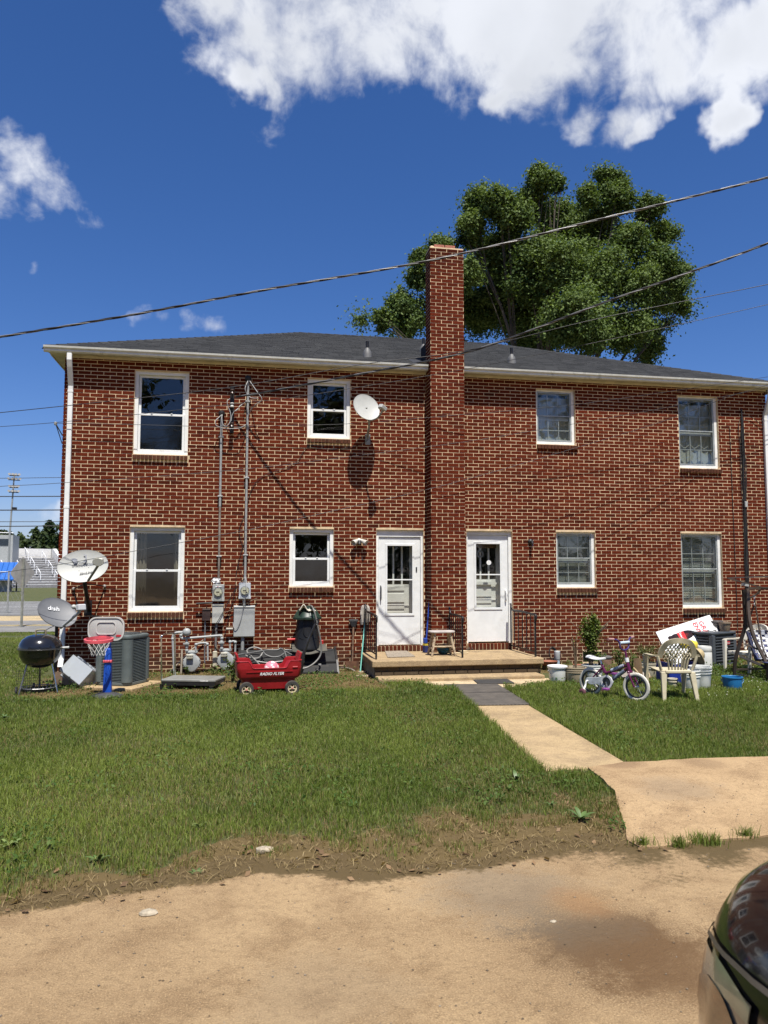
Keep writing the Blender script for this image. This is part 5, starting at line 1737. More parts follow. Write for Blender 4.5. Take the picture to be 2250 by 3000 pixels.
def panel(name, label, px0, px1, py0, py1, depth, mat, lip=True, cat='electric box'):
 a, b = ZE5(px0, py1), ZE5(px1, py0)
 t = thing(name, label, cat, ((a.x + b.x) / 2, 0, a.z))
 w_, h_ = (b.x - a.x) / 2, b.z - a.z
 MB().box(-w_ + .006, w_ - .006, -depth + .012, -.005, .004, h_ - .01).build('body', mat, t, bevel=.004)
 MB().box(-w_, w_, -depth, -depth + .010, 0, h_ - .025).build('cover', mat, t, bevel=.003)
 if lip:
  MB().add([(-w_ - .004, -depth - .012, h_ - .022), (w_ + .004, -depth - .012, h_ - .022), (w_ + .004, -.005, h_ + .004), (-w_ - .004, -.005, h_ + .004)], [(0, 1, 2, 3)]).build('hood', mat, t, solid=.006)
 return t, w_, h_
pt, w_, h_ = panel('breaker_box', 'large grey breaker box below the right electric meter', 1058, 1382, 645, 1113, .13, GREY)
MB().tube([(-.005, -.06, h_ + .002), (-.005, -.06, h_ + .13)], .026, 10).build('nipple', GALV, pt, smooth=50)
MB().tube([(-.02, -.06, 0), (-.03, -.06, -.42), (-.035, -.06, -.72)], .032, 10).build('lower_conduit', GALV, pt, smooth=50)
pt, w_, h_ = panel('disconnect_box', 'pale grey stained metal box with yellowed streak below the left electric meter', 731, 905, 622, 910, .11, pm('stained_box', (.46, .46, .41), .55, var=.12, dirt=(.40, .33, .18), dscale=6, damt=(.6, .85)))
MB().tube([(-.02, -.05, 0), (-.03, -.05, -.55)], .022, 8).build('lower_conduit', pm('brown_conduit', (.20, .19, .18), .6, .3), pt, smooth=50)
MB().box(-.075, .005, -.10, -.075, -.78, -.50).build('ground_tag', pm('cream_tag', (.52, .48, .36), .7), pt, bevel=.03)
pt, w_, h_ = panel('junction_box', 'small dark brown metal box left of the stained grey box', 581, 710, 688, 872, .10, pm('brown_box', (.045, .026, .022), .5, var=.2))
MB().push(T3(-.0, -.05, h_ + .015) @ RY(math.pi / 2)).lathe([(.012, -.006), (.026, -.008), (.026, .008), (.012, .006), (.012, -.006)], 14, caps=False).pop().build('hanger_loop', RUST, pt, smooth=40)
MB().tube([(-.02, -.05, 0), (-.02, -.05, -.45), (-.015, -.05, -.82)], .013, 8).build('lower_conduit', pm('thin_conduit', (.22, .22, .23), .5, .4), pt, smooth=50)
cable('ground_wire', 'black cable from the right meter hub down across the stained box', [ZE5(1225, 235, -.09), ZE5(1130, 330, -.1), ZE5(1010, 530, -.1), ZE5(890, 760, -.13), ZE5(790, 930, -.13), ZE5(745, 1040, -.1), ZE5(735, 1160, -.1), ZE5(770, 1260, -.08), ZE5(830, 1330, -.06)], .007, CABLE_B)
cable('ground_wire', 'dark cable drooping across the front of the large grey breaker box', [ZE5(1250, 250, -.1), ZE5(1252, 380, -.25), ZE5(1240, 500, -.2), ZE5(1205, 680, -.16), ZE5(1160, 880, -.15), ZE5(1110, 985, -.15), ZE5(1068, 985, -.15), ZE5(1050, 900, -.1)], .006, CABLE_G)
cable('ground_wire', 'thin black cable hanging straight down left of the breaker box', [W(723, 1560, -.03), ZE5(1115, 60, -.03), ZE5(1085, 380, -.03), ZE5(1010, 720, -.03), ZE5(950, 980, -.03), ZE5(900, 1180, -.03), ZE5(800, 1500, -.03), ZE5(790, 1640, -.03)], .0045, CABLE_B)
cable('ground_wire', 'thin black cable crossing the gap between the two meters', [ZE5(1120, 0, -.03), ZE5(1160, 110, -.04), ZE5(1230, 240, -.07)], .0045, CABLE_B)
cable('wall_cable', 'thin cable clipped along under the small upper window to the dish', [W(950, 1309, -.02), W(900, 1309, -.02), W(862, 1360, -.02), W(770, 1395, -.02), W(735, 1440, -.02), W(720, 1500, -.02), W(700, 1560, -.02), W(722, 1620, -.02)], .005, CABLE_B)
cable('wall_cable', 'thin cable clipped from the small upper window sill to the dish foot', [W(900, 1309, -.015), W(960, 1316, -.015), W(1020, 1312, -.015), W(1060, 1302, -.015), W(1078, 1288, -.015)], .005, CABLE_B)
b0, b1 = ZE5(492, 615, -.10), ZE5(740, 600, -.10)
tag(MB().tube([(0, 0, 0), tuple(b1 - b0)], .018, 8).build('pipe_stub', BLKMET, None, loc=b0), 'short black bar sticking out left over the dark brown box', 'bar')
b0, b1 = ZE5(930, 755, -.05), ZE5(1420, 530, -.05)
tag(MB().tube([(0, 0, 0), tuple(b1 - b0)], .010, 6).build('wooden_lath', pm('old_lath', (.16, .11, .07), .9, var=.3), None, loc=b0), 'thin brown lath leaning across behind the right meter', 'lath')
b0, b1 = ZE5(948, 1000, -.09), ZE5(1048, 998, -.09)
tag(MB().tube([(0, 0, 0), tuple(b1 - b0)], .024, 10).build('pipe_stub', pm('stub_pipe', (.34, .31, .25), .6), None, smooth=50, loc=b0), 'short tan pipe stub left of the big grey box', 'pipe')
for k, (dx, dz, r) in enumerate(((0, 0, .016), (.03, -.15, .012), (-.035, -.4, .008), (.055, -.9, .007), (-.06, -.2, .006))):
 P = [(10.30 + dx * .5, -.03, 5.30 + dz)]
 for z in np.arange(4.9, .2, -.4):
  if z < 5.2 + dz:
   P.append((10.29 + dx * (1.1 if z > 3.4 else .6) + random.uniform(-.012, .012), -.03 - .01 * (k % 2), z))
 cable('wall_cable', ('thickest black cable', 'second thick black cable, just right of the thickest,', 'thin black cable just left of the thickest', 'short thin black cable on the right', 'thin black cable furthest left')[k] + ' down the right end bricks', P, r, CABLE_B, 'cable', 'cables down the right wall')
cable('wall_cable', 'thin dark cable straight down the bricks right of the last lower window', [(10.02, -.02, 4.9), (10.03, -.02, 3.2), (10.04, -.02, 1.6), (10.04, -.02, .4)], .006, CABLE_B)
cable('wall_cable', 'cable looping from the bundle top across to the right downspout', [W(2170, 1222, -.03), W(2200, 1222, -.04), W(2222, 1238, -.04), W(2232, 1246, -.04), W(2250, 1240, -.06), (10.95, -.1, 5.1)], .006, CABLE_B)
t = thing('telephone_box', 'small grey connection box among the dark cables on the right wall', 'junction box', tuple(W(2183, 1478, -.02)))
MB().box(-.03, .03, -.05, 0, -.06, .06).build('cover', GREY, t, bevel=.008)
# ---- lights by the doors
t = thing('flood_light', 'double floodlight on the bricks left of the left door', 'outdoor light', (2.165, 0, 2.44))
MB().push(RX(math.pi / 2)).lathe([(.05, 0), (.055, .02), (.03, .045), (0, .05)], 16).pop().build('base', OLDWHITE, t, smooth=40)
for s in (-1, 1):
 a = MB().push(T3(s * .05, -.07, .01) @ basis(Vector((s * .75, -.55, -.5)))).lathe([(.02, -.04), (.03, 0), (.052, .07), (.056, .10), (.05, .10), (.03, .06)], 16).pop().build('lamp_head', pm('lamp_cream', (.50, .48, .42), .5, dirt=(.25, .23, .2)), t, smooth=40)
 MB().push(T3(s * .05, -.07, .01) @ basis(Vector((s * .75, -.55, -.5)))).lathe([(.048, .09), (.03, .098), (0, .1)], 14, caps=False).pop().build('lens', m_glassdome, a)
MB().tube([(0, -.03, 0), (0, -.08, -.02), (0, -.09, -.06)], .028, 8).build('sensor', BLACK, t, smooth=50)
t = thing('wall_lamp', 'small dark porch lamp with a bare bulb right of the right door', 'outdoor light', (5.585, 0, 2.46))
MB().push(RX(math.pi / 2)).lathe([(.055, 0), (.06, .015), (.045, .04), (.02, .05), (0, .05)], 16).pop().build('base', BLKMET, t, smooth=40)
MB().tube([(0, -.045, .0), (0, -.09, .0), (0, -.10, -.04)], .026, 10).build('socket', BLKMET, t, smooth=50)
MB().lathe([(.018, 0), (.03, -.03), (.034, -.055), (.025, -.08), (0, -.092)], 12, (0, -.10, -.045)).build('bulb', m_glassdome, t, smooth=50)
t = thing('line_bracket', 'small wire bracket jutting out left at the house corner', 'bracket', (-3.18, -.02, 4.30))
e_ = W(163, 1241, -.05) - Vector(t.location)
MB().tube([(0, 0, -.02), tuple(e_)], .010, 6).build('arm', BLKMET, t)
MB().tube([(0, 0, -.17), tuple(e_)], .008, 6).build('brace', BLKMET, t)
MB().lathe([(.02, -.03), (.03, 0), (.02, .03)], 10, tuple(e_)).build('insulator', DISHW, t)
# ---- gas meters and pipework
ZG = lambda x, y, Y=-.30: W(480 + x / 5.184, 1650 + y / 5.184, Y)
def gas_meter(cx, cy, label):
 p = ZG(cx, cy, -.34)
 t = thing('gas_meter', label, 'gas meter', (p.x, -.30, p.z - .19), 0, 'gas meters')
 body = []
 for k in range(24):
  a = 2 * math.pi * k / 24
  r = .148 * (1 + .05 * math.cos(4 * a))
  body.append((math.cos(a) * r * 1.0, .155 + math.sin(a) * r * 1.06))
 m = MB().push(T3(0, 0, 0) @ RX(math.pi / 2))
 m.prism(body, -.09, .03)
 m.pop().build('case', BLUEGREY, t, bevel=.022, bseg=2, smooth=40)
 m = MB().push(RX(math.pi / 2)).prism([(x * .93, .155 + (z - .155) * .93) for x, z in body], .032, .060).pop().build('front_cover', BLUEGREY, t, bevel=.014, bseg=2, smooth=40)
 m = MB().push(T3(0, .04, .315)).prism([(-.11, -.05), (.10, -.05), (.10, .05), (-.11, .05)], 0, .05).pop().build('top_plate', BLUEGREY, t, bevel=.015, bseg=2)
 ix = MB().box(-.085, .03, -.115, -.055, .235, .31).build('index_box', pm('index_cream', (.48, .46, .37), .55, dirt=(.3, .28, .22)), t, bevel=.008)
 for k in range(4):
  MB().push(T3(-.066 + k * .026, -.1155, .276) @ RX(math.pi / 2)).lathe([(0, 0), (.009, 0), (.009, .0015), (0, .0015)], 10).pop().build('index_dial', INK, ix)
 for k in range(8):
  a = 2 * math.pi * (k + .5) / 8
  MB().push(T3(math.cos(a) * .146, -.03, .155 + math.sin(a) * .155) @ RX(math.pi / 2)).lathe([(.010, -.02), (.010, .012), (0, .014)], 8).pop().build('bolt', BLUEGREY, t)
 return t
gas_meter(420, 1485, 'blue grey gas meter standing left under the pipe header')
g2 = gas_meter(938, 1455, 'blue grey gas meter nearer the red wagon under the pipe header')
MB().push(T3(.04, -.062, .045) @ RX(math.pi / 2)).lathe([(.036, 0), (.036, .008), (.03, .012), (0, .012)], 16).pop().build('badge', BLUEGREY, g2, smooth=40)
t = thing('gas_pipework', 'grey gas pipe header with round regulator feeding both meters', 'gas pipes', tuple(ZG(160, 1790)))
off = Vector(t.location)
def gp(pts, r, nm='pipe', mat=BLUEGREY, n=4):
 return MB().tube([q - off for q in curve([ZG(*p) for p in pts], n)], r, 10).build(nm, mat, t, smooth=50)
gp([(165, 1790), (150, 1500), (135, 1180), (135, 1130), (150, 1080), (190, 1055), (290, 1050)], .021, 'riser')
rg = MB().push(T3(*(ZG(345, 1050, -.34) - off)) @ RX(math.pi / 2)).lathe([(.02, -.06), (.07, -.05), (.072, -.02), (.06, .0), (.062, .02), (.045, .04), (.02, .048), (0, .048)], 20).pop().build('regulator', BLUEGREY, t, smooth=35)
gp([(300, 1075), (262, 1085), (255, 1120), (285, 1140), (400, 1135), (620, 1118), (830, 1100), (870, 1105), (880, 1140)], .021, 'header')
for (x, y) in ((135, 1150), (262, 1095), (285, 1140), (870, 1105), (880, 1140), (660, 1230), (490, 1235), (1005, 1195), (1085, 1200)):
 MB().ball(ZG(x, y) - off, .030, 10, 7).build('fitting', BLUEGREY, t, smooth=60)
def drop(x, y0, y1):
 gp([(x, y0), (x + 2, (y0 + y1) / 2), (x + 4, y1)], .017, 'drop')
 v = MB().push(T3(*(ZG(x + 2, (y0 + y1) / 2 - 10) - off)))
 v.lathe([(.026, -.05), (.034, -.03), (.034, .02), (.026, .04)], 10).pop().build('valve', BLUEGREY, t, smooth=40)
 MB().box(*(lambda c: (c.x - .055, c.x + .05, c.y - .05, c.y - .03, c.z - .01, c.z + .015))(ZG(x, (y0 + y1) / 2 - 15) - off)).build('valve_tee', BLUEGREY, t)
 for yy_ in (y1 - 10, y1 - 60):
  MB().lathe([(.024, -.02), (.031, -.015), (.031, .015), (.024, .02)], 8, tuple(ZG(x + 3, yy_) - off)).build('union', BLUEGREY, t)
drop(345, 1140, 1330)
drop(875, 1140, 1300)
gp([(485, 1330), (485, 1265), (500, 1230), (560, 1215), (640, 1212), (662, 1235), (665, 1330), (668, 1480)], .017, 'outlet', n=5)
gp([(1008, 1310), (1006, 1225), (1020, 1195), (1060, 1185), (1085, 1205), (1085, 1300), (1080, 1440)], .017, 'outlet', n=5)
MB().box(*(lambda c: (c.x - .014, c.x + .014, c.y - .012, c.y + .012, c.z - .07, c.z + .02))(ZG(610, 1540) - off)).build('brass_tag', pm('brass', (.55, .40, .16), .4, .6), t)
tag(MB().tube([(0, 0, 0), (.01, 0, .52)], .018, 8).build('pipe_stub', pm('tan_pipe', (.36, .31, .24), .7, var=.2), None, smooth=50, loc=ZG(258, 1760, -.25)), 'tan capped pipe standing in the ground between the riser and the left gas meter', 'pipe')
cable('drain_pipe', 'tan pipe slanting up behind the left gas meter', [ZG(0, 1740, -.06), ZG(110, 1640, -.06), ZG(240, 1500, -.06), ZG(420, 1320, -.06), ZG(600, 1165, -.05)], .014, pm('tan_pipe', (.36, .31, .24)), 'pipe')
cable('drain_pipe', 'long low tan pipe along the foot of the wall behind the gas meters', [W(410, 1988, -.08), W(480, 1984, -.08), ZG(180, 1672, -.06), ZG(520, 1685, -.06), ZG(830, 1665, -.06), ZG(1100, 1660, -.06)], .013, pm('tan_pipe', (.36, .31, .24)), 'pipe')
# LEFT YARD
def at(px, py, z=.04):
 """ground point in px of the 600 px crop (2.765x) at the lower left"""
 return G(px / 2.765, 1500 + py / 2.765, z)
ENAMEL = pm('black_enamel', (.012, .012, .013), .16, var=.1, coat=.6)
# ---- kettle grill
p = at(312, 1478)
t = thing('kettle_grill', 'black kettle charcoal grill with domed lid on thin legs', 'grill', (p.x, p.y, .03), rad(12))
R_ = .30
MB().lathe([(.0, .40), (.09, .405), (.17, .435), (.245, .50), (.288, .585), (R_, .672), (R_ + .006, .68), (R_ - .012, .68), (.27, .58), (.2, .48), (0, .42)], 36).build('bowl', ENAMEL, t, smooth=60)
lid = MB().lathe([(R_ + .006, .684), (R_ + .008, .70), (.288, .765), (.25, .825), (.18, .872), (.09, .895), (0, .90)], 36, caps=False).build('lid', ENAMEL, t, smooth=60)
MB().lathe([(R_ + .004, .676), (R_ + .012, .68), (R_ + .012, .692), (R_ + .004, .696)], 36, caps=False).build('rim', pm('rim_grey', (.08, .08, .08), .3, .5), lid, smooth=40)
MB().tube(curve([(-.07, .0, .895), (-.065, 0, .95), (-.04, 0, .962), (.04, 0, .962), (.065, 0, .95), (.07, 0, .895)], 4), .014, 8).build('handle', pm('handle_tan', (.20, .17, .11), .5), lid, smooth=60)
MB().push(T3(-.12, -.13, .857) @ basis(Vector((-.35, -.4, .8)))).lathe([(0, .01), (.055, .01), (.058, 0)], 18).pop().build('vent', CHROME, lid)
for a in (90, 210, 330):
 c, s = math.cos(rad(a)), math.sin(rad(a))
 MB().tube([(c * .19, s * .19, .47), (c * .31, s * .31, .0)], .012, 8).build('leg', CHROME if a == 330 else pm('leg_steel', (.25, .25, .25), .35, .7), t, smooth=50)
wheel(t, (.30 * math.cos(rad(90)) - .08, .30, .07), .075, .03, BLACK, BLACK, None, 0, (0, 0, 0), .25)
wheel(t, (-.30, -.05, .07), .075, .03, BLACK, BLACK, None, 0, (0, 0, 0), .25)
m = MB()
m.tube([(.25 * math.cos(2 * math.pi * k / 20), .25 * math.sin(2 * math.pi * k / 20), .12) for k in range(20)], .006, 5, closed=True)
for k in range(-4, 5):
 h = math.sqrt(.25 ** 2 - (k * .055) ** 2)
 m.tube([(k * .055, -h, .12), (k * .055, h, .12)], .003, 4)
m.build('bottom_rack', pm('leg_steel', (.25, .25, .25)), t)
MB().tube([(R_ - .01, -.02, .685), (R_ + .10, -.04, .69)], .018, 8).build('side_handle', pm('pale_handle', (.42, .42, .40), .5), t, smooth=50)
m = MB()
for k in range(14):
 x = -.30 + k * .025
 m.tube([(x, -.13, .09), (x, -.13, .38)], .0022, 3, caps=False)
for k in range(9):
 m.tube([(-.30, -.13, .09 + k * .036), (.03, -.13, .09 + k * .036)], .0022, 3, caps=False)
m.build('wire_grid', BLKMET, t, stuff=True)
# ---- clear bin tipped over a brown one
p = at(600, 1440)
t = thing('storage_box', 'brown open storage box lying under the clear plastic bin', 'box', (p.x - .04, p.y + .30, .05), 0)
BRN = pm('brown_box_plastic', (.13, .085, .05), .55, var=.25)
m = MB().push(RZ(rad(-25)) @ RX(rad(-12)))
plateb = [(-.26, -.2), (.26, -.2), (.26, .2), (-.26, .2)]
m.prism(plateb, 0, .012)
m.pop().build('bottom', BRN, t)
for (x0, x1, y0, y1) in ((-.26, .26, -.2, -.185), (-.26, .26, .185, .2), (-.26, -.245, -.184, .184), (.245, .26, -.184, .184)):
 MB().push(RZ(rad(-25)) @ RX(rad(-12))).box(x0, x1, y0, y1, .013, .20).pop().build('side', BRN, t)
CLEAR = NT('clear_plastic')
_d = CLEAR.bsdf(**{'Base Color': (.62, .66, .70, 1), 'Roughness': .25})
_t = CLEAR.node('ShaderNodeBsdfTransparent', {'Color': (.86, .88, .9)})
_m = CLEAR.node('ShaderNodeMixShader', {0: .42})
CLEAR.l.new(_t.outputs[0], _m.inputs[1])
CLEAR.l.new(_d.outputs[0], _m.inputs[2])
CLEAR = CLEAR.done(_m.outputs[0])
q1 = Z1(640, 1300, p.y + .05)
t = thing('storage_bin', 'clear plastic storage bin tipped on its side against the brown box', 'bin', tuple(q1))
MX = RZ(rad(-22)) @ RY(rad(33)) @ RX(rad(-118))
def tub(w, d, h, tp, th, M):
 m = MB().push(M)
 o = [(-w, -d), (w, -d), (w, d), (-w, d)]
 vs = [(x * tp, y * tp, -h) for x, y in o] + [(x, y, h) for x, y in o] + [(x * tp - math.copysign(th, x), y * tp - math.copysign(th, y), -h + th) for x, y in o] + [(x - math.copysign(th, x), y - math.copysign(th, y), h) for x, y in o]
 fs = [(3, 2, 1, 0)]
 for k in range(4):
  j = (k + 1) % 4
  fs += [(k, j, 4 + j, 4 + k), (8 + j, 8 + k, 12 + k, 12 + j), (4 + k, 4 + j, 12 + j, 12 + k)]
 fs.append((8, 9, 10, 11))
 m.add(vs, fs)
 return m.pop()
tub(.24, .17, .16, .86, .006, MX).build('tub', CLEAR, t, bevel=.012)
rim = MB().push(MX)
for (x0, x1, y0, y1) in ((-.262, .262, -.192, -.17), (-.262, .262, .17, .192), (-.262, -.24, -.169, .169), (.24, .262, -.169, .169)):
 rim = MB().push(MX).box(x0, x1, y0, y1, .13, .165).pop().build('rim', CLEAR, t, bevel=.006)
for k in range(6):
 MB().push(MX).box(-.2 + k * .07, -.16 + k * .07, -.196, -.1935, .09, .125).pop().build('rib', CLEAR, t)
# ---- outdoor cooling unit by the corner
ACG = pm('ac_green_grey', (.115, .135, .13), .5, .15, var=.12, dirt=(.2, .19, .16), dscale=5, damt=(.6, .9))
ACD = pm('ac_fin_dark', (.035, .04, .04), .6, var=.2)
def rrect(w, d, r, n=4):
 out = []
 for (cx, cy, a0) in ((w - r, d - r, 0), (-w + r, d - r, 90), (-w + r, -d + r, 180), (w - r, -d + r, 270)):
  for k in range(n + 1):
   a = rad(a0 + 90 * k / n)
   out.append((cx + r * math.cos(a), cy + r * math.sin(a)))
 return out
a0, a1 = at(775, 1440), at(1030, 1452)
yaw = math.atan2(a1.y - a0.y, a1.x - a0.x)
HW = .30
cc = a1 + Vector((math.cos(yaw + math.pi / 2), math.sin(yaw + math.pi / 2), 0)) * HW * .98 - Vector((math.cos(yaw), math.sin(yaw), 0)) * HW * .95
t = thing('air_conditioner', 'grey green outdoor air conditioner with fine louvres behind the toy hoop', 'air conditioner', (cc.x, cc.y, .115), yaw)
MB().prism(rrect(HW - .035, HW - .035, .09), .02, .70).build('coil', ACD, t, smooth=40)
MB().prism(rrect(HW, HW, .11), 0, .05).build('base', ACG, t, bevel=.008)
top = MB().prism(rrect(HW + .008, HW + .008, .115), .70, .765).build('top', ACG, t, bevel=.018, bseg=2, smooth=30)
me = MB()
me.add(sum([[(x, y, z) for x, y in rrect(HW, HW, .11)] for z in ()], []), [])
rr_o, rr_i = rrect(HW, HW, .11), rrect(HW - .03, HW - .03, .085)
N_ = len(rr_o)
lm = MB()
lm.add([(x, y, -.004) for x, y in rr_o] + [(x, y, .010) for x, y in rr_i] + [(x, y, .014) for x, y in rr_i] + [(x, y, .001) for x, y in rr_o],
  [(i, (i + 1) % N_, N_ + (i + 1) % N_, N_ + i) for i in range(N_)] + [(2 * N_ + i, 2 * N_ + (i + 1) % N_, 3 * N_ + (i + 1) % N_, 3 * N_ + i) for i in range(N_)] + [(3 * N_ + i, 3 * N_ + (i + 1) % N_, (i + 1) % N_, i) for i in range(N_)])
lme = lm.mesh('louver', ACG)
for k in range(27):
 link('louver', lme, t, (0, 0, .068 + k * .0235))
for (sx, sy) in ((1, 1), (-1, 1), (1, -1), (-1, -1)):
 MB().push(T3(sx * (HW - .075), sy * (HW - .075), 0)).lathe([(.086, .05), (.086, .70)], 20, caps=False).pop().build('corner_post', ACG, t, smooth=50)
m = MB().push(T3(0, 0, .768))
for r in (.06, .11, .16, .21, .26):
 m.tube([(r * math.cos(2 * math.pi * k / 28), r * math.sin(2 * math.pi * k / 28), .012 - r * .03) for k in range(28)], .004, 4, closed=True)
for k in range(12):
 a = 2 * math.pi * k / 12
 m.tube([(.05 * math.cos(a), .05 * math.sin(a), .012), (.27 * math.cos(a), .27 * math.sin(a), .003)], .004, 4)
m.pop().build('fan_guard', ACD, top, stuff=True)
MB().box(HW - .1, HW - .05, -HW - .004, -HW + .0, .52, .6).build('data_plate', GREY, t)
pad = MB().push(RZ(yaw)).box(-.46, .46, -.44, .42, -.08, .075).pop().build('concrete_pad', CONC, None, bevel=.015, loc=(cc.x, cc.y, .035))
tag(pad, 'pale concrete pad under the grey green air conditioner', 'pad')
# ---- toy basketball hoop
p = at(868, 1505)
t = thing('toy_basketball_hoop', 'toy basketball hoop with blue post, pink rim and grey backboard', 'basketball hoop', (p.x, p.y, .03), rad(-6))
t.scale = (.86, .86, .92)
MB().lathe([(.30, 0), (.305, .02), (.27, .055), (.17, .085), (.10, .10), (0, .10)], 28, sx=.95, sy=.7).build('base', pm('hoop_base', (.045, .045, .047), .5, var=.2), t, smooth=50)
BLU = pm('toy_blue', (.012, .075, .42), .4, var=.15)
MB().add([(-.068, -.05, .09), (.068, -.05, .09), (.068, .05, .09), (-.068, .05, .09), (-.052, -.04, .78), (.052, -.04, .78), (.052, .04, .78), (-.052, .04, .78)],
   [(0, 1, 2, 3)[::-1], (4, 5, 6, 7), (0, 1, 5, 4), (1, 2, 6, 5), (2, 3, 7, 6), (3, 0, 4, 7)]).build('post', BLU, t, bevel=.012)
PINKR = pm('faded_red', (.62, .09, .11), .45, var=.12)
MB().box(-.072, .072, -.062, .06, .56, .60).build('height_clip', PINKR, t, bevel=.006)
MB().box(-.03, .03, .0, .05, .76, 1.0).build('upper_post', BLU, t)
bb = [(x, z) for x, z in rrect(.30, .185, .13, 6)]
bk = MB().push(T3(-.05, .02, 1.085) @ RX(math.pi / 2)).prism(bb, -.02, .02).pop().build('backboard', pm('backboard_grey', (.40, .39, .37), .5, var=.06), t, bevel=.014, bseg=2, smooth=30)
def ringplate(w, d, r, w2, d2, r2, M, name, mat, par):
 o, i_ = rrect(w, d, r, 6), rrect(w2, d2, r2, 6)
 n = len(o)
 m = MB().push(M)
 m.add([(x, y, 0) for x, y in o] + [(x, y, .012) for x, y in o] + [(x, y, .012) for x, y in i_] + [(x, y, 0) for x, y in i_],
   [(k, (k + 1) % n, n + (k + 1) % n, n + k) for k in range(n)] + [(n + k, n + (k + 1) % n, 2 * n + (k + 1) % n, 2 * n + k) for k in range(n)] + [(2 * n + k, 2 * n + (k + 1) % n, 3 * n + (k + 1) % n, 3 * n + k) for k in range(n)])
 return m.pop().build(name, mat, par, smooth=40)
BBM = T3(-.05, -.001, 1.085) @ RX(math.pi / 2)
ringplate(.30, .185, .13, .28, .166, .12, BBM, 'raised_border', pm('backboard_light', (.52, .50, .47), .5, var=.05), bk)
ringplate(.165, .10, .06, .15, .088, .05, BBM @ T3(0, .01, 0), 'target_frame', pm('backboard_light', (.52, .50, .47)), bk)
MB().push(BBM @ T3(.21, -.11, 0)).prism(rrect(.045, .016, .015, 4), 0, .006).pop().build('red_badge', pm('badge_red', (.45, .03, .04), .4), bk)
rp = [(.205 * math.cos(2 * math.pi * k / 36) - .10, -.235 + .20 * math.sin(2 * math.pi * k / 36), .93 + .02 * math.sin(2 * math.pi * k / 36)) for k in range(36)]
m = MB()
vs, fs = [], []
for k, q in enumerate(rp):
 a = 2 * math.pi * k / 36
 for (dr, dz) in ((0, -.028), (.028, -.022), (.03, .02), (.0, .026)):
  vs.append((q[0] + math.cos(a) * dr, q[1] + math.sin(a) * dr, q[2] + dz))
for k in range(36):
 j = (k + 1) % 36
 for i in range(4):
  fs.append((k * 4 + i, j * 4 + i, j * 4 + (i + 1) % 4, k * 4 + (i + 1) % 4))
rimo = m.add(vs, fs).build('rim', PINKR, t, smooth=40)
MB().box(-.16, -.02, -.05, .0, .90, .96).build('rim_bracket', PINKR, rimo)
m = MB()
def netp(k, j):
 a = 2 * math.pi * (k + (j % 2) * .5) / 12
 r = (.195, .165, .13, .115, .105)[j]
 return (r * math.cos(a) - .10, -.235 + r * math.sin(a), .915 - (.0, .065, .13, .185, .235)[j])
for k in range(12):
 for j in range(4):
  m.tube([netp(k, j), netp(k, j + 1)], .0032, 4, caps=False)
  m.tube([netp(k, j), netp(k - 1 if j % 2 == 0 else k + 1, j + 1)], .0032, 4, caps=False)
m.build('net', pm('net_white', (.62, .61, .56), .8), rimo, stuff=True)
# ---- platform cart
a = G(480 + 105 / 5.184, 1650 + 1960 / 5.184, .04)
b = G(480 + 765 / 5.184, 1650 + 1975 / 5.184, .04)
t = thing('platform_cart', 'flat grey platform cart with chrome push handle on small casters', 'platform cart', ((a.x + b.x) / 2, a.y + .18, .03), math.atan2(b.y - a.y, b.x - a.x) + .03)
DECK = pm('cart_deck', (.22, .22, .20), .55, .2, var=.12, dirt=(.13, .12, .10), dscale=3, damt=(.5, .85))
L_ = .425
MB().box(-L_, L_, -.24, .26, .165, .198).build('deck', DECK, t, bevel=.006)
MB().box(-L_ + .01, L_ - .01, -.234, -.20, .11, .163).build('side_rail', BLKMET, t)
MB().box(-L_ + .01, L_ - .01, .22, .254, .11, .163).build('side_rail', BLKMET, t)
MB().box(L_ - .05, L_ - .012, -.196, .216, .115, .155).build('end_rail', DECK, t)
MB().box(.18, .31, -.2425, -.2405, .172, .192).build('worn_sticker', pm('worn_sticker', (.42, .41, .38), .7, var=.5, scale=40), t)
for (x, y) in ((-L_ + .09, -.15), (L_ - .09, -.15), (-L_ + .09, .17), (L_ - .09, .17)):
 w_ = wheel(t, (x, y, .05), .05, .025, RUBBER, GREY, None, 0, (0, 0, rad(60)), .3)
 MB().box(x - .03, x + .03, y - .03, y + .03, .085, .108).build('caster_plate', GALV, t)
hx = -L_ + .005
MB().tube(curve([(hx - .01, -.20, .02), (hx - .02, -.20, .3), (hx - .035, -.20, .78), (hx - .03, -.17, .855), (hx - .02, .0, .865), (hx + .0, .20, .855), (hx + .01, .23, .80), (hx + .03, .23, .3), (hx + .04, .23, .1)], 5), .014, 8).build('handle', CHROME, t, smooth=60)
MB().box(hx - .035, hx + .012, -.225, -.175, .02, .12).build('handle_socket', BLKMET, t)
# ---- red plastic wagon with a pink ball
ZW = lambda x, y, Y: W(660 + x / 3.95, 1760 + y / 3.95, Y)
GW = lambda x, y, z=.04: G(660 + x / 3.95, 1760 + y / 3.95, z)
a, b = GW(205, 1105), GW(775, 1082)
t = thing('toy_wagon', 'red plastic pull wagon with cream wheels and a black handle', 'wagon', ((a.x + b.x) / 2, a.y + .20, .035), math.atan2(b.y - a.y, b.x - a.x))
REDP = pm('wagon_red', (.30, .012, .016), .38, var=.12, dirt=(.36, .05, .05), dscale=5, damt=(.6, .95))
Lw, Dw = .465, .235
def rsec(w, d, z, r=.06):
 return [(x, y, z) for x, y in rrect(w, d, r, 3)]
m = MB()
lv = [rsec(Lw - .10, Dw - .05, .10), rsec(Lw - .07, Dw - .03, .24), rsec(Lw - .03, Dw - .01, .255), rsec(Lw, Dw, .285), rsec(Lw + .012, Dw + .012, .40)]
n = len(lv[0])
vs = sum(lv, [])
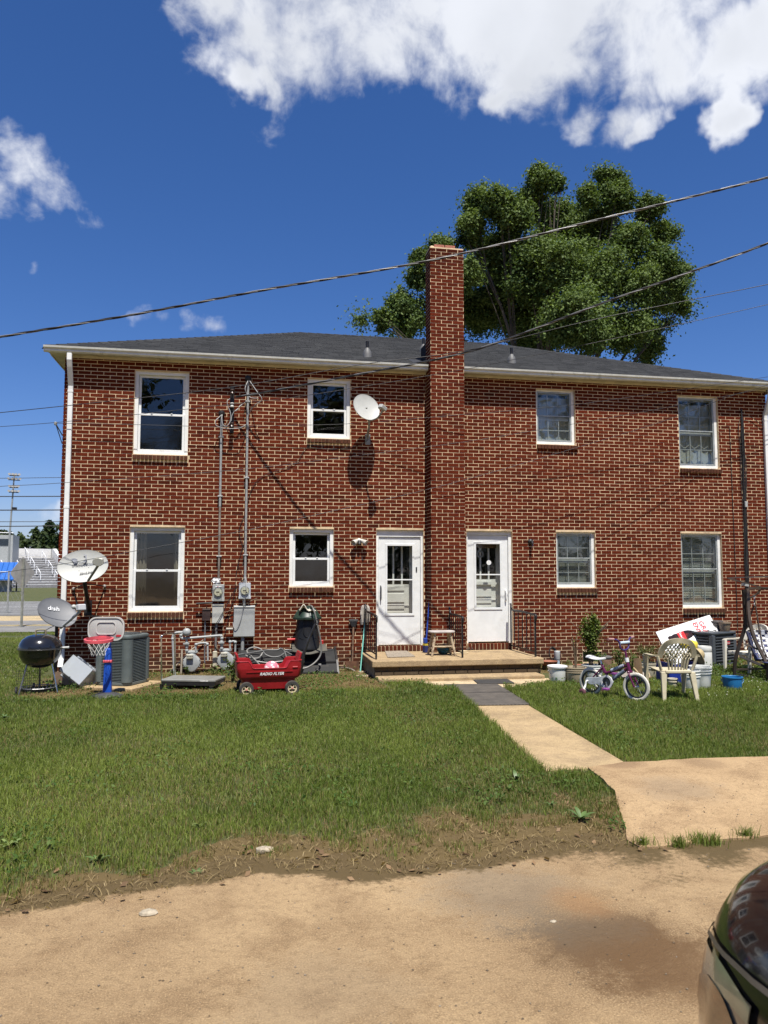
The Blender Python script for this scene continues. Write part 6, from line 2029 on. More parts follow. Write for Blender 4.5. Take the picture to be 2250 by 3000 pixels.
fs = [tuple(range(n - 1, -1, -1))]
for i in range(len(lv) - 1):
 for k in range(n):
  fs.append((i * n + k, i * n + (k + 1) % n, (i + 1) * n + (k + 1) % n, (i + 1) * n + k))
def rimz(x):
 return .40 + .105 * float(sstep(Lw * .50, Lw * .66, abs(x)))
K = 72
def loopxy(w, d, u):
 """point on rounded rectangle by arc parameter"""
 pts = rrect(w, d, .06, 6)
 pts = [Vector((x, y, 0)) for x, y in pts]
 ls = [(pts[(i + 1) % len(pts)] - pts[i]).length for i in range(len(pts))]
 s = u * sum(ls)
 for i, l in enumerate(ls):
  if s <= l:
   return pts[i] + (pts[(i + 1) % len(pts)] - pts[i]) * (s / l)
  s -= l
 return pts[0]
base_n = len(vs)
K = 96
prof = []
for k in range(K):
 u = k / K
 o1 = loopxy(Lw + .012, Dw + .012, u)
 i1 = loopxy(Lw - .022, Dw - .022, u)
 z = rimz(o1.x)
 prof.append([(o1.x, o1.y, .40), (o1.x * 1.004, o1.y * 1.01, z), (o1.x * 1.02, o1.y * 1.03, z + .004), (o1.x * 1.01, o1.y * 1.015, z + .014), (i1.x, i1.y, z + .008), (i1.x * .96, i1.y * .95, .26)])
for pr in prof:
 vs += pr
for k in range(K):
 j = (k + 1) % K
 for i in range(5):
  fs.append((base_n + k * 6 + i, base_n + j * 6 + i, base_n + j * 6 + i + 1, base_n + k * 6 + i + 1))
fs.append(tuple(base_n + k * 6 + 5 for k in range(K)))
body = m.add(vs, fs).build('body', REDP, t, smooth=38)
MB().box(-.34, .34, -Dw - .016, -Dw - .006, .352, .362).build('moulded_line', REDP, body)
lt = text_mesh('RADIO FLYER', .056, .0006, .0015, .35, 1.05)
lo = link('lettering', lt, body, mw=T3(.03, -Dw - .0135, .325) @ RX(math.pi / 2))
lt.materials.append(pm('white_print2', (.72, .70, .66), .5))
for s in (-1, 1):
 MB().push(T3(s * (Lw - .02), 0, .50) @ RY(rad(s * 16))).box(-.018, .018, -Dw + .07, Dw - .07, -.02, .125).pop().build('seat_back', REDP, t, bevel=.016, bseg=2)
MB().box(Lw * .72, Lw * .9, -Dw - .022, -Dw - .008, .40, .425).build('latch', REDP, body, bevel=.006)
CRM = pm('cream_wheel', (.56, .47, .30), .5, var=.12)
WT = pm('wheel_tyre', (.045, .04, .034), .7, var=.3, dirt=(.14, .11, .08), dscale=9)
HUBP = pm('hub_pink', (.55, .18, .16), .5)
ra = GW(205, 1045)
for (x, y) in ((-.335, -.235), (.335, -.235), (-.335, .235), (.335, .235)):
 wheel(t, (x, y, .108), .108, .065, WT, CRM, HUBP, 5, (0, 0, rad(90)), .36)
for x in (-.335, .335):
 MB().tube([(x, -.2, .108), (x, .2, .108)], .012, 8).build('axle', BLKMET, t)
MB().box(-.38, .38, -.06, .06, .085, .105).build('undercarriage', BLKMET, t)
HB = pm('handle_black', (.016, .016, .017), .45)
hd = [Vector((Lw + .02, 0, .27)), Vector((Lw + .065, -.03, .55)), Vector((Lw + .135, -.04, .78)), Vector((Lw + .245, -.03, 1.03))]
MB().tube(curve(hd, 4), [.032] * 4 + [.026] * 5 + [.018] * 4, 8).build('pull_handle', HB, t, smooth=50)
e_ = hd[-1]
MB().tube([(e_.x + .02 + .03 * math.cos(2 * math.pi * k / 14), e_.y, e_.z + .03 + .045 * math.sin(2 * math.pi * k / 14)) for k in range(14)], .012, 6, closed=True).build('grip', HB, t, smooth=60)
wag = t
BALLM = NT('pink_ball')
_co = BALLM.node('ShaderNodeTexCoord').outputs['Object']
_v = BALLM.node('ShaderNodeTexVoronoi', {'Scale': 11.0, 'Randomness': .75})
BALLM.l.new(_co, _v.inputs['Vector'])
_f = BALLM.ramp(_v.outputs['Distance'], .34, .30)
_b = BALLM.bsdf(**{'Base Color': BALLM.mix(_f, (.62, .19, .24), (.75, .70, .68)), 'Roughness': .35})
BALLM = BALLM.done(_b.outputs[0])
bl = t.matrix_basis
p_ = Matrix.Translation(t.location) @ RZ(t.rotation_euler.z) @ Vector((.05, -.05, .375))
tag(MB().ball((0, 0, 0), .115, 24, 16).build('ball', BALLM, None, smooth=80, loc=p_), 'pink ball with white dots sitting in the red wagon', 'ball')
# ---- folded black truck bed cover on concrete blocks, against the wall
COV = pm('cover_black', (.020, .0205, .021), .6, var=.15, bump=.15, dirt=(.045, .042, .038), dscale=3, damt=(.55, .95), spec=.25)
cx0, cx1 = ZW(150, 700, -.5).x, ZW(1310, 700, -.5).x
t = thing('folding_bed_cover', 'long black folded panel cover leaning on blocks behind the red wagon', 'panel cover', ((cx0 + cx1) / 2, -.5, .03))
hw = (cx1 - cx0) / 2
zt_, zm_, zb_ = ZW(700, 560, -.10).z - .03, ZW(700, 710, -.42).z - .03, ZW(700, 835, -.62).z - .03
def slabp(p0, p1, th, mat, nm, x0=-hw + .03, x1=hw - .03, bev=.008):
 (y0, z0), (y1, z1) = p0, p1
 d = Vector((0, y1 - y0, z1 - z0)).normalized()
 nn = Vector((0, d.z, -d.y)) * th
 vs = [(x0, y0, z0), (x1, y0, z0), (x1, y1, z1), (x0, y1, z1)] + [(x, y + nn.y, z + nn.z) for x, y, z in ((x0, y0, z0), (x1, y0, z0), (x1, y1, z1), (x0, y1, z1))]
 return MB().add(vs, [(0, 1, 2, 3), (7, 6, 5, 4), (4, 5, 1, 0), (5, 6, 2, 1), (6, 7, 3, 2), (7, 4, 0, 3)]).build(nm, mat, t, bevel=bev)
slabp((.5 - .42, zm_), (.5 - .10, zt_), .05, COV, 'panel')
slabp((.5 - .62, zb_), (.5 - .435, zm_ - .03), .05, COV, 'panel')
MB().box(-hw + .02, hw - .02, .5 - .45, .5 - .41, zm_ - .03, zm_ - .004).build('hinge_strip', BLKMET, t)
MB().box(-hw + .02, hw - .02, .5 - .655, .5 - .612, zb_ - .035, zb_ - .002).build('edge_strip', BLKMET, t)
for s in (-1, 1):
 e0 = MB().add([(s * hw, -.14, zb_ - .03), (s * hw, .06, zm_ + .03), (s * hw, .42, zt_ + .035), (s * hw, .44, zt_ - .05), (s * hw, .1, zm_ - .08), (s * hw, -.1, zb_ - .09)], [(0, 1, 2, 3, 4, 5)])
 e0.build('end_cap', BLKMET, t, solid=-.035 * s)
m = MB()
m.tube(curve([(.46, -.13, zb_ + .06), (.52, -.15, zb_ + .02), (.50, -.15, zb_ - .06), (.53, -.16, zb_ - .09)], 4), .013, 6)
m.build('strap_end', BLACK, t)
MB().push(T3(.53, -.16, zb_ + .14)).lathe([(.03, -.01), (.03, .01)], 10).pop().build('clamp_knob', GALV, t)
BLK_ = pm('concrete_block_dark', (.07, .058, .048), .9, var=.3, bump=.5)
for k, x in enumerate((-.30, .12, .52)):
 pz = t.location
 o = MB().box(-.2, .2, -.1, .1, 0, .19).build('concrete_block', BLK_, None, bevel=.008, loc=(pz.x + x, -.40, .0))
 tag(o, ('leftmost', 'middle', 'rightmost')[k] + ' concrete block in the shade under the black panel cover', 'block', 'blocks under the panel cover')
# ---- compost bin with dark green lid
pb_ = ZW(945, 545, -.30)
t = thing('trash_barrel', 'tall black barrel with wide dark green lid standing on the panel cover', 'barrel', (pb_.x, -.30, pb_.z - .02))
BAR = pm('barrel_black', (.012, .012, .0125), .42, var=.12, spec=.3)
Hb = ZW(945, 190, -.33).z - pb_.z
body = MB().lathe([(.238, 0), (.240, .03), (.228, .05), (.222, Hb * .32), (.214, Hb * .36), (.188, Hb * .98), (.17, Hb)], 40).build('body', BAR, t, smooth=40)
LIDG = pm('lid_green', (.014, .032, .022), .35, var=.12)
lid = MB().lathe([(.252, Hb - .02), (.262, Hb - .01), (.262, Hb + .02), (.24, Hb + .04), (.165, Hb + .16), (.125, Hb + .19), (.12, Hb + .215), (0, Hb + .23)], 40).build('lid', LIDG, t, smooth=35)
for k in range(8):
 a = 2 * math.pi * k / 8 + .2
 MB().tube([(.235 * math.cos(a), .235 * math.sin(a), Hb + .048), (.135 * math.cos(a), .135 * math.sin(a), Hb + .185)], .012, 5).build('lid_rib', LIDG, lid)
def ubend(u):
 return u
U = [(-.075, Hb * .95), (-.082, Hb * .65), (-.07, Hb * .5), (-.03, Hb * .42), (.03, Hb * .42), (.07, Hb * .5), (.082, Hb * .65), (.075, Hb * .95)]
def onb(x, z):
 r = float(np.interp(z, [0, Hb * .36, Hb], [.232, .214, .186]))
 return (x, -math.sqrt(max(r * r - x * x, 0)) - .001, z)
MB().tube(curve([onb(x, z) for x, z in U], 4), .009, 6).build('moulded_recess', BAR, body, smooth=60)
MB().tube(curve([onb(-.15, Hb * .40), onb(-.09, Hb * .345), onb(0, Hb * .325), onb(.09, Hb * .345), onb(.15, Hb * .40)], 4), .007, 6).build('moulded_line', BAR, body, smooth=60)
REDT = pm('red_tool', (.42, .02, .02), .4)
o = MB().push(RY(math.pi / 2)).lathe([(.022, -.08), (.024, .06), (.018, .08)], 10).pop().build('tool_handle', REDT, None, smooth=50, loc=ZW(768, 448, -.30))
tag(o, 'red round handle end sticking out left of the black barrel', 'handle')
p_ = ZW(1120, 510, -.12)
o = MB().box(-.03, .025, -.02, .02, -.10, .09).build('tool_handle', REDT, None, bevel=.01, loc=p_)
tag(o, 'red tool handle standing right of the black barrel at the wall', 'handle')
p_ = ZW(930, 80, -.42)
m = MB()
def ragf(u, v):
 x = -.14 + .30 * u
 y = -.09 + .16 * v
 return (x, y - .05 * (1 - u) * 0, .10 * math.exp(-((x + .06) / .06) ** 2) * (1 - v * .3) - .03 * v + .018 * math.sin(9 * u + 5 * v) - (.06 * (u - .5) ** 2))
o = MB().grid(ragf, 14, 9).build('rag', pm('rag_cream', (.62, .57, .46), .9, var=.12, dirt=(.25, .38, .48), dscale=5, damt=(.66, .72)), None, smooth=60, solid=.012, loc=(pb_.x - .02, -.43, pb_.z + Hb + .135))
tag(o, 'crumpled cream rag lying on the green barrel lid', 'rag')
HOSE = pm('hose_grey', (.17, .165, .15), .4, var=.2)
def hosep(x, y, Y): return ZW(x, y, Y)
cable('garden_hose', 'grey garden hose looped over the barrel lid and coiled on the panel cover', [hosep(985, 55, -.25), hosep(1010, 75, -.58), hosep(1040, 160, -.68), hosep(1075, 320, -.66), hosep(1105, 470, -.66), hosep(1112, 580, -.66), hosep(1085, 660, -.68), hosep(1020, 730, -.72), hosep(940, 775, -.74), hosep(860, 785, -.74),
  hosep(880, 760, -.72), hosep(905, 700, -.62), hosep(885, 640, -.52), hosep(830, 590, -.42), hosep(770, 572, -.36), hosep(690, 570, -.34)], .016, HOSE, 'hose', 'garden hoses', 6, 8)
cable('garden_hose', 'dark hose coiled at the left end of the panel cover', [hosep(118, 650, -.7), hosep(160, 625, -.62), hosep(260, 610, -.5), hosep(370, 590, -.42), hosep(480, 572, -.36), hosep(600, 570, -.36), hosep(640, 552, -.34), hosep(680, 580, -.4), hosep(705, 650, -.5), hosep(700, 720, -.6), hosep(680, 740, -.66)], .015, pm('hose_dark', (.10, .10, .095), .4, var=.2), 'hose', 'garden hoses', 6, 8)
cable('garden_hose', 'hose loop standing up over the left part of the panel cover', [hosep(410, 755, -.66), hosep(350, 690, -.55), hosep(290, 630, -.45), hosep(250, 585, -.36), hosep(280, 552, -.30), hosep(340, 540, -.28), hosep(410, 560, -.30), hosep(430, 600, -.38), hosep(400, 650, -.44), hosep(350, 668, -.48), hosep(280, 655, -.46), hosep(235, 630, -.42)], .015, HOSE, 'hose', 'garden hoses', 6, 8)
cable('garden_hose', 'hose sagging in two bights under the barrel', [hosep(440, 590, -.42), hosep(470, 625, -.47), hosep(540, 650, -.5), hosep(620, 645, -.5), hosep(680, 610, -.43), hosep(700, 590, -.4), hosep(760, 620, -.46), hosep(830, 640, -.5), hosep(880, 625, -.47), hosep(930, 625, -.47)], .014, pm('hose_dark', (.10, .10, .095)), 'hose', 'garden hoses', 6, 8)
cable('garden_hose', 'thin pale hose lying along the front of the panel cover', [hosep(370, 700, -.58), hosep(480, 715, -.6), hosep(600, 705, -.6), hosep(720, 690, -.57), hosep(800, 670, -.54), hosep(850, 650, -.51)], .009, pm('hose_pale', (.34, .33, .30), .4), 'hose', 'garden hoses', 6, 8)
cable('garden_hose', 'brown hose ring on the ground by the shovel blade', [hosep(1330, 775, -.3), hosep(1380, 775, -.25), hosep(1450, 790, -.25), hosep(1510, 825, -.3), hosep(1520, 865, -.4), hosep(1480, 888, -.48), hosep(1420, 892, -.5), hosep(1365, 870, -.5), hosep(1330, 840, -.5)], .018, pm('hose_brown', (.14, .11, .085), .5), 'hose', 'garden hoses', 6, 8)
cable('garden_hose', 'black hose arching down left of the red wagon into the weeds', [hosep(140, 790, -.75), hosep(90, 795, -.78), hosep(45, 840, -.8), hosep(30, 910, -.82), hosep(40, 985, -.86), hosep(60, 1000, -.9)], .015, BLACK, 'hose', 'garden hoses', 6, 8)
o = MB().grid(lambda u, v: (-.30 + .62 * u, -.16 + .30 * v, .03 * math.sin(6 * u + 2) * (1 - v) + .12 * v), 12, 4).build('floor_mat', pm('mat_dark', (.075, .07, .055), .9, var=.25), None, smooth=50, solid=.012, loc=tuple(ZW(965, 590, -.42)))
tag(o, 'crumpled dark rubber mat draped under the black barrel', 'mat')
# ---- shovel, mop, and the weeds there
p0, p1 = ZW(1465, 860, -.16), ZW(1485, 215, -.03)
t = thing('shovel', 'rusty digging shovel with black grip leaning on the bricks', 'shovel', tuple(p0))
d = p1 - p0
WOODG = pm('old_handle_wood', (.15, .085, .05), .8, var=.3, scale=12)
MB().tube([d * .18, d * .86], .019, 8).build('shaft', WOODG, t, smooth=50)
m = MB()
m.grid(lambda u, v: (-.125 + .25 * u, -.03 - .02 * math.cos((u - .5) * 3.0) - .02 * v, .29 * v - .03 - .05 * (1 - (2 * u - 1) ** 2) * (1 - v)), 8, 5)
m.build('blade', RUST, t, smooth=50, solid=.004)
MB().add([tuple(d * .86 + Vector(v)) for v in ((-.035, -.02, 0), (.035, -.02, 0), (.085, -.02, .12), (-.085, -.02, .12), (-.035, .02, 0), (.035, .02, 0), (.085, .02, .12), (-.085, .02, .12))],
   [(0, 1, 2, 3), (7, 6, 5, 4), (0, 4, 5, 1), (1, 5, 6, 2), (2, 6, 7, 3), (3, 7, 4, 0)]).build('grip_fork', BLACK, t, bevel=.008)
MB().tube([tuple(d * .86 + Vector((-.085, 0, .125))), tuple(d * .86 + Vector((.085, 0, .125)))], .02, 8).build('grip', BLACK, t)
p0, p1 = ZW(1560, 852, -.45), ZW(1618, 210, -.05)
t = thing('mop', 'string mop with pale turquoise handle standing head up by the porch', 'mop', tuple(p0))
d = p1 - p0
MB().tube([(0, 0, 0), d], .012, 8).build('handle', pm('mint_handle', (.16, .46, .38), .4, var=.06), t, smooth=50)
MB().tube([(0, 0, -.0), d * .07], .017, 8).build('grip', pm('mint_grip', (.12, .40, .33), .5), t)
m = MB()
for k in range(110):
 a = random.random() * 6.28
 r = random.uniform(.02, .085)
 h = random.uniform(-.12, .08)
 m.tube(curve([d + Vector((0, 0, .20)), d + Vector((math.cos(a) * r * .8, math.sin(a) * r * .5 - .02, .26 - random.random() * .06)), d + Vector((math.cos(a) * r * 1.1, math.sin(a) * r * .6 - .02, .1)), d + Vector((math.cos(a) * r, math.sin(a) * r * .5 - .01, h))], 3), .0065, 4, caps=False)
m.build('strings', pm('mop_string', (.50, .46, .40), .9, var=.25), t, stuff=True)
MB().box(d.x - .03, d.x + .03, d.y - .02, d.y + .02, d.z - .02, d.z + .08).build('clamp', pm('mop_clamp', (.5, .5, .46), .6), t)
for k, (px, py, a) in enumerate(((1600, 845, .5), (1640, 890, 1.0), (1575, 890, .2))):
 p_ = GW(px, py)
 tag(MB().push(RZ(a)).box(-.1, .1, -.045, .045, 0, .055).pop().build('loose_brick', pm('pale_loose_brick', (.36, .28, .19), .9, var=.3), None, bevel=.006, loc=(p_.x, p_.y, .03)), ('loose pale brick touching the porch corner', 'loose pale brick at the lawn edge by the porch corner', 'loose pale brick below the mop handle')[k], 'brick', 'loose bricks by the porch')
# ---- leafy weeds along the foot of the wall
def leafy_plant(name, label, loc, h, spread, stems, leaves, size, lo, hi, cat='plant', group=None, arch=.4, stemcol=(.10, .11, .04), top_bias=.5, z_from=.15, taper=0.):
 t = thing(name, label, cat, loc, 0, group)
 S = MB()
 Ps = []
 for s in range(stems):
  a = random.random() * 6.28
  e = Vector((math.cos(a) * spread * random.uniform(.2, 1), math.sin(a) * spread * random.uniform(.2, 1) * .8, h * random.uniform(.65, 1.0)))
  c = curve([(math.cos(a) * .02, math.sin(a) * .02, -.02), e * .5 + Vector((0, 0, h * .12)) - Vector((e.x, e.y, 0)) * arch * .5, e], 6)
  S.tube(c, [.009 * h ** .5 * (1 - .8 * i / len(c)) + .0015 for i in range(len(c))], 5)
  for _ in range(leaves):
   i = int(len(c) * (z_from + (1 - z_from) * random.random() ** top_bias))
   q = c[min(i, len(c) - 1)]
   q = q + Vector(rng.normal(0, 1, 3)) * spread * .17
   k_ = max(1 - taper * max(q.z / h - .25, 0) / .75, .15)
   Ps.append(Vector((q.x * k_, q.y * k_, q.z)))
 S.build('stem', pm('stem_' + name, stemcol, .8, var=.3), t, smooth=60)
 P = np.array([tuple(q) for q in Ps])
 n = len(P)
 Pv, F, C = leaf_patch(P[:, 0], P[:, 1], np.maximum(P[:, 2], .02), size * rng.uniform(.6, 1.3, n), leafcol(n, lo, hi), .7)
 o = link('leaves', np_mesh('leaves', Pv, F, LEAFM, {'col': (C, 'POINT', 'FLOAT_COLOR')}), t)
 o['kind'] = 'stuff'
 return t
GLO, GHI = (.045, .085, .018), (.13, .18, .04)
q_ = ZG(375, 1745)
leafy_plant('wall_weed', 'bright green weed under the left gas meter', (q_.x, -.42, .05), .17, .09, 5, 12, .022, GLO, GHI, 'weed', 'weeds along the wall')
q_ = ZG(760, 1740)
leafy_plant('wall_weed', 'spreading weed between the two gas meters', (q_.x, -.5, .05), .16, .22, 8, 14, .020, GLO, GHI, 'weed', 'weeds along the wall')
q_ = ZG(1060, 1770)
leafy_plant('wall_weed', 'tall narrow leaved weed at the left end of the red wagon', (q_.x, -1.6, .05), .42, .12, 9, 26, .028, (.05, .09, .02), (.14, .18, .05), 'weed', 'weeds along the wall')
q_ = GW(390, 1115)
leafy_plant('wall_weed', 'dark leafy weed in front of the red wagon', (q_.x, q_.y, .03), .10, .13, 7, 12, .026, (.03, .06, .015), (.08, .12, .03), 'weed', 'weeds along the wall')
q_ = at(930, 1430)
leafy_plant('wall_weed', 'grassy weed between the toy hoop base and the cooling unit', (q_.x, q_.y - .1, .05), .18, .16, 8, 12, .022, GLO, GHI, 'weed', 'weeds along the wall')
# PORCH ITEMS
def on_porch(px, py):
 return G(px, py, PZ + .004)
ZP = lambda x, y: (1000 + x / 2.5523, 1500 + y / 2.5523)
q = [on_porch(*ZP(*p)) for p in ((345, 1090), (553, 1083), (485, 1038), (325, 1043))]
o = MB().add([tuple(v + Vector((0, 0, .001))) for v in q] + [tuple(v + Vector((0, 0, .014))) for v in q], [(3, 2, 1, 0), (4, 5, 6, 7), (0, 1, 5, 4), (1, 2, 6, 5), (2, 3, 7, 6), (3, 0, 4, 7)])
tag(o.build('doormat', pm('mat_tan', (.25, .21, .16), .95, var=.55, scale=55, bump=1.0, bscale=150), None, bevel=.004), 'speckled tan doormat on the porch before the left door', 'doormat')
def stool(px0, px1):
 a, b = on_porch(*ZP(*px0)), on_porch(*ZP(*px1))
 c = (a + b) / 2 + Vector((0, .14, 0))
 t = thing('stool', 'low wooden stool with worn paint on turned legs beside the chimney', 'stool', tuple(c))
 WD = pm('worn_stool', (.40, .31, .20), .7, var=.3, scale=9, dirt=(.13, .09, .06), dscale=8, damt=(.5, .65))
 TOP = pm('stool_top', (.42, .38, .35), .65, var=.2, scale=6, dirt=(.55, .5, .46), dscale=5)
 m = MB()
 m.prism([(x * 1.0, y) for x, y in rrect(.235, .15, .11, 6)], .405, .44)
 m.build('seat', TOP, t, bevel=.012, bseg=2, smooth=40)
 for sx in (-1, 1):
  for sy in (-1, 1):
   p0, p1 = Vector((sx * .215, sy * .15, 0)), Vector((sx * .135, sy * .08, .41))
   pts = [p0 + (p1 - p0) * u for u in (0, .06, .16, .2, .24, .28, .5, .7, .76, .8, .84, .9, 1)]
   MB().tube(pts, [.017, .02, .024, .018, .026, .019, .026, .024, .018, .026, .018, .022, .02], 10).build('leg', WD, t, smooth=60)
 MB().tube([(-.185, -.125, .17), (0, -.125, .165), (.185, -.125, .17)], [.012, .017, .012], 8).build('stretcher', WD, t, smooth=60)
 MB().tube([(-.185, .125, .17), (.185, .125, .17)], .013, 8).build('stretcher', WD, t, smooth=60)
 MB().tube([(-.19, -.13, .13), (-.19, .13, .13)], .013, 8).build('stretcher', WD, t, smooth=60)
 MB().tube([(.19, -.13, .13), (.19, .13, .13)], .013, 8).build('stretcher', WD, t, smooth=60)
 return c
sc = stool((675, 1078), (855, 1080))
b0 = on_porch(*ZP(628, 1052))
b1 = W(*ZP(668, 528), -.10)
t = thing('broom', 'blue handled broom leaning upside in the corner left of the chimney', 'broom', tuple(b0))
d = b1 - b0
BLH = pm('broom_blue', (.015, .05, .30), .4, var=.1)
MB().tube([d * .17, d * 1.0], .014, 8).build('handle', BLH, t, smooth=50)
MB().push(T3(0, -.0, .0) @ RZ(.3)).box(-.035, .035, -.05, .05, .0, .13).pop().build('bristles', pm('broom_dark_blue', (.012, .018, .10), .8, var=.3), t, bevel=.01)
MB().push(RZ(.3)).box(-.034, .034, -.045, .045, .133, .165).pop().build('yellow_band', pm('yellow_band', (.55, .42, .04), .5), t)
MB().push(RZ(.3)).box(-.03, .03, -.04, .04, .168, .27).pop().build('ferrule', BLH, t, bevel=.012)
BAG = pm('teal_bag', (.03, .10, .105), .25, var=.3)
p_ = on_porch(*ZP(780, 1070))
m = MB().ball((0, 0, .085), .12, 14, 10, (1.0, .8, .75))
m.v = [(x + random.uniform(-.016, .016), y + random.uniform(-.016, .016), max(z + random.uniform(-.016, .016), 0)) for x, y, z in m.v]
tag(m.build('plastic_bag', BAG, None, smooth=20, loc=(p_.x, p_.y + .16, PZ + .004)), 'crumpled dark teal plastic bag under the wooden stool', 'bag')
p_ = on_porch(*ZP(700, 1055))
m = MB().ball((0, 0, .05), .09, 10, 7, (1.2, .7, .6))
tag(m.build('dark_bundle', pm('dark_cloth', (.02, .02, .022), .9), None, smooth=40, loc=(p_.x, p_.y + .18, PZ + .004)), 'small dark bundle behind the stool leg left of the teal bag', 'bundle')
def shoe(name, label, px, py, mat, L, rz, strap):
 p_ = on_porch(*ZP(px, py))
 t = thing(name, label, 'shoe', tuple(p_), rz)
 prof = [(-.5, -.13), (-.42, -.17), (-.2, -.16), (.1, -.17), (.32, -.20), (.46, -.14), (.5, 0), (.46, .13), (.32, .19), (.1, .15), (-.2, .14), (-.42, .15), (-.5, .1)]
 MB().prism([(x * L, y * L) for x, y in prof], 0, .025).build('sole', mat, t, bevel=.008)
 if strap:
  for x in (.2, -.05):
   MB().tube(curve([(x * L, -.17 * L, .02), (x * L, -.08 * L, .065), (x * L, .08 * L, .065), (x * L, .17 * L, .02)], 4), .014, 6).build('strap', mat, t, smooth=60)
 else:
  MB().ball((L * .12, 0, .045), L * .26, 12, 8, (1.4, .6, .30)).build('upper', mat, t, smooth=60)
 return t
SAND_ = pm('sandal_brown', (.045, .028, .02), .7, var=.3)
shoe('sandal', 'brown strapped sandal by the right door threshold, nearer the chimney', 955, 1032, SAND_, .24, .1, True)
shoe('sandal', 'brown strapped sandal by the right door threshold, nearer the door', 990, 1028, SAND_, .24, .25, True)
CRS = pm('cream_shoe', (.52, .42, .25), .6, var=.15)
shoe('shoe', 'cream slip-on shoe lying right of the stool, toe pointing right', 900, 1060, CRS, .24, -.15, False)
shoe('shoe', 'cream slip-on shoe tilted behind the other cream shoe', 868, 1040, CRS, .23, .9, False)
RUBM = NT('ribbed_rubber')
_p = RUBM.node('ShaderNodeNewGeometry').outputs['Position']
_w = RUBM.node('ShaderNodeTexWave', {'Scale': 13.0, 'Distortion': 1.2, 'Detail': 1.0}, bands_direction='DIAGONAL')
RUBM.l.new(_p, _w.inputs['Vector'])
_n = RUBM.noise(_p, 6, 5, .65)
_c = RUBM.mix(RUBM.ramp(_n, .35, .7), (.070, .062, .052), (.115, .10, .082))
_c = RUBM.mix(RUBM.math('MULTIPLY', _w.outputs['Fac'], .35), _c, (.048, .042, .036))
_bp = RUBM.node('ShaderNodeBump', {'Strength': .8, 'Distance': .006})
RUBM.l.new(_w.outputs['Fac'], _bp.inputs['Height'])
_b = RUBM.bsdf(**{'Base Color': _c, 'Roughness': .75})
RUBM.l.new(_bp.outputs[0], _b.inputs['Normal'])
RUBM = RUBM.done(_b.outputs[0])
def flatmat(pts, label, mat, th=.012):
 q = []
 for (px, py) in pts:
  z = .030
  for _ in range(4):
   g = G(*ZP(px, py), z)
   z = .063 if in_poly(np.array(g.x), np.array(g.y), PAD_N) else .030 + .03 * float(sstep(-4.5, -2.4, np.array(g.y)))
  q.append(Vector((g.x, g.y, z + .002)))
 m = MB().add([tuple(v) for v in q] + [tuple(v + Vector((0, 0, th))) for v in q], [(3, 2, 1, 0), (4, 5, 6, 7), (0, 1, 5, 4), (1, 2, 6, 5), (2, 3, 7, 6), (3, 0, 4, 7)])
 tag(m.build('rubber_mat', mat, None, bevel=.003), label, 'mat', 'rubber mats on the walk')
flatmat([(965, 1450), (1420, 1443), (1165, 1290), (768, 1293)], 'large ribbed grey rubber mat laid across the walkway', RUBM)
flatmat([(1022, 1287), (1297, 1284), (1230, 1247), (975, 1250)], 'small plain black rubber mat near the porch step', pm('black_mat', (.032, .031, .03), .85, var=.2))
# RIGHT YARD
GR = lambda x, y, z=.03: G(1600 + x / 5.027, 1790 + y / 5.027, z)
ZR = lambda x, y, Y: W(1600 + x / 5.027, 1790 + y / 5.027, Y)
GQ = lambda x, y, z=.03: G(1880 + x / 4.484, 1770 + y / 4.484, z)
ZQ = lambda x, y, Y: W(1880 + x / 4.484, 1770 + y / 4.484, Y)
SOIL = pm('potting_soil', (.055, .038, .025), .95, var=.4, scale=30, bump=.8)
def bucket(name, label, loc, r, h, mat, lid=None, soil=False, rings=2, handle=True, tilt=0, cat='bucket', group=None, hmat=None, hz=0):
 t = thing(name, label, cat, loc, hz, group)
 rt, rb = r, r * .86
 prof = [(rb * .97, 0), (rb, .006)]
 prof += [(rb + (rt - rb) * .62, h * .66)]
 for k in range(rings):
  z = h * (.70 + .11 * k)
  rr = rb + (rt - rb) * (z / h)
  prof += [(rr, z), (rr + .010, z + .004), (rr + .010, z + .014), (rr, z + .018)]
 prof += [(rt, h - .018), (rt + .008, h - .014), (rt + .008, h), (rt - .002, h + .002), (rt - .008, h - .004), (rb - .006, .015), (0, .012)]
 MB().lathe(prof, 32).build('body', mat, t, smooth=35)
 if lid:
  MB().lathe([(rt + .010, h - .022), (rt + .016, h - .012), (rt + .016, h + .012), (rt + .008, h + .018), (rt - .012, h + .010), (0, h + .010)], 32).build('lid', lid, t, smooth=35)
 if soil:
  MB().lathe([(rt - .012, h * .82), (rt * .5, h * .86), (0, h * .87)], 20, caps=False).build('soil', SOIL, t)
 if handle:
  pts = [(math.cos(a) * (rt + .012), -math.sin(a) * (rt * .55) - .012 * 0, h * .78 - math.sin(a) * h * .32) for a in np.linspace(0, math.pi, 12)]
  MB().tube(pts, .004, 5).build('handle', hmat or GALV, t, smooth=60)
  for s in (-1, 1):
   MB().push(T3(s * (rt + .004), 0, h * .78) @ RY(s * math.pi / 2)).lathe([(.014, 0), (.014, .012), (0, .014)], 8).pop().build('handle_lug', mat, t)
 return t
BWH = pm('bucket_white', (.66, .67, .62), .42, var=.05, dirt=(.46, .43, .34), dscale=5, damt=(.55, .85))
BDIRTY = pm('bucket_dirty_white', (.50, .46, .35), .55, var=.12, dirt=(.25, .19, .11), dscale=5, damt=(.48, .75))
BTAN = pm('bucket_tan', (.38, .31, .20), .6, var=.15, dirt=(.22, .17, .10), dscale=6, damt=(.5, .8))
p = GR(170, 1078)
bucket('bucket', 'white lidded bucket on the grass beside the porch', (p.x, p.y, .03), .148, .285, BWH, lid=pm('lid_white', (.72, .73, .72), .4, var=.04), rings=0, group='buckets on the right lawn')
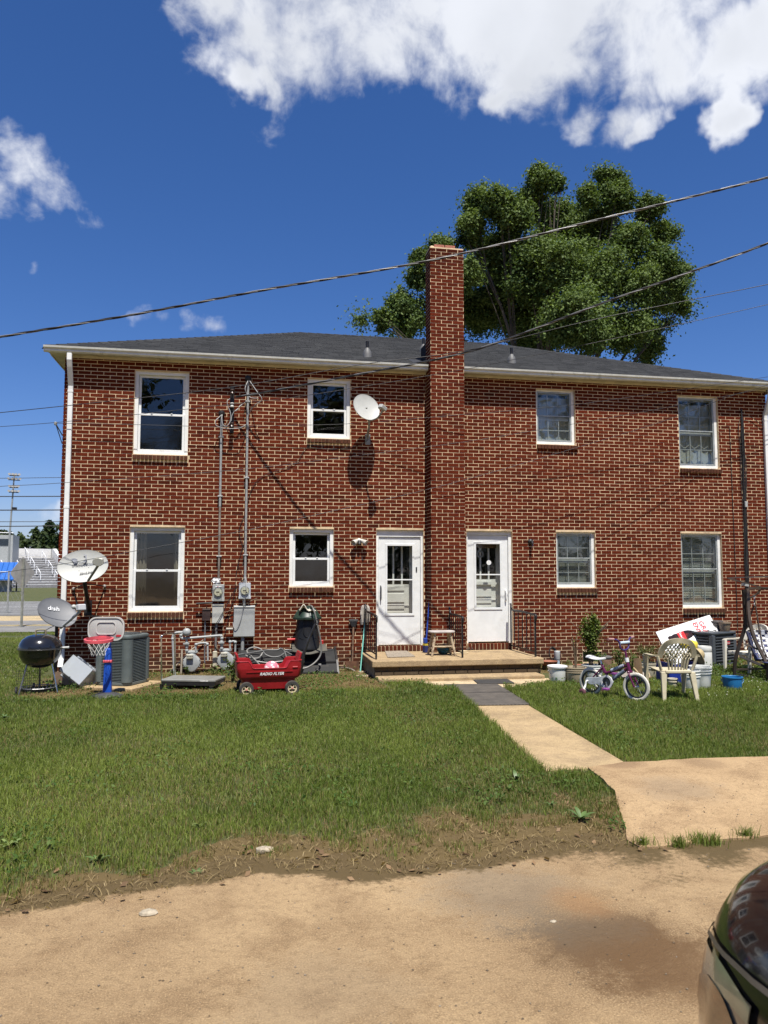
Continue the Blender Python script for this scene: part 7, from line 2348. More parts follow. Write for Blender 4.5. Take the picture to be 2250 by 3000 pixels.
p = GR(435, 1085)
bt = bucket('bucket', 'stained tan bucket of soil with dry twigs next to the white lidded one', (p.x, p.y, .03), .170, .285, BTAN, soil=True, group='buckets on the right lawn', handle=False)
leafy_plant('dry_plant', 'thin dead twigs standing in the stained tan bucket', (p.x, p.y, .28), .62, .20, 7, 3, .012, (.12, .10, .04), (.22, .18, .08), stemcol=(.13, .09, .05))
p = GR(685, 1060)
bucket('bucket', 'white bucket holding the tall leafy shrub', (p.x, p.y, .03), .172, .30, BWH, soil=True, group='buckets on the right lawn', handle=False)
zt = ZR(620, 85, p.y).z
leafy_plant('potted_shrub', 'tall feathery green shrub growing from a white bucket', (p.x - .02, p.y, .29), zt - .28, .40, 22, 130, .023, (.055, .095, .018), (.17, .215, .05), 'shrub', arch=.55, stemcol=(.10, .075, .05), top_bias=.75, z_from=.25, taper=.75)
leafy_plant('potted_shrub', 'low leafy green plant at the right edge of the shrub bucket', (p.x + .13, p.y - .02, .26), .26, .10, 6, 30, .020, GLO, GHI, 'plant')
pp = ZR(165, 830, -.55)
t = thing('drain_pipe', 'short pale blue plastic pipe with white cap standing by the wall', 'pipe', (pp.x, -.55, .02))
hp = ZR(165, 605, -.55).z
MB().tube([(0, 0, 0), (0, 0, hp - .12)], .047, 16).build('pipe', pm('pipe_blue', (.36, .45, .52), .45, var=.06), t, smooth=50)
MB().lathe([(.05, hp - .16), (.056, hp - .15), (.056, hp - .005), (.05, hp), (0, hp)], 18).build('cap', pm('cap_pale', (.60, .63, .62), .4), t, smooth=40)
m = MB().push(T3(-.05, .12, .30) @ RX(rad(80)))
for k in range(4):
 m.tube([((.06 + .006 * k) * math.cos(2 * math.pi * j / 20), (.10 + .006 * k) * math.sin(2 * math.pi * j / 20), .016 * k) for j in range(20)], .009, 5, closed=True)
o = m.pop().build('hose_coil', BLACK, None, smooth=60, stuff=False, loc=(pp.x, -.55, .02))
tag(o, 'black hose coil hanging at the wall behind the pale blue pipe', 'hose')
pp = ZR(40, 800, -.75)
t = thing('flower_pot', 'shallow terracotta pan set on a dark pot beside the porch corner', 'flower pot', (pp.x, -.75, .02))
TER = pm('terracotta', (.30, .115, .065), .8, var=.2, dirt=(.20, .10, .07))
zz = ZR(40, 800, -.75).z
MB().lathe([(.10, 0), (.13, zz - .03), (.12, zz - .03), (.09, .02), (0, .02)], 20).build('pot', pm('dark_pot', (.05, .035, .03), .7), t, smooth=40)
MB().lathe([(.11, zz - .02), (.15, zz + .015), (.165, zz + .06), (.155, zz + .06), (.13, zz + .02), (0, zz + .01)], 24).build('pan', TER, t, smooth=40)
pp = GR(505, 815)
m = MB().box(-.13, .13, -.05, .05, 0, .02)
tag(m.push(RZ(.2)).pop().build('terracotta_tile', TER, None, bevel=.004, loc=(ZR(505, 800, -1.6).x, -1.6, ZR(505, 800, -1.6).z)), 'orange tile shard lying across the white bucket rim side', 'tile')
pp = ZR(865, 800, -.7)
t = thing('crock', 'rusty brown metal crock with flat grey lid at the foundation vent', 'pot', (pp.x, -.7, .03))
hc = ZR(865, 690, -.7).z - .03
MB().lathe([(.12, 0), (.125, .02), (.125, hc * .9), (.115, hc)], 20).build('body', pm('crock_brown', (.16, .09, .055), .8, var=.3), t, smooth=40)
MB().lathe([(.135, hc + .002), (.138, hc + .02), (.10, hc + .04), (.02, hc + .05), (.02, hc + .075), (0, hc + .075)], 20).build('lid', pm('crock_lid', (.13, .13, .125), .6), t, smooth=40)
for (x, y, Y, h, s, st, lv, lab) in ((1085, 860, -1.9, .48, .17, 9, 40, 'bushy bright green weed behind the bicycle handlebars'), (1260, 850, -1.6, .42, .18, 8, 22, 'straggly dark weed between the bicycle and the child seat'), (390, 870, -1.4, .30, .2, 6, 8, 'sparse wall weed behind the tan bucket')):
 pp = ZR(x, y, Y)
 leafy_plant('wall_weed', lab, (pp.x, Y, .05), h, s, st, lv, .020, GLO, GHI, 'weed', 'weeds along the wall')
pp = GR(1500, 1015)
bucket('bucket', 'dirty white bucket with the small bush beside the chair', (pp.x, pp.y, .03), .165, .29, BDIRTY, soil=True, group='buckets on the right lawn', handle=False)
leafy_plant('potted_shrub', 'small thin leaved bush in the dirty white bucket', (pp.x, pp.y, .28), ZR(1470, 520, pp.y).z - .30, .27, 12, 60, .016, (.055, .08, .025), (.15, .17, .055), 'shrub', arch=.5, stemcol=(.12, .085, .05), z_from=.35)
p0, p1 = ZR(1080, 960, -2.6), ZR(1440, 930, -2.3)
tag(MB().push(RZ(.15) @ RX(rad(25))).box(-.24, .24, -.08, .08, 0, .025).pop().build('plank', pm('grey_plank', (.24, .215, .18), .85, var=.25, scale=8), None, loc=tuple((p0 + p1) / 2)), 'weathered grey plank end showing behind the bicycle front wheel', 'plank')
p_ = ZR(1350, 1000, -2.75)
t = thing('child_seat', 'small brown moulded plastic seat shell behind the bicycle', 'seat', (p_.x, -2.75, p_.z - .02), rad(28))
t.scale = (.72, .72, .64)
SHB = pm('seat_brown', (.16, .105, .055), .5, var=.25, dirt=(.07, .045, .03), dscale=5)
def shell(u, v):
 w_ = .17 - .03 * v
 x = (u - .5) * 2 * w_
 if v < .45:
  y, z = -.22 + .22 * v / .45, .06 + .03 * (2 * u - 1) ** 2
 else:
  y, z = .02 + .06 * (v - .45), .06 + .48 * (v - .45) / .55
 return (x, y - .05 * (2 * u - 1) ** 2, z)
MB().grid(shell, 10, 16).build('shell', SHB, t, smooth=60, solid=.012)
for s in (-1, 1):
 MB().tube(curve([(s * .15, .0, .32), (s * .19, -.10, .26), (s * .18, -.18, .14), (s * .15, -.2, .08)], 4), .016, 6).build('armrest', pm('seat_tan', (.30, .22, .11), .5), t, smooth=60)
for (x, y) in ((-.12, -.18), (.12, -.18), (-.12, .05), (.12, .05)):
 MB().tube([(x, y, .05), (x * 1.4, y * 1.2, .03 - p_.z)], .012, 6).build('leg', RUST, t)
# ---- child's bicycle
pf = GR(1335, 1352, .0)
HEAD = rad(-60)
dirb = Vector((math.cos(HEAD), math.sin(HEAD), 0))
rear = pf - dirb * .76
t = thing('bicycle', 'purple and white child bicycle with training wheels and white tyres', 'bicycle', (rear.x, rear.y, .022), HEAD)
PUR = pm('bike_purple', (.095, .008, .045), .3, var=.1, coat=.4)
WTY = pm('tyre_white', (.62, .59, .50), .6, var=.1, dirt=(.36, .30, .22), dscale=8, damt=(.6, .9))
RIMD = pm('rim_dark', (.07, .075, .085), .35, .6)
WPL = pm('bike_white', (.66, .66, .64), .4, var=.06)
def bike_wheel(x, rz=0):
 w = thing('wheel', None, None, (0, 0, 0))
 del_ = w
 bpy.data.objects.remove(del_)
 m = MB()
 vs, fs = [], []
 K, n = 60, 8
 for k in range(K):
  a = 2 * math.pi * k / K
  for j in range(n):
   b = 2 * math.pi * j / n
   r = .177 + .024 * math.cos(b)
   if j in (0, 1, 7) and k % 2:
    r += .004
   vs.append((r * math.cos(a), .021 * math.sin(b), r * math.sin(a)))
 for k in range(K):
  k2 = (k + 1) % K
  for j in range(n):
   j2 = (j + 1) % n
   fs.append((k * n + j, k2 * n + j, k2 * n + j2, k * n + j2))
 o = m.add(vs, fs).build('wheel', WTY, t, smooth=40, loc=(x, 0, .2))
 o.rotation_euler = (0, 0, rz)
 MB().push(RX(math.pi / 2)).lathe([(.138, -.013), (.156, -.013), (.156, .013), (.138, .013), (.138, -.013)], 48, caps=False).pop().build('rim', RIMD, o, smooth=40)
 m = MB()
 for k in range(20):
  a = 2 * math.pi * k / 20
  s = .02 if k % 2 else -.02
  m.tube([(.018 * math.cos(a + .5), s, .018 * math.sin(a + .5)), (.14 * math.cos(a), 0, .14 * math.sin(a))], .0014, 3, caps=False)
 m.build('spokes', CHROME, o, stuff=True)
 MB().push(RX(math.pi / 2)).lathe([(.012, -.05), (.022, -.03), (.014, -.015), (.014, .015), (.022, .03), (.012, .05)], 12).pop().build('hub', CHROME, o, smooth=40)
 return o
bike_wheel(0)
bike_wheel(.76, rad(6))
fr = MB()
fr.tube([(.33, 0, .235), (.19, 0, .47)], .018, 10)
seat_tube = fr.build('seat_tube', PUR, t, smooth=50)
MB().tube(curve([(.215, 0, .40), (.245, 0, .355), (.33, 0, .37), (.63, 0, .50)], 5), .021, 10).build('top_tube', PUR, t, smooth=50)
MB().tube([(.36, 0, .395), (.57, 0, .487)], .027, 10).build('decal_sleeve', pm('decal_grey', (.30, .33, .38), .4, var=.4, scale=30), t, smooth=50)
MB().tube([(.33, 0, .235), (.64, 0, .46)], .024, 10).build('down_tube', PUR, t, smooth=50)
MB().tube([(.40, 0, .285), (.58, 0, .416)], .029, 10).build('decal_sleeve', pm('decal_blue', (.16, .19, .24), .4, var=.4, scale=30), t, smooth=50)
MB().tube([(.655, 0, .42), (.622, 0, .535)], .026, 12).build('head_tube', PUR, t, smooth=50)
for s in (-1, 1):
 MB().tube([(.20, s * .014, .42), (.10, s * .05, .30), (0, s * .055, .2)], .011, 8).build('seat_stay', PUR, t, smooth=50)
 MB().tube([(.33, s * .02, .235), (.16, s * .045, .215), (0, s * .055, .2)], .011, 8).build('chain_stay', PUR, t, smooth=50)
 MB().tube(curve([(.66, s * .02, .40), (.675, s * .052, .375), (.70, s * .055, .33), (.76, s * .055, .2)], 4), .014, 8).build('fork_blade', PUR, t, smooth=50)
MB().box(.64, .68, -.055, .055, .385, .42).build('fork_crown', PUR, t, bevel=.01)
MB().tube([(.622, 0, .54), (.612, 0, .60)], .030, 12).build('headset', WPL, t, smooth=50)
MB().tube([(.612, 0, .60), (.59, 0, .70)], .016, 10).build('stem', PUR, t, smooth=50)
HBAR = pm('bar_violet', (.045, .022, .13), .35, var=.15)
for s in (-1, 1):
 MB().tube(curve([(.585, 0, .71), (.585, s * .05, .715), (.583, s * .105, .745), (.578, s * .125, .82), (.565, s * .16, .86), (.55, s * .225, .872)], 4), .012, 8).build('handlebar', HBAR, t, smooth=50)
 MB().tube([(.55, s * .22, .872), (.53, s * .325, .878)], .018, 8).build('grip', pm('grip_pink', (.40, .22, .20), .6, var=.2), t, smooth=50)
MB().tube([(.582, -.118, .815), (.582, .118, .815)], .022, 10).build('bar_pad', pm('pad_pale_blue', (.46, .55, .60), .5), t, smooth=50)
MB().tube([(.19, 0, .47), (.17, 0, .53)], .013, 8).build('seat_post', CHROME, t, smooth=50)
sd_ = MB()
def saddle(u, v):
 x = -.12 + .28 * u
 w_ = .085 - .055 * float(sstep(.25, .75, np.array(u)))
 a = math.pi * (v - .5) * 1.1
 return (x + .09, math.sin(a) * w_, .55 + .028 * math.cos(a) + .012 * math.cos(u * 5))
sd_.grid(saddle, 12, 10).build('saddle', WPL, t, smooth=70, solid=.022)
cg = MB().push(RX(math.pi / 2))
cgp = [(-.03, .185), (-.05, .22), (-.02, .26), (.05, .27), (.18, .285), (.30, .325), (.40, .31), (.44, .24), (.40, .165), (.32, .13), (.24, .15), (.16, .18), (.05, .165)]
MB().push(T3(0, -.075, 0) @ RX(math.pi / 2)).prism(cgp, -.006, .006).pop().build('chain_guard', pm('guard_grey', (.44, .47, .48), .4, var=.25, scale=14), t, bevel=.004)
MB().push(T3(.33, -.086, .235) @ RX(math.pi / 2)).lathe([(.07, 0), (.098, 0), (.098, .012), (.07, .012), (.07, 0)], 28, caps=False).pop().build('guard_ring', WPL, t, smooth=40)
MB().push(T3(.33, -.088, .235) @ RX(math.pi / 2)).lathe([(0, 0), (.06, 0), (.06, .006), (0, .006)], 20).pop().build('chainring', RIMD, t)
for s in (-1, 1):
 a = rad(-75) if s < 0 else rad(105)
 e = Vector((.33 + .10 * math.cos(a), s * .105, .235 + .10 * math.sin(a)))
 MB().tube([(.33, s * .105, .235), e], .010, 8).build('crank', CHROME, t)
 MB().box(e.x - .04, e.x + .04, min(e.y, e.y + s * .08), max(e.y, e.y + s * .08), e.z - .014, e.z + .014).build('pedal', pm('pedal_purple', (.20, .05, .20), .5, var=.2), t, bevel=.004)
for s in (-1, 1):
 MB().tube(curve([(0, s * .075, .215), (-.015, s * .10, .205), (-.02, s * .115, .15), (-.01, s * .17, .095), (.0, s * .20, .062)], 4), .015, 8).build('training_arm', WPL, t, smooth=50)
 w_ = MB().push(T3(0, s * .225, .058) @ RX(math.pi / 2)).lathe([(0, -.016), (.05, -.016), (.058, -.01), (.058, .01), (.05, .016), (0, .016)], 20).pop().build('training_wheel', pm('stabiliser_plum', (.13, .05, .06), .5, var=.2), t, smooth=40)
 MB().push(T3(0, s * .225, .058) @ RX(math.pi / 2)).lathe([(0, -.019), (.03, -.019), (.03, .019), (0, .019)], 14).pop().build('training_hub', pm('stabiliser_dark', (.05, .025, .025), .5), w_)
# ---- moulded plastic armchairs
def plastic_chair(label, loc, rz, mat):
 t = thing('plastic_chair', label, 'chair', loc, rz, 'plastic garden chairs')
 W2 = .225
 MB().grid(lambda u, v: (-W2 + 2 * W2 * u + .0, -.21 + .45 * v, .415 + .02 * v - .018 * math.sin(math.pi * u) * math.sin(math.pi * v)), 8, 6).build('seat', mat, t, smooth=60, solid=.014)
 MB().box(-W2, W2, .225, .245, .375, .43).build('front_lip', mat, t, bevel=.01)
 def bk(x, z):
  return (x, -.215 - .20 * (z - .42) - .0 + .055 * (x / .26) ** 2, z)
 arch = [bk(-.285, .62), bk(-.275, .70), bk(-.245, .79), bk(-.18, .865), bk(-.09, .90), bk(0, .91), bk(.09, .90), bk(.18, .865), bk(.245, .79), bk(.275, .70), bk(.285, .62)]
 P = curve(arch, 4)
 m = MB()
 vs, fs = [], []
 for i, q in enumerate(P):
  c = Vector(bk(0, .62))
  rdir = Vector((q.x, 0, q.z - .60)).normalized()
  for (dr, dy) in ((.0, -.016), (-.075, -.010), (-.075, .010), (0, .016)):
   vs.append(q + rdir * dr + Vector((0, dy, 0)))
 for i in range(len(P) - 1):
  for k in range(4):
   fs.append((i * 4 + k, i * 4 + (k + 1) % 4, i * 4 + 4 + (k + 1) % 4, i * 4 + 4 + k))
 fs += [(3, 2, 1, 0), tuple((len(P) - 1) * 4 + k for k in range(4))]
 m.add(vs, fs).build('back_frame', mat, t, smooth=35)
 for k in range(7):
  x0 = (-.15 + .05 * k) * .82
  x1 = -.15 + .05 * k
  pts = [Vector(bk(x0, .43)), Vector(bk((x0 + x1) / 2, .52)), Vector(bk(x1, .60))]
  m = MB()
  for i in range(2):
   m.tube([pts[i], pts[i + 1]], [.0125, .0125], 4)
  m.build('back_slat', mat, t, merge=True)
 for k in range(-3, 9):
  for s in (-1, 1):
   x0 = s * (-.20 + .05 * k)
   zz0, zz1 = .60, .86
   pts = []
   for i in range(9):
    z = zz0 + (zz1 - zz0) * i / 8
    x = x0 + s * .20 * i / 8 * 0.9
    lim = .215 * math.sqrt(max(1 - ((z - .60) / .27) ** 2, 0))
    if abs(x) < lim:
     pts.append(bk(x, z))
   if len(pts) > 1:
    MB().tube(pts, .0085, 4).build('lattice_bar', mat, t)
 MB().box(-.19, .19, -.245, -.205, .40, .445).build('back_rail', mat, t, bevel=.01)
 for s in (-1, 1):
  arm = curve([bk(s * .285, .66), (s * .30, -.20, .655), (s * .305, -.05, .645), (s * .305, .12, .645), (s * .30, .25, .64)], 4)
  m = MB()
  vs, fs = [], []
  for q in arm:
   for (dx, dz) in ((-.030, 0), (.030, 0), (.034, -.022), (-.026, -.022)):
    vs.append((q[0] + dx, q[1], q[2] + dz))
  for i in range(len(arm) - 1):
   for k in range(4):
    fs.append((i * 4 + k, i * 4 + (k + 1) % 4, i * 4 + 4 + (k + 1) % 4, i * 4 + 4 + k))
  fs += [(3, 2, 1, 0), tuple((len(arm) - 1) * 4 + k for k in range(4))]
  m.add(vs, fs).build('armrest', mat, t, smooth=40)
  def leg(p_top, p_bot, w0, w1):
   m = MB()
   a, b = Vector(p_top), Vector(p_bot)
   vs = [(a.x - w0, a.y - w0 * .8, a.z), (a.x + w0, a.y - w0 * .8, a.z), (a.x + w0, a.y + w0 * .8, a.z), (a.x - w0, a.y + w0 * .8, a.z),
     (b.x - w1, b.y - w1 * .8, b.z), (b.x + w1, b.y - w1 * .8, b.z), (b.x + w1, b.y + w1 * .8, b.z), (b.x - w1, b.y + w1 * .8, b.z)]
   m.add(vs, [(0, 1, 2, 3), (7, 6, 5, 4), (0, 4, 5, 1), (1, 5, 6, 2), (2, 6, 7, 3), (3, 7, 4, 0)]).build('leg', mat, t, bevel=.006)
  leg((s * .30, .24, .625), (s * .27, .28, 0), .036, .022)
  leg((s * .205, -.20, .42), (s * .24, -.29, 0), .042, .024)
  MB().tube(curve([(s * .285, -.20, .645), (s * .26, -.19, .55), (s * .225, -.17, .44)], 3), .022, 6).build('side_panel', mat, t, smooth=50)
 return t
TANP = pm('tan_chair', (.46, .41, .28), .55, var=.12, dirt=(.27, .21, .11), dscale=4, damt=(.5, .82))
plastic_chair('dirty cream plastic armchair with lattice back turned to the viewer', (6.21, -3.93, .01), rad(-9), TANP)
WHP = pm('white_chair', (.62, .59, .50), .5, var=.08, dirt=(.40, .35, .24), dscale=4, damt=(.6, .9))
plastic_chair('white plastic armchair half hidden behind the brown swing leg', (8.95, -1.85, .02), rad(100), WHP)
# ---- drink poster board leaning at the wall
A_, B_2 = ZQ(185, 365, -.52), ZQ(893, 140, -.52)
v_ = (B_2 - A_)
Lv = v_.length
v_.normalize()
down = Vector((0, -.45, -1)).normalized()
u_ = (down - v_ * down.dot(v_)).normalized()
n_ = u_.cross(v_)
M4 = Matrix(((u_.x, v_.x, n_.x, A_.x), (u_.y, v_.y, n_.y, A_.y), (u_.z, v_.z, n_.z, A_.z), (0, 0, 0, 1)))
t = thing('sign_board', 'white poster board with cola bottle and red letters leaning sideways at the wall', 'sign', (0, 0, 0))
t.matrix_world = M4
Wu = .70
MB().box(0, Wu, 0, Lv, -.03, 0).build('board', pm('poster_white', (.80, .80, .79), .5, var=.03), t, bevel=.003)
COLA = pm('cola_dark', (.022, .010, .008), .25, var=.5, scale=9, dirt=(.20, .015, .012), dscale=6, damt=(.56, .68))
REDL = pm('label_red', (.60, .012, .018), .4, var=.06)
cx_ = .23
prof = [(.0, .17), (.055, .17), (.075, .20), (.07, .26), (.085, .32), (.078, .40), (.088, .46), (.088, .56), (.075, .63), (.045, .70), (.026, .735)]
bot = [(cx_ + r, z) for r, z in prof] + [(cx_ - r, z) for r, z in reversed(prof[1:])]
MB().prism(bot, .0008, .002).build('bottle_print', COLA, t)
MB().prism([(cx_ - .082, .385), (cx_ + .082, .385), (cx_ + .088, .46), (cx_ + .087, .53), (cx_ - .087, .53), (cx_ - .088, .46)], .0022, .0028).build('label_print', REDL, t)
MB().prism([(cx_ - .026, .737), (cx_ + .026, .737), (cx_ + .024, .79), (cx_ - .024, .79)], .0008, .002).build('bottle_cap', pm('cap_white', (.70, .70, .70), .5), t)
lt = text_mesh('Coca-Cola', .062, .0003, .0012, .45, .82)
o = link('lettering', lt, t, mw=T3(cx_, .445, .0034))
lt.materials.append(pm('white_ink', (.78, .78, .78), .5))
for (s, yy_, xx) in (('GRAB', .955, .235), ('ENJOY', .825, .25)):
 lt = text_mesh(s, .135, .0003, .003, 0, 1.0)
 o = link('lettering', lt, t, mw=T3(xx, yy_, .0014))
 lt.materials.append(REDL)
MB().box(.30, .35, .76, .785, .0008, .002).build('print_bar', REDL, t)
# ---- dark air conditioner with things lying on it
t2 = thing('air_conditioner', 'dark grey air conditioner with wide horizontal slots and a red badge', 'air conditioner', (0, 0, .10), rad(24))
c0 = GQ(948, 838, .06)
hw2 = .40
cdir = Vector((math.cos(rad(24)), math.sin(rad(24)), 0))
cn = Vector((-cdir.y, cdir.x, 0))
cpos = c0 + cdir * hw2 + cn * hw2
t2.location = (cpos.x, cpos.y, .08)
h2 = ZQ(945, 385, c0.y).z - .08
ACB = pm('ac_blue_grey', (.075, .085, .095), .45, .2, var=.1, dirt=(.15, .145, .13), dscale=6, damt=(.62, .95))
MB().prism(rrect(hw2 - .04, hw2 - .04, .06), .02, h2 - .02).build('coil', ACD, t2)
MB().prism(rrect(hw2, hw2, .06), 0, .04).build('base', ACB, t2, bevel=.006)
MB().prism(rrect(hw2 + .01, hw2 + .01, .07), h2 - .03, h2 + .012).build('top', ACB, t2, bevel=.012, bseg=2, smooth=30)
for (sx, sy) in ((1, 1), (-1, 1), (1, -1), (-1, -1)):
 MB().box(min(sx * hw2, sx * (hw2 - .095)), max(sx * hw2, sx * (hw2 - .095)), min(sy * hw2, sy * (hw2 - .095)), max(sy * hw2, sy * (hw2 - .095)), .042, h2 - .032).build('corner_post', ACB, t2, bevel=.02, bseg=2)
sl_me = MB().box(-hw2 + .097, hw2 - .097, -.012, .012, -.010, .010).mesh('slat', ACB)
for k in range(9):
 z = .10 + k * (h2 - .19) / 8
 for a in range(4):
  mm = RZ(math.pi / 2 * a) @ T3(0, -hw2 + .014, z)
  link('slat', sl_me, t2, mw=mm)
m = MB()
for a in range(4):
 for k in range(34):
  m.push(RZ(math.pi / 2 * a)).box(-.30 + k * .018, -.298 + k * .018, -hw2 + .026, -hw2 + .03, .05, h2 - .05).pop()
m.build('coil_guard', pm('guard_wire', (.18, .17, .15), .5, .3), t2, stuff=True)
bd = MB().push(T3(.035, -hw2 - .004, h2 - .20)).box(-.115, .115, -.006, .0, -.032, .032).pop().build('badge', pm('badge_red2', (.42, .02, .03), .35), t2, bevel=.006)
lt = text_mesh('Goodman', .052, .0005, .001, .1, 1.05)
o = link('lettering', lt, bd, mw=T3(.035, -hw2 - .011, h2 - .20) @ RX(math.pi / 2))
lt.materials.append(pm('silver_print', (.60, .58, .56), .35, .3))
o = MB().push(RZ(rad(24))).box(-.5, .5, -.48, .48, -.10, .045).pop().build('concrete_pad', CONC, None, bevel=.012, loc=(cpos.x, cpos.y, .03))
tag(o, 'tan slab under the dark grey air conditioner', 'pad')
zt2 = .08 + h2 + .014
pp = ZQ(1092, 365, cpos.y - .22)
t = thing('flower_pot', 'plain tan plastic flower pot standing on the dark air conditioner', 'flower pot', (pp.x, cpos.y - .22, zt2))
hp = max(ZQ(1092, 232, cpos.y - .22).z - zt2, .17)
MB().lathe([(.082, 0), (.085, .005), (.112, hp - .03), (.122, hp - .028), (.124, hp), (.112, hp), (.10, hp - .03), (.075, .02), (0, .02)], 28).build('pot', pm('pot_tan', (.27, .20, .135), .6, var=.1), t, smooth=35)
pp = ZQ(965, 335, cpos.y - .02)
t = thing('stone_planter', 'dark stacked stone planter on the air conditioner behind the tan pot', 'planter', (pp.x, cpos.y - .02, zt2), .3)
for r in range(4):
 for k in range(8):
  a = 2 * math.pi * (k + .5 * (r % 2)) / 8
  MB().push(RZ(a)).box(.10, .15, -.052, .052, r * .05, r * .05 + .046).pop().build('stone', pm('dark_stone', (.085, .075, .07), .8, var=.45, scale=18), t, bevel=.008)
MB().lathe([(.11, .17), (.03, .175), (0, .175)], 14, caps=False).build('soil', SOIL, t)
m = MB()
for k in range(26):
 a, b = random.uniform(-.24, .16), random.uniform(-.30, -.02)
 an = random.random() * 6.28
 L = random.uniform(.03, .10)
 m.tube([(a, b, .006), (a + math.cos(an) * L * .5, b + math.sin(an) * L * .5, .015 + random.random() * .02), (a + math.cos(an) * L, b + math.sin(an) * L, .008)], .004, 4)
o = m.push(Matrix.Identity(4)).pop().build('twigs', BLKMET, None, loc=(cpos.x - .12, cpos.y, zt2))
tag(o, kind='stuff')
# ---- drum, buckets, crate, hat
p_ = GQ(828, 850, .04)
t = thing('plastic_drum', 'tall pale plastic drum in front of the dark air conditioner', 'drum', (ZQ(828, 830, -1.45).x, -1.45, .03))
hd_ = ZQ(828, 550, -1.45).z - .03
rd = (ZQ(910, 700, -1.45).x - ZQ(740, 700, -1.45).x) / 2
MB().lathe([(rd * .97, 0), (rd, .02), (rd, hd_ * .76), (rd * .96, hd_ * .78), (rd * .96, hd_ * .80), (rd, hd_ * .82), (rd, hd_ * .95), (rd * .92, hd_), (rd * .86, hd_ - .01), (rd * .86, .03), (0, .03)], 32).build('body', pm('drum_pale', (.58, .58, .54), .5, var=.08, dirt=(.40, .36, .28), dscale=4, damt=(.55, .85)), t, smooth=40)
p_ = GQ(778, 1138, .0)
bucket('bucket', 'largest white bucket with wire handle, right of the cream armchair', (p_.x, p_.y, .0), .165, .385, BWH, rings=3, group='buckets on the right lawn', hz=rad(20))
p_ = GQ(655, 1160, .0)
bucket('bucket', 'white bucket seen through the legs of the cream armchair', (p_.x, p_.y + .02, .0), .145, .34, BWH, rings=2, group='buckets on the right lawn', handle=False)
p_ = GQ(410, 1135, .0)
bucket('bucket', 'small cream tub on the grass under the armchair seat', (p_.x, p_.y, .0), .075, .19, BDIRTY, rings=1, group='buckets on the right lawn', handle=False)
BLUP = pm('bucket_blue', (.018, .16, .38), .4, var=.06)
p_ = GQ(1195, 1150, .0)
bucket('bucket', 'small bright blue bucket with blue handle alone on the grass', (p_.x, p_.y, .0), .15, .235, BLUP, rings=0, group='buckets on the right lawn', hmat=BLUP, hz=rad(-25))
p_ = GQ(990, 1092, .0)
tag(MB().push(RZ(.15)).prism(rrect(.17, .13, .05), -.03, .025).pop().build('stepping_stone', pm('grey_slab', (.27, .25, .22), .85, var=.25), None, bevel=.008, loc=(p_.x + .02, p_.y + .1, .02)), 'flat grey stepping stone between the white and blue buckets', 'stone')
CRB = pm('crate_blue', (.012, .03, .22), .45, var=.12)
p_ = ZQ(460, 830, -2.6)
t = thing('plastic_crate', 'dark blue plastic crate behind the cream armchair', 'crate', (p_.x, -2.6, .03), .08)
hz_ = ZQ(300, 770, -2.75).z - .03
for (x0, x1, y0, y1, hh) in ((-.27, .27, -.18, -.17, .62), (-.27, .27, .17, .18, .8), (-.27, -.255, -.168, .168, 1), (.255, .27, -.168, .168, 1)):
 MB().box(x0, x1, y0, y1, .012, hz_ * hh).build('side', CRB, t)
MB().box(-.265, .265, -.175, .175, 0, .011).build('bottom', CRB, t)
leafy_plant('potted_shrub', 'leafy weeds sprouting from the dark blue crate', (p_.x - .1, -2.6, .25), .38, .22, 9, 26, .018, GLO, GHI, 'plant')
p_ = ZQ(540, 470, -2.2)
t = leafy_plant('potted_shrub', 'dark straggling vine in front of the poster board', (p_.x - .12, -2.1, .30), ZQ(480, 440, -2.1).z - .30, .36, 7, 16, .013, (.045, .06, .02), (.13, .13, .05), 'plant', arch=.3, stemcol=(.10, .07, .045), z_from=.5)
p_ = ZQ(615, 500, -2.45)
o = MB().lathe([(.14, -.07), (.15, 0), (.13, .035), (.08, .05), (0, .05)], 22).build('yellow_tub', pm('tub_yellow', (.62, .50, .05), .5, var=.12), None, smooth=45, loc=(p_.x, -2.45, p_.z - .02))
tag(o, 'yellow plastic tub peeking over the back of the cream armchair', 'tub')
o2 = MB().tube([(0, 0, 0), (0, 0, p_.z - .09)], .02, 8).build('stake', WOODG, None, loc=(p_.x, -2.45, .03))
tag(o2, 'wooden stake under the yellow tub behind the armchair', 'stake')
p_ = ZQ(735, 680, -2.75)
m = MB().push(RY(rad(62)) @ RZ(.4)).lathe([(.19, 0), (.185, .012), (.10, .02), (.095, .09), (.07, .12), (0, .125)], 24).pop()
tag(m.build('straw_hat', pm('straw', (.40, .31, .16), .8, var=.2, scale=30), None, smooth=45, loc=(p_.x - .03, -2.75, p_.z)), 'tan straw hat hung on the drum beside the armchair back', 'hat')
for (x, y, Y, h, s, lab) in ((905, 850, -1.7, .16, .14, 'weed at the foot of the pale drum'), (960, 980, -2.2, .14, .28, 'grassy weeds between the big bucket and the white armchair')):
 pp = ZQ(x, y, Y)
 leafy_plant('wall_weed', lab, (pp.x, Y, .03), h, s, 9, 14, .02, GLO, GHI, 'weed', 'weeds along the wall')
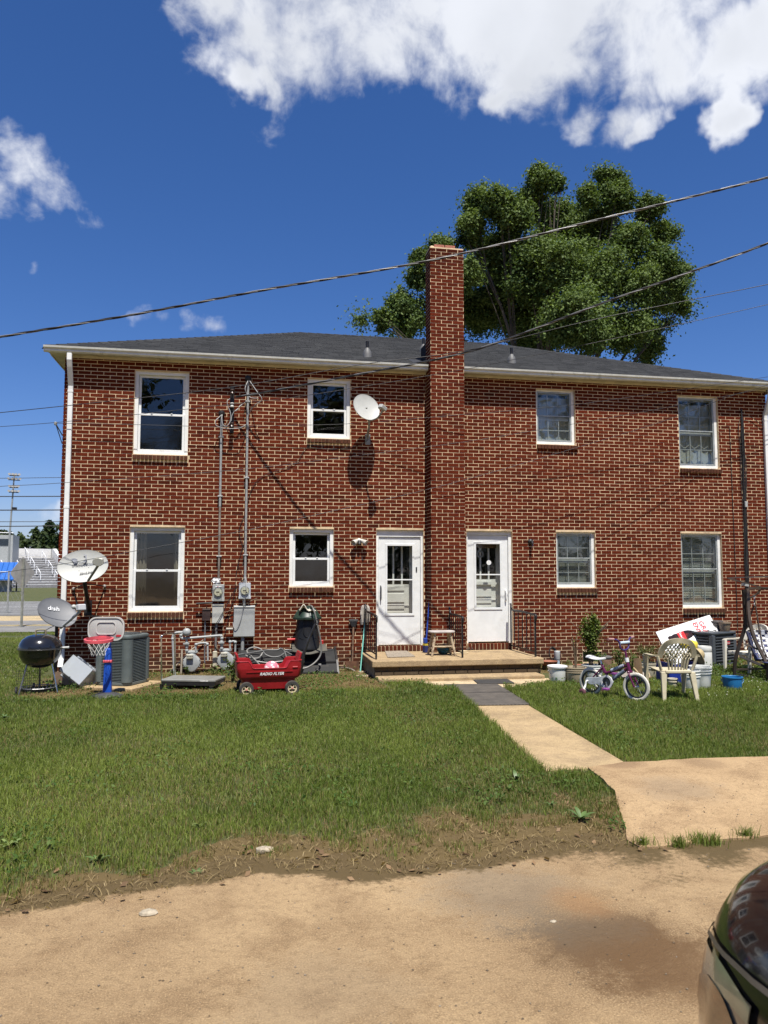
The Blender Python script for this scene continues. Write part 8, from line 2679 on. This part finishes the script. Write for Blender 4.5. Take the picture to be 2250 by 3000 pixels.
# ---- garden swing, its near end inside the view
SWB = pm('swing_brown', (.085, .065, .05), .45, .3, var=.15)
ZS = lambda x, y, Y: W(2090 + x / 5.53, 1640 + y / 5.53, Y)
YB, YF = -2.36, -2.75
t = thing('garden_swing', 'brown metal garden swing frame with blue and white webbing seat', 'swing', tuple(ZS(335, 1935, YB).xy) + (.02,))
off = Vector(t.location)
def sq(pts, w, d, nm, mat=SWB, par=None):
 """flat bar along pts"""
 P = [Vector(p) - off for p in pts]
 vs, fs = [], []
 for i, q in enumerate(P):
  tt = (P[min(i + 1, len(P) - 1)] - P[max(i - 1, 0)]).normalized()
  sx = Vector((0, -1, 0)).cross(tt)
  sx = sx.normalized() if sx.length > .1 else Vector((1, 0, 0))
  sy = tt.cross(sx)
  for (a, b) in ((-1, -1), (1, -1), (1, 1), (-1, 1)):
   vs.append(q + sx * a * w + sy * b * d)
 for i in range(len(P) - 1):
  for k in range(4):
   fs.append((i * 4 + k, i * 4 + (k + 1) % 4, i * 4 + 4 + (k + 1) % 4, i * 4 + 4 + k))
 fs += [(3, 2, 1, 0), tuple((len(P) - 1) * 4 + k for k in range(4))]
 return MB().add(vs, fs).build(nm, mat, par or t, smooth=40)
def lerp(a, b, u): return a + (b - a) * u
bl = [(490, 480), (505, 760), (515, 960), (500, 1130), (430, 1350), (370, 1560), (343, 1740), (335, 1940)]
sq(curve([ZS(x, y, lerp(YB - .05, YB, i / 7)) for i, (x, y) in enumerate(bl)], 4), .024, .02, 'leg', pm('swing_dark', (.030, .024, .02), .5, .2))
fl = [(545, 440), (555, 640), (565, 830), (590, 1020), (640, 1200), (720, 1400), (800, 1550), (860, 1700), (895, 1900), (930, 2010)]
sq(curve([ZS(x, y, lerp(YB - .05, YF, i / 9)) for i, (x, y) in enumerate(fl)], 4), .026, .02, 'leg')
beam0 = ZS(560, 462, YB - .05)
bdir = Vector((.985, -.17, 0))
sq([beam0, beam0 + bdir * 1.95], .022, .02, 'top_beam')
sq(curve([ZS(590, 612, YB - .05), ZS(650, 590, YB - .06), ZS(710, 545, YB - .07), ZS(755, 490, YB - .08)], 4), .014, .012, 'brace')
cp0 = ZS(228, 295, YB - .45)
for (q0, q1) in ((cp0, ZS(885, 268, YB + .25)), (cp0, ZS(800, 452, YB - .12)), (ZS(800, 452, YB - .12), ZS(885, 440, YB - .1) + bdir * .5)):
 sq([q0, q1], .010, .010, 'canopy_bar')
sq([ZS(470, 400, YB - .06), ZS(560, 412, YB - .06)], .022, .03, 'end_cap', GREY)
sq([ZS(500, 1358, YB - .1), ZS(720, 1452, YB - .22)], .014, .012, 'cross_bar')
sq([ZS(425, 1560, YB - .05), ZS(640, 1650, YB - .2), ZS(850, 1740, YB - .32)], .020, .016, 'seat_rail', pm('swing_dark', (.030, .024, .02)))
sq([ZS(355, 1780, YB), ZS(840, 1762, YB - .28)], .014, .012, 'cross_bar')
sq([ZS(308, 1828, YB + .02), ZS(600, 1895, YB - .15), ZS(890, 1962, YB - .32)], .013, .012, 'base_bar', pm('swing_dark', (.030, .024, .02)))
for (x, y) in ((-.35, .25), (.35, -.35)):
 e_ = beam0 + bdir * 1.9
 sq(curve([e_, e_ + Vector((x * .2, y * .2, -.7)), e_ + Vector((x, y, -e_.z + .02))], 4), .024, .02, 'leg')
sq([ZS(668, 640, YB - .1), ZS(690, 800, YB - .1), ZS(745, 1130, YB - .14), ZS(790, 1390, YB - .2), ZS(830, 1500, YB - .26), ZS(880, 1600, YB - .3)], .009, .009, 'hanger')
sq([ZS(660, 740, YB - .1), ZS(600, 900, YB + .0), ZS(560, 1010, YB + .1)], .008, .008, 'hanger', pm('swing_dark', (.030, .024, .02)))
m = MB()
for k in range(7):
 q_ = ZS(665 + (k % 2) * 6, 590 + k * 22, YB - .1) - off
 m.tube([q_ + Vector((.010 * math.cos(2 * math.pi * j / 8), .0, .014 * math.sin(2 * math.pi * j / 8))) for j in range(8)], .003, 4, closed=True)
m.build('chain', CHROME, t, stuff=True)
WEB = NT('webbing')
_a = WEB.node('ShaderNodeAttribute', attribute_name='tint').outputs['Fac']
_c = WEB.mix(WEB.ramp(_a, .2, .4, False), (.018, .028, .11), (.16, .20, .34))
_c = WEB.mix(WEB.ramp(_a, .6, .8, False), _c, (.66, .68, .70))
WEB = WEB.done(WEB.bsdf(**{'Base Color': _c, 'Roughness': .7}).outputs[0])
tl, bl_ = ZS(560, 1170, YB + .10), ZS(715, 1625, YB - .18)
along = bdir * 1.25
m = MB()
NX, NY = 22, 11
for i in range(NX):
 for j in range(NY):
  vert = (i + j) % 2 == 0
  u0, u1 = i / NX, (i + 1) / NX
  v0, v1 = j / NY, (j + 1) / NY
  if i == 0 or j == 0:
   m.tint = .1
  else:
   m.tint = (.95 if j % 2 else .45) if vert else (.95 if (j % 2 == 0) else .12)
  if vert and i:
   m.tint = .95
  zz = Vector((0, -.006 if vert else .004, 0))
  def pt(u, v):
   return tl + (bl_ - tl) * v + along * u + Vector((0, .05 * math.sin(math.pi * v), 0)) + zz - off
  g = .06
  a, b = u0 + g / NX, u1 - g / NX
  m.add([pt(a, v0 + g / NY), pt(b, v0 + g / NY), pt(b, v1 - g / NY), pt(a, v1 - g / NY)], [(0, 1, 2, 3)])
o = m.build('webbing', WEB, t, stuff=True)
sq([tl + Vector((-.02, 0, .01)), bl_ + Vector((-.02, 0, -.01))], .018, .016, 'seat_frame', pm('navy_frame', (.014, .018, .05), .5))
sq([tl + Vector((0, 0, .02)), tl + along], .014, .014, 'seat_frame', pm('navy_frame', (.014, .018, .05)))
sq([bl_, bl_ + along], .016, .016, 'seat_frame', pm('swing_dark', (.030, .024, .02)))
for k in range(7):
 q_ = tl + along * ((k + .6) / 8)
 MB().box(q_.x - off.x - .035, q_.x - off.x + .035, q_.y - off.y - .03, q_.y - off.y + .03, q_.z - off.z - .05, q_.z - off.z + .035).build('strap_loop', pm('strap_white', (.64, .65, .64), .7), t, bevel=.01)
seatp = bl_ + Vector((0, -.05, -.02)) - off
MB().grid(lambda u, v: tuple(seatp + bdir * 1.25 * u + Vector((-.1, -.42, .02)) * v), 10, 4).build('seat_webbing', pm('navy_seat', (.02, .03, .10), .7), t, solid=.01)
p_ = ZS(510, 1690, -1.5)
tag(MB().ball((0, 0, 0), .075, 12, 8, (1.0, 1, 1.2)).build('green_pail', pm('lime_green', (.28, .45, .09), .5), None, smooth=60, loc=(p_.x, -1.5, .09)), 'lime green ball shaped pail seen under the white armchair', 'pail')
p_ = ZS(700, 1140, -1.0)
tag(MB().box(-.14, .14, -.10, .10, -.05, .03).build('grey_cushion', pm('cushion_grey', (.33, .34, .35), .8), None, bevel=.02, bseg=2, loc=(p_.x, -1.9, p_.z - .02)), 'grey folded cover over the swing seat back', 'cover')
# OVERHEAD WIRES
WIRE = pm('wire_black', (.016, .016, .017), .45)
WIREG = pm('wire_grey', (.22, .22, .22), .4, .3)
def wire(name, label, pts, r, mat=WIRE, twist=0):
 """pts: (px, py, y) through which the wire hangs at its own distance"""
 P = curve([W(px, py, y) for (px, py, y) in pts], 16)
 if pts[0][0] <= 0:
  P.insert(0, P[0] + (P[0] - P[3]).normalized() * 14)
 if pts[-1][0] > 2600:
  P.append(P[-1] + (P[-1] - P[-4]).normalized() * 12)
 o = Vector(P[0])
 if twist:
  t = thing(name, label, 'wire', tuple(o), 0, 'overhead wires')
  L = 0
  acc = [0]
  for i in range(1, len(P)):
   L += (P[i] - P[i - 1]).length
   acc.append(L)
  fine = []
  n = int(L / .07)
  for i in range(n + 1):
   s = L * i / n
   j = min(np.searchsorted(acc, s), len(P) - 1)
   j = max(j, 1)
   u = (s - acc[j - 1]) / max(acc[j] - acc[j - 1], 1e-6)
   fine.append((P[j - 1] + (P[j] - P[j - 1]) * u, s))
  for k in range(3):
   Q = []
   for (p, s) in fine:
    a = s * 2 * math.pi / .75 + 2 * math.pi * k / 3
    Q.append(p - o + Vector((0, math.cos(a), math.sin(a))) * r * 1.05)
   MB().tube(Q, r * (1.0 if k else .75), 6).build('strand', mat if k else WIREG, t, smooth=70)
  return t
 ob = MB().tube([p - o for p in P], r, 6).build(name, mat, None, smooth=70, loc=o)
 return tag(ob, label, 'wire', 'overhead wires')
s = S59
wire('service_cable', 'thick twisted cable crossing the whole sky in front of the chimney top', [(-300, 1035, -4.6), (0, 987, -4.8), (400, 920, -5.0), (760, 852, -5.2), (1275, 760, -5.5), (1760, 642, -5.9), (2250, 520, -6.2), (2700, 395, -6.5)], .0085, WIRE, 1)
wire('service_cable', 'thick twisted service drop from the upper right down to the insulator rack', [(690, 1163, -.17), (760, 1152, -.45), (900, 1126, -.95), (1064, 1094, -1.45), (1300, 1048, -2.1), (1465, 1001, -2.55), (1760, 890, -3.3), (2000, 805, -3.85), (2250, 712, -4.4), (2700, 520, -5.4)], .0105, WIRE, 1)
wire('utility_wire', 'thin wire joining the service drop and leaving right below it', [(0, 1209, -1.6), (350, 1172, -1.7), (700, 1131, -1.8), (1064, 1067, -2.0), (1300, 1038, -2.2), (1465, 1004, -2.5), (1760, 932, -3.0), (2250, 833, -3.6), (2700, 735, -4.3)], .006)
wire('utility_wire', 'thin wire from the left corner bracket height passing behind the service drop to the right', [(0, 1250, -1.2), (160, 1238, -1.2), (392, 1215, -1.3), (700, 1182, -1.4), (900, 1158, -1.6), (1300, 1093, -2.0), (1545, 1045, -2.5), (1900, 970, -3.1), (2250, 892, -3.6), (2700, 785, -4.3)], .0045)
wire('utility_wire', 'thin wire from the corner bracket past the mast heads to the right eave', [(163, 1240, -.12), (392, 1244, -.14), (645, 1250, -.16), (860, 1246, -.18), (1047, 1240, -.24), (1363, 1214, -.55), (1568, 1197, -.6), (1771, 1174, -.6), (2250, 1104, -.6), (2500, 1064, -.6)], .0045)
wire('utility_wire', 'thin wire sloping across the middle of the upper wall to the right eave', [(-200, 1443, -1.4), (0, 1425, -1.3), (177, 1415, -1.2), (700, 1376, -1.0), (1022, 1338, -.9), (1363, 1294, -.8), (1650, 1247, -.8), (1952, 1194, -.7), (2250, 1136, -.6), (2500, 1085, -.6)], .0045)
wire('utility_wire', 'thin wire rising from the big oval dish to the right eave, lowest of all', [(-200, 1720, -2.0), (0, 1679, -1.9), (174, 1654, -1.8), (380, 1617, -1.7), (722, 1553, -1.5), (971, 1498, -1.3), (1300, 1422, -1.1), (1650, 1323, -1.0), (1952, 1231, -.8), (2133, 1163, -.6), (2250, 1127, -.6), (2500, 1040, -.6)], .005)
for k, (y0, y1, r, nm) in enumerate(((1401, 1399, .012, 'topmost'), (1454.5, 1454, .022, 'second'), (1494.5, 1494, .025, 'third'), (1528.5, 1528, .014, 'fourth'), (1542, 1540.5, .022, 'lowest'))):
 wire('utility_wire', nm + ' of the five level street wires left of the house', [(-400, y0, 20.0), (0, y0, 20.0), (180, y1, 20.0), (500, y1 - 2, 20.0)], r)
# PARKED CAR, ITS NEAR FRONT CORNER AT THE LOWER RIGHT
PAINT = NT('car_paint')
_b = PAINT.bsdf(**{'Base Color': (.006, .006, .007, 1), 'Roughness': .12, 'Coat Weight': .55, 'Coat Roughness': .03, 'Specular IOR Level': .4})
PAINT = PAINT.done(_b.outputs[0])
CXC, CYN = 2.09, -12.02
car = thing('parked_car', 'glossy black car parked nose to the house, only its front corner in view', 'car', (CXC, CYN, 0), math.pi)
def hw_(l):
 return float(np.interp(l, [0, .04, .10, .20, .35, .55, .9, 3.6, 4.2, 4.55, 4.7], [.40, .56, .67, .765, .83, .87, .895, .895, .86, .76, .60]))
def ht_(l):
 return float(np.interp(l, [0, .05, .14, .30, .6, 1.0, 1.35, 1.6, 3.6, 4.2, 4.6, 4.7], [.82, .91, .965, 1.01, 1.075, 1.15, 1.20, 1.21, 1.2, 1.12, 1.02, .88]))
Z0c = .24
def body_pt(l, a, off=0.0):
 """a: 0 sill on one side .. pi sill on the other"""
 w, h = hw_(l) + off, ht_(l) + off
 c, s_ = math.cos(a), math.sin(a)
 x = w * math.copysign(abs(c) ** .42, c)
 z = Z0c + (h - Z0c) * abs(s_) ** .50 + .025 * (1 - (x / w) ** 2)
 return (x, l, z)
ls = [0, .015, .04, .07, .10, .14, .19, .25, .32, .4, .5, .62, .78, .95, 1.15, 1.35, 1.6, 2.0, 2.5, 3.0, 3.5, 3.9, 4.2, 4.4, 4.55, 4.65, 4.7]
NA = 48
vs, fs = [], []
for l in ls:
 for k in range(NA + 1):
  vs.append(body_pt(l, math.pi * k / NA))
for i in range(len(ls) - 1):
 for k in range(NA):
  fs.append((i * (NA + 1) + k, i * (NA + 1) + k + 1, (i + 1) * (NA + 1) + k + 1, (i + 1) * (NA + 1) + k))
fs.append(tuple(range(NA + 1)))
fs.append(tuple((len(ls) - 1) * (NA + 1) + k for k in range(NA, -1, -1)))
MB().add(vs, fs).build('body', PAINT, car, smooth=50)
gh = [(1.45, .70, 1.16), (2.15, .62, 1.5), (3.3, .62, 1.48), (4.15, .70, 1.06)]
vs, fs = [], []
for (l, w, h) in gh:
 vs += [(-w, l, h), (w, l, h)]
for (l, w, h) in gh:
 vs += [(-w - .1, l, 1.0), (w + .1, l, 1.0)]
fs = [(0, 1, 3, 2), (2, 3, 5, 4), (4, 5, 7, 6), (0, 2, 10, 8), (2, 4, 12, 10), (4, 6, 14, 12), (3, 1, 9, 11), (5, 3, 11, 13), (7, 5, 13, 15)]
MB().add(vs, fs).build('cabin_glass', pm('car_glass', (.01, .012, .013), .05), car, bevel=.03)
MB().grid(lambda u, v: (-.64 + 1.28 * u, 2.12 + 1.22 * v, 1.475 + .03 * math.sin(math.pi * v) + .02 * math.sin(math.pi * u)), 6, 6).build('roof', PAINT, car, smooth=60, solid=.02)
def patch(nm, l0, l1, a0, a1, off, mat, par, n=16, shape=None):
 def f(u, v):
  l = l0 + (l1 - l0) * u
  b0, b1 = (a0, a1) if shape is None else shape(u)
  return body_pt(l, b0 + (b1 - b0) * v, off)
 return MB().grid(f, n, n).build(nm, mat, par, smooth=70)
LENS = NT('headlight_lens')
_co = LENS.node('ShaderNodeTexCoord').outputs['Object']
_g = LENS.bsdf(**{'Base Color': (.17, .15, .105, 1), 'Roughness': .12, 'Coat Weight': 1.0, 'Coat Roughness': .03, 'Specular IOR Level': .6})
LENS = LENS.done(_g.outputs[0])
AMB = pm('amber_reflector', (.20, .085, .03), .2, var=.4, scale=14, coat=1.0, dirt=(.09, .04, .015), dscale=6)
SAGE = pm('lens_sage', (.20, .22, .14), .15, var=.2, coat=1.0)
TRIM = pm('trim_brown', (.10, .085, .065), .35, var=.15)
for side in (0, 1):
 def ang(deg):
  return rad(deg) if side else math.pi - rad(deg)
 hl = patch('headlight', .035, .56, 0, 0, .006, LENS, car, 20, lambda u: (ang(6), ang(30 - 6 * u)))
 patch('amber_marker', .16, .52, 0, 0, .012, AMB, hl, 14, lambda u: (ang(15.5 - 4 * math.sin(u * 3.1)), ang(16.5 + 5.5 * math.sin(u * 3.1))))
 patch('lamp_bezel', .30, .56, 0, 0, .009, SAGE, hl, 12, lambda u: (ang(22 - 2 * u), ang(29.5 - 6 * u)))
 patch('hood_line', .03, .95, 0, 0, .009, TRIM, car, 16, lambda u: (ang(31.5 - 5.5 * u), ang(33 - 5.5 * u)))
 patch('bumper_strip', .02, .75, 0, 0, .012, BLACK, car, 14, lambda u: (ang(1.5), ang(5)))
patch('grille', .004, .03, math.pi * .3, math.pi * .7, .004, BLACK, car, 8)
for (x, y) in ((.80, .82), (-.80, .82), (.80, 3.75), (-.80, 3.75)):
 wheel(car, (x, y, .33), .33, .21, RUBBER, GALV, None, 5, None, .32)
for sx in (-1, 1):
 MB().box(sx * .93 - .09, sx * .93 + .09, 1.62, 1.74, 1.02, 1.17).build('side_mirror', PAINT, car, bevel=.04, bseg=2, smooth=40)
 MB().box(min(sx * .84, sx * .93), max(sx * .84, sx * .93), 1.65, 1.70, 1.02, 1.06).build('mirror_arm', BLACK, car)
